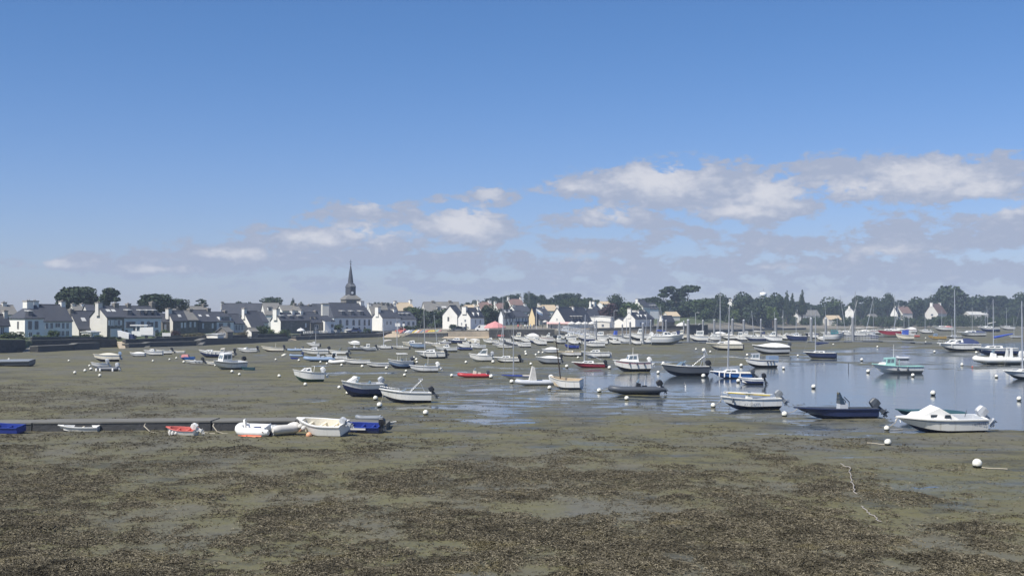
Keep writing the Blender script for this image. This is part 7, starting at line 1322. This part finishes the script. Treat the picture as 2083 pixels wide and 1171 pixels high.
# lettering band on the A-shaped gable: too small to read in the photograph, kept as a row of painted strokes
# vans and cars
def vehicle(lab, px, ybase, D, L, hgt, c, rz=0.0, van=True):
    z0 = zat(ybase, D); t_ = thing('parked_van' if van else 'parked_car', lab, 'van' if van else 'car', (xat(px, D), D, z0), rz); w_ = 1.9
    mb = MB(); prof = [(0, .35), (0, hgt * .52), (.06 * L, hgt * .58), (.26 * L, hgt * .98), (.5 * L, hgt), (L, hgt * .97), (L, .35)] if van else [(0, .3), (0, .75), (.25 * L, .88), (.42 * L, hgt), (.75 * L, hgt), (.9 * L, .95), (L, .9), (L, .3)]
    n = len(prof); vs = [(x - L / 2, -w_ / 2, z) for x, z in prof] + [(x - L / 2, w_ / 2, z) for x, z in prof]
    mb.add(vs, [tuple(range(n)), tuple(range(n, 2 * n))[::-1]] + [(i, n + i, n + (i + 1) % n, (i + 1) % n) for i in range(n)]); b_ = mb.build('body', [c], t_)
    for sg in (-1, 1):
        y = sg * (w_ / 2 + .01)
        for x in (.18, .8):
            mb = MB(); mb.tube([((x - .5) * L, y - sg * .2, .33), ((x - .5) * L, y + sg * .02, .33)], .33, 12); mb.build('wheel', ['black'], t_)
        if van: q = [(.2 * L, hgt * .6), (.36 * L, hgt * .6), (.36 * L, hgt * .9), (.27 * L, hgt * .9)]
        else: q = [(.3 * L, .92), (.82 * L, .95), (.73 * L, hgt * .95), (.44 * L, hgt * .95)]
        mb = MB(); mb.add([(x - L / 2, y, z) for x, z in q], [(0, 1, 2, 3), (3, 2, 1, 0)]); mb.build('window', ['glass'], b_)
        if van: mb = MB(); mb.add([(x - L / 2, y, z) for x, z in ((.72 * L, hgt * .6), (.86 * L, hgt * .6), (.86 * L, hgt * .85), (.72 * L, hgt * .85))], [(0, 1, 2, 3), (3, 2, 1, 0)]); mb.build('window', ['glass'], b_)
    q = [(.075 * L, hgt * .62), (.245 * L, hgt * .95)] if van else [(.27 * L, .9), (.41 * L, hgt * .97)]
    mb = MB(); mb.add([(q[0][0] - L / 2 - .03, -.8, q[0][1]), (q[0][0] - L / 2 - .03, .8, q[0][1]), (q[1][0] - L / 2 - .03, .75, q[1][1]), (q[1][0] - L / 2 - .03, -.75, q[1][1])], [(0, 1, 2, 3), (3, 2, 1, 0)]); mb.build('windscreen', ['glass'], b_)
vehicle('white delivery van parked on the tan quay left of the red parasol', 981, 673.5, 398, 4.6, 2.0, 'white')
vehicle('dark hatchback parked in front of the town hall door', 722, 676, 392, 4.0, 1.45, 'navy', van=False)
vehicle('dark estate car parked left of the steep harbour gable', 932, 673, 404, 4.4, 1.5, 'dgrey', van=False)
vehicle('red small car parked at the top of the broad slipway', 816, 676, 410, 3.8, 1.45, 'coral', van=False)
vehicle('white car on the quay road by the purple leaved tree', 1425, 666, 470, 4.2, 1.5, 'white', van=False)
# catering trailer with sign, white panel trailer
t_ = thing('sign_trailer', 'white trailer with roof awning and large lettered sign panel on the sea wall', 'trailer', (xat(268, 268), 268, 2.0)); k = 268 / F
MB().box(0, 42 * k, 0, 2.2, .5, 1.6).build('body', ['white'], t_); MB().box(-.3, 33 * k, -.3, 2.4, 2.75, 2.98).build('roof', ['white'], t_); MB().box(18 * k, 44 * k, -.14, -.06, .75, 2.45).build('sign_panel', ['white'], t_)
for x in (9 * k, 17.5 * k): MB().box(x - .12, x + .12, -.02, .2, 1.6, 2.75).build('post', ['white'], t_)
MB().box(2.5 * k, 8 * k, .2, .3, 1.65, 2.5).build('window', ['glass'], t_); MB().box(10 * k, 17 * k, .2, .3, 1.65, 2.6).build('window', ['smoke'], t_)
for x in (8 * k, 30 * k): MB().tube([(x, -.1, .35), (x, .15, .35)], .35, 10).build('wheel', ['black'], t_)
t_ = thing('cargo_trailer', 'plain white panelled trailer with slanted dark tail left of the lettered sign trailer', 'trailer', (xat(239, 262), 262, 1.9)); k = 262 / F
MB().hexa([(1.5 * k, 0, .5), (23 * k, 0, .1), (23 * k, 1.8, .1), (1.5 * k, 1.8, .5)], [(0, 0, 1.9), (23 * k, 0, 1.25), (23 * k, 1.8, 1.25), (0, 1.8, 1.9)]).build('body', ['white'], t_); MB().box(23.2 * k, 32 * k, .2, 1.8, .1, 1.1, 0, .3).build('tail', ['navycanvas'], t_)
for x in (3 * k, 6 * k): MB().tube([(x, -.12, .3), (x, .1, .3)], .3, 10).build('wheel', ['black'], t_)
t_ = thing('notice_panel', 'long white notice panel standing on the wall right of the sign trailer', 'sign', (xat(330, 275), 275, 1.9)); MB().box(0, 1.9, 0, .06, .5, 1.25).build('panel', ['frame'], t_)
for x in (.2, 1.7): MB().box(x - .04, x + .04, .061, .12, 0, 1.2).build('post', ['steel'], t_)
# kayak rack
kc = ['coral', 'navy', 'white', 'lgrey', 'bgrey', 'yellow', 'white', 'peach', 'bgrey', 'tan', 'coral', 'yellow', 'yellow', 'yellow', 'mint', 'redcanvas']
kn = {'coral': 'red', 'navy': 'dark blue', 'lgrey': 'pale grey', 'bgrey': 'dusty blue', 'peach': 'orange', 'tan': 'beige', 'mint': 'lime green', 'redcanvas': 'purple'}
_km = {}
KL = ['red kayak leftmost in the rack on the ramp wall', 'dark blue kayak beside the red one in the rack', 'white kayak beside the dark blue one in the rack', 'pale grey kayak in the rack on the ramp wall', 'dusty blue kayak between pale grey and yellow ones', 'lone yellow kayak between dusty blue and white ones', 'white kayak between lone yellow and orange ones', 'orange kayak in the rack on the ramp wall', 'dusty blue kayak between orange and beige ones', 'beige kayak in the rack on the ramp wall', 'red kayak right of the beige one', 'yellow kayak right of the second red one, first of three together', 'middle one of three yellow kayaks standing together', 'yellow kayak left of the lime green one, last of three together', 'lime green kayak in the rack on the ramp wall', 'purple kayak rightmost in the rack on the ramp wall']
for i, c in enumerate(kc):
    px = 812 + i * 5.0; D = 404
    if c not in _km:
        mb = MB(); rr = [(-1.7, .02, .12), (-1.2, .24, .1), (0, .33, .08), (1.1, .24, .1), (1.6, .02, .14)]
        mb.loft([[(w2 * math.cos(2 * math.pi * k / 8), w2 * .55 * math.sin(2 * math.pi * k / 8), x + 1.75) for k in range(8)] for x, w2, _ in rr], True, 0, True); o = mb.build('kayak_hull', [c]); _km[c] = o.data; bpy.data.objects.remove(o)
    lb = KL[i]
    o = obj('kayak', _km[c]); o.location = (xat(px, D), D, zat(678, D)); o.rotation_euler = (-.25, R(62), R(15)); o.scale = (1.0, 1, .75); tag(o, lb, 'kayak', 'kayaks stored on the ramp wall')
# posts, flags, lamp posts
def post(name, lab, cat, px, yb, yt, D, r0=.07, flag=None, lamp=False, c='lgrey'):
    z0 = zat(yb, D); h = zat(yt, D) - z0; t_ = thing(name, lab, cat, (xat(px, D), D, z0)); MB().tube([(0, 0, 0), (0, 0, h)], [r0, r0 * .7], 6).build('pole', [c], t_)
    if flag:
        mb = MB(); rows_ = []
        for j in range(3): rows_.append([(.08 + 1.9 * k / 5, .15 * math.sin(k * 1.5), h - .1 - j * .6 - .22 * k) for k in range(6)])
        for j in range(2): mb.loft([rows_[j], rows_[j + 1]], False, j)
        mb.build('flag', flag, t_)
    if lamp: mb = MB(); mb.tube([(0, 0, h), (.5, -.2, h + .15), (.9, -.3, h + .1)], .05, 5); mb.build('arm', [c], t_); MB().box(.7, 1.3, -.5, -.15, h + .02, h + .16).build('lamp_head', ['frame'], t_)
post('flag_pole', 'white flag pole with blue and white flag on the pier', 'flag pole', 1091, 671, 627, 386, .09, ['white', 'bgrey'], c='white')
post('lamp_post', 'street lamp on the quay in front of the purple leaved tree', 'lamp post', 1249, 668, 632, 436, .08, None, True)
post('lamp_post', 'street lamp on the quay below the big pines', 'lamp post', 1415, 667, 636, 452, .09, None, True)
post('sign_post', 'white road sign on the quay right of the modern block', 'sign', 1250, 668, 660, 434, .06)
t_ = thing('harbour_sign', 'white harbour sign board on a tall post by the broad slipway', 'sign', (xat(809, 400), 400, 1.5)); MB().tube([(0, 0, 0), (0, 0, zat(663, 400) - 1.5)], .08, 6).build('post', ['frame'], t_); MB().box(-.8, .8, -.08, .02, zat(663.5, 400) - 1.5, zat(657, 400) - 1.5).build('board', ['white'], t_)
t_ = thing('harbour_sign', 'small white board on a post right of the tall harbour sign', 'sign', (xat(821, 402), 402, 1.5)); MB().tube([(0, 0, 0), (0, 0, zat(662, 402) - 1.5)], .06, 6).build('post', ['frame'], t_); MB().box(-.35, .35, -.08, .02, zat(663, 402) - 1.5, zat(658, 402) - 1.5).build('board', ['white'], t_)
# town hall garden fence
t_ = thing('garden_fence', 'pale picket fence along the top of the town hall garden wall', 'fence', (xat(618, 356), 356, zat(681, 356))); e = Vector((xat(690, 384) - xat(618, 356), 28, zat(677.5, 384) - zat(681, 356)))
for k in range(22): q = e * (k / 21); MB().box(q.x - .16, q.x + .16, q.y - .05, q.y + .05, q.z, q.z + 1.05).build('picket', ['zinc' if k not in (11, 15) else 'white'], t_)
tubes(t_, 'rail', [[(0, .06, .75), (e.x, e.y + .06, e.z + .75)], [(0, .06, .35), (e.x, e.y + .06, e.z + .35)]], .06, 'zinc')
# people on the pier terrace
def person_mesh(top, leg):
    mb = MB()
    def el(cx, cy, z, rx, ry, n=8): return [(cx + rx * math.cos(2 * math.pi * k / n), cy + ry * math.sin(2 * math.pi * k / n), z) for k in range(n)]
    mb.loft([el(0, 0, .84, .17, .12), el(0, 0, 1.0, .15, .11), el(0, 0, 1.15, .16, .11), el(0, 0, 1.36, .20, .12), el(0, 0, 1.45, .12, .08), el(0, 0, 1.48, .055, .055), el(0, 0, 1.54, .055, .06)], True, 0, True)
    for sg in (-1, 1):
        mb.loft([el(sg * .09, 0, .88, .09, .10), el(sg * .09, .01, .5, .06, .07), el(sg * .09, -.01, .08, .045, .05), el(sg * .09, -.06, .0, .05, .11)], True, 1, True)
        mb.loft([el(sg * .21, 0, 1.40, .055, .055), el(sg * .25, 0, 1.12, .042, .045), el(sg * .25, -.08, .86, .03, .035), el(sg * .24, -.10, .76, .03, .04)], True, 0, True)
    mb.loft([el(0, -.01, 1.52, .06, .07), el(0, -.01, 1.60, .08, .10), el(0, 0, 1.68, .075, .09), el(0, .01, 1.74, .03, .04)], True, 2, True); mb.loft([el(0, .015, 1.63, .083, .10), el(0, .015, 1.71, .08, .095), el(0, .02, 1.765, .03, .04)], True, 3, True)
    o = mb.build('person', [top, leg, 'skin', 'dwood']); me = o.data; bpy.data.objects.remove(o); return me
for i, (px, top, leg, lb) in enumerate([(1054, 'coral', 'navy', 'person in red top standing at the left end of the pier terrace'), (1060, 'pinkpaint', 'dgrey', 'person in pink top beside the one in red'), (1068, 'white', 'dgrey', 'person in white top on the pier below the navy shopfront, left one'), (1073, 'white', 'navy', 'person in white top on the pier below the navy shopfront, right one'), (1079, 'bgrey', 'dgrey', 'person in grey blue top at the foot of the ochre gable'), (1086, 'navy', 'grey', 'person in dark blue top beside the flag pole'), (1104, 'black', 'dgrey', 'person in black standing before the grey restaurant'), (1116, 'black', 'navy', 'person in black by the pinkish awning, left one'), (1122, 'dgrey', 'black', 'person in dark grey by the pinkish awning, right one'), (947, 'navy', 'black', 'person in dark clothes at the foot of the steep harbour gable')]):
    D = 390 if px > 1000 else 402; o = obj('person', person_mesh(top, leg)); o.location = (xat(px, D), D, zat(671, D) + (.25 if px > 1000 else -.3)); o.rotation_euler = (0, 0, i * 1.3); tag(o, lb, 'person')
# mooring chain and hawsers on the near mud
def rope_on_mud(name, lab, cat, pts, r0, c):
    P = []
    for (a, b_), (c2, d2) in zip(pts[:-1], pts[1:]):
        for k in range(5): u = k / 5; px, py = a + (c2 - a) * u, b_ + (d2 - b_) * u; p = gnd(px, py); P.append((p.x + .05 * math.sin(k * 2.1), p.y, float(mudz(np.array([p.x]), np.array([p.y]))[0]) + float(weed(np.array([p.x]), np.array([p.y]))[0]) * .12 + r0 * 1.2))
    t_ = thing(name, lab, cat, P[0]); MB().tube([Vector(p) - Vector(P[0]) for p in P], r0, 6).build('strand', [c], t_)
rope_on_mud('mooring_chain', 'pale old mooring chain running across the weed on the near right', 'chain', [(1710, 946), (1728, 954), (1730, 975), (1736, 1000), (1742, 1010)], .022, 'stonetrim')
rope_on_mud('mooring_chain', 'second pale piece of old chain lower down in the weed', 'chain', [(1752, 1032), (1764, 1046), (1780, 1056), (1792, 1070)], .02, 'stonetrim')
for (a, b_, lb) in ((62, 100, 'slack mooring rope looping from the wall joint to the white tender'), (330, 338, 'mooring rope hanging down the wall by the coral dinghy'), (432, 440, 'mooring rope hanging at the wall joint left of the orange inflatable'), (463, 466, 'pale rope hanging on the wall beside the orange inflatable')):
    p = gnd(a, 872); q = gnd(b_, 884); z0 = .6
    t_ = thing('mooring_rope', lb, 'rope', (p.x, q.y, 0)); L2 = q.x - p.x; MB().tube([(0, .3, z0), (.02, -.02, z0 - .1), (L2 * .3, -.14, .2), (L2 * .7, -.2, .1), (L2, -.3, .1)], .03, 6).build('strand', ['rope'], t_)

# mooring lines from buoys up to the bows
for (bx, by, cx_, cy_, lb) in ((1219, 796, 1240, 786, 'slack mooring line from buoy to bow of the large dark grey inflatable'), (1451, 826, 1470, 806, 'mooring line up to the bow of the white console boat'), (1804, 872, 1826, 848, 'mooring line up to the bow of the white cuddy cruiser'), (1596, 842, 1622, 830, 'mooring line to the bow of the long dark navy open boat'), (772, 824, 780, 800, 'mooring line up to the bow of the white bimini runabout'), (1339, 756, 1352, 742, 'mooring line to the bow of the dark hulled open motorboat'), (1041, 778, 1052, 770, 'mooring line to the pale grey inflatable with tall console'), (1766, 754, 1775, 742, 'mooring line to the bow of the mint green fishing boat')):
    p = gnd(bx, by + 3); q = Vector((xat(cx_, p.y + .3), p.y + .3, max(.3, zat(cy_, p.y + .3)))); t_ = thing('mooring_line', lb, 'rope', tuple(p)); d = q - p
    MB().tube([(0, 0, .25), (d.x * .3, d.y * .3, d.z * .15 + .1), (d.x * .7, d.y * .7, d.z * .55), tuple(d)], .022, 5).build('strand', ['rope'], t_)
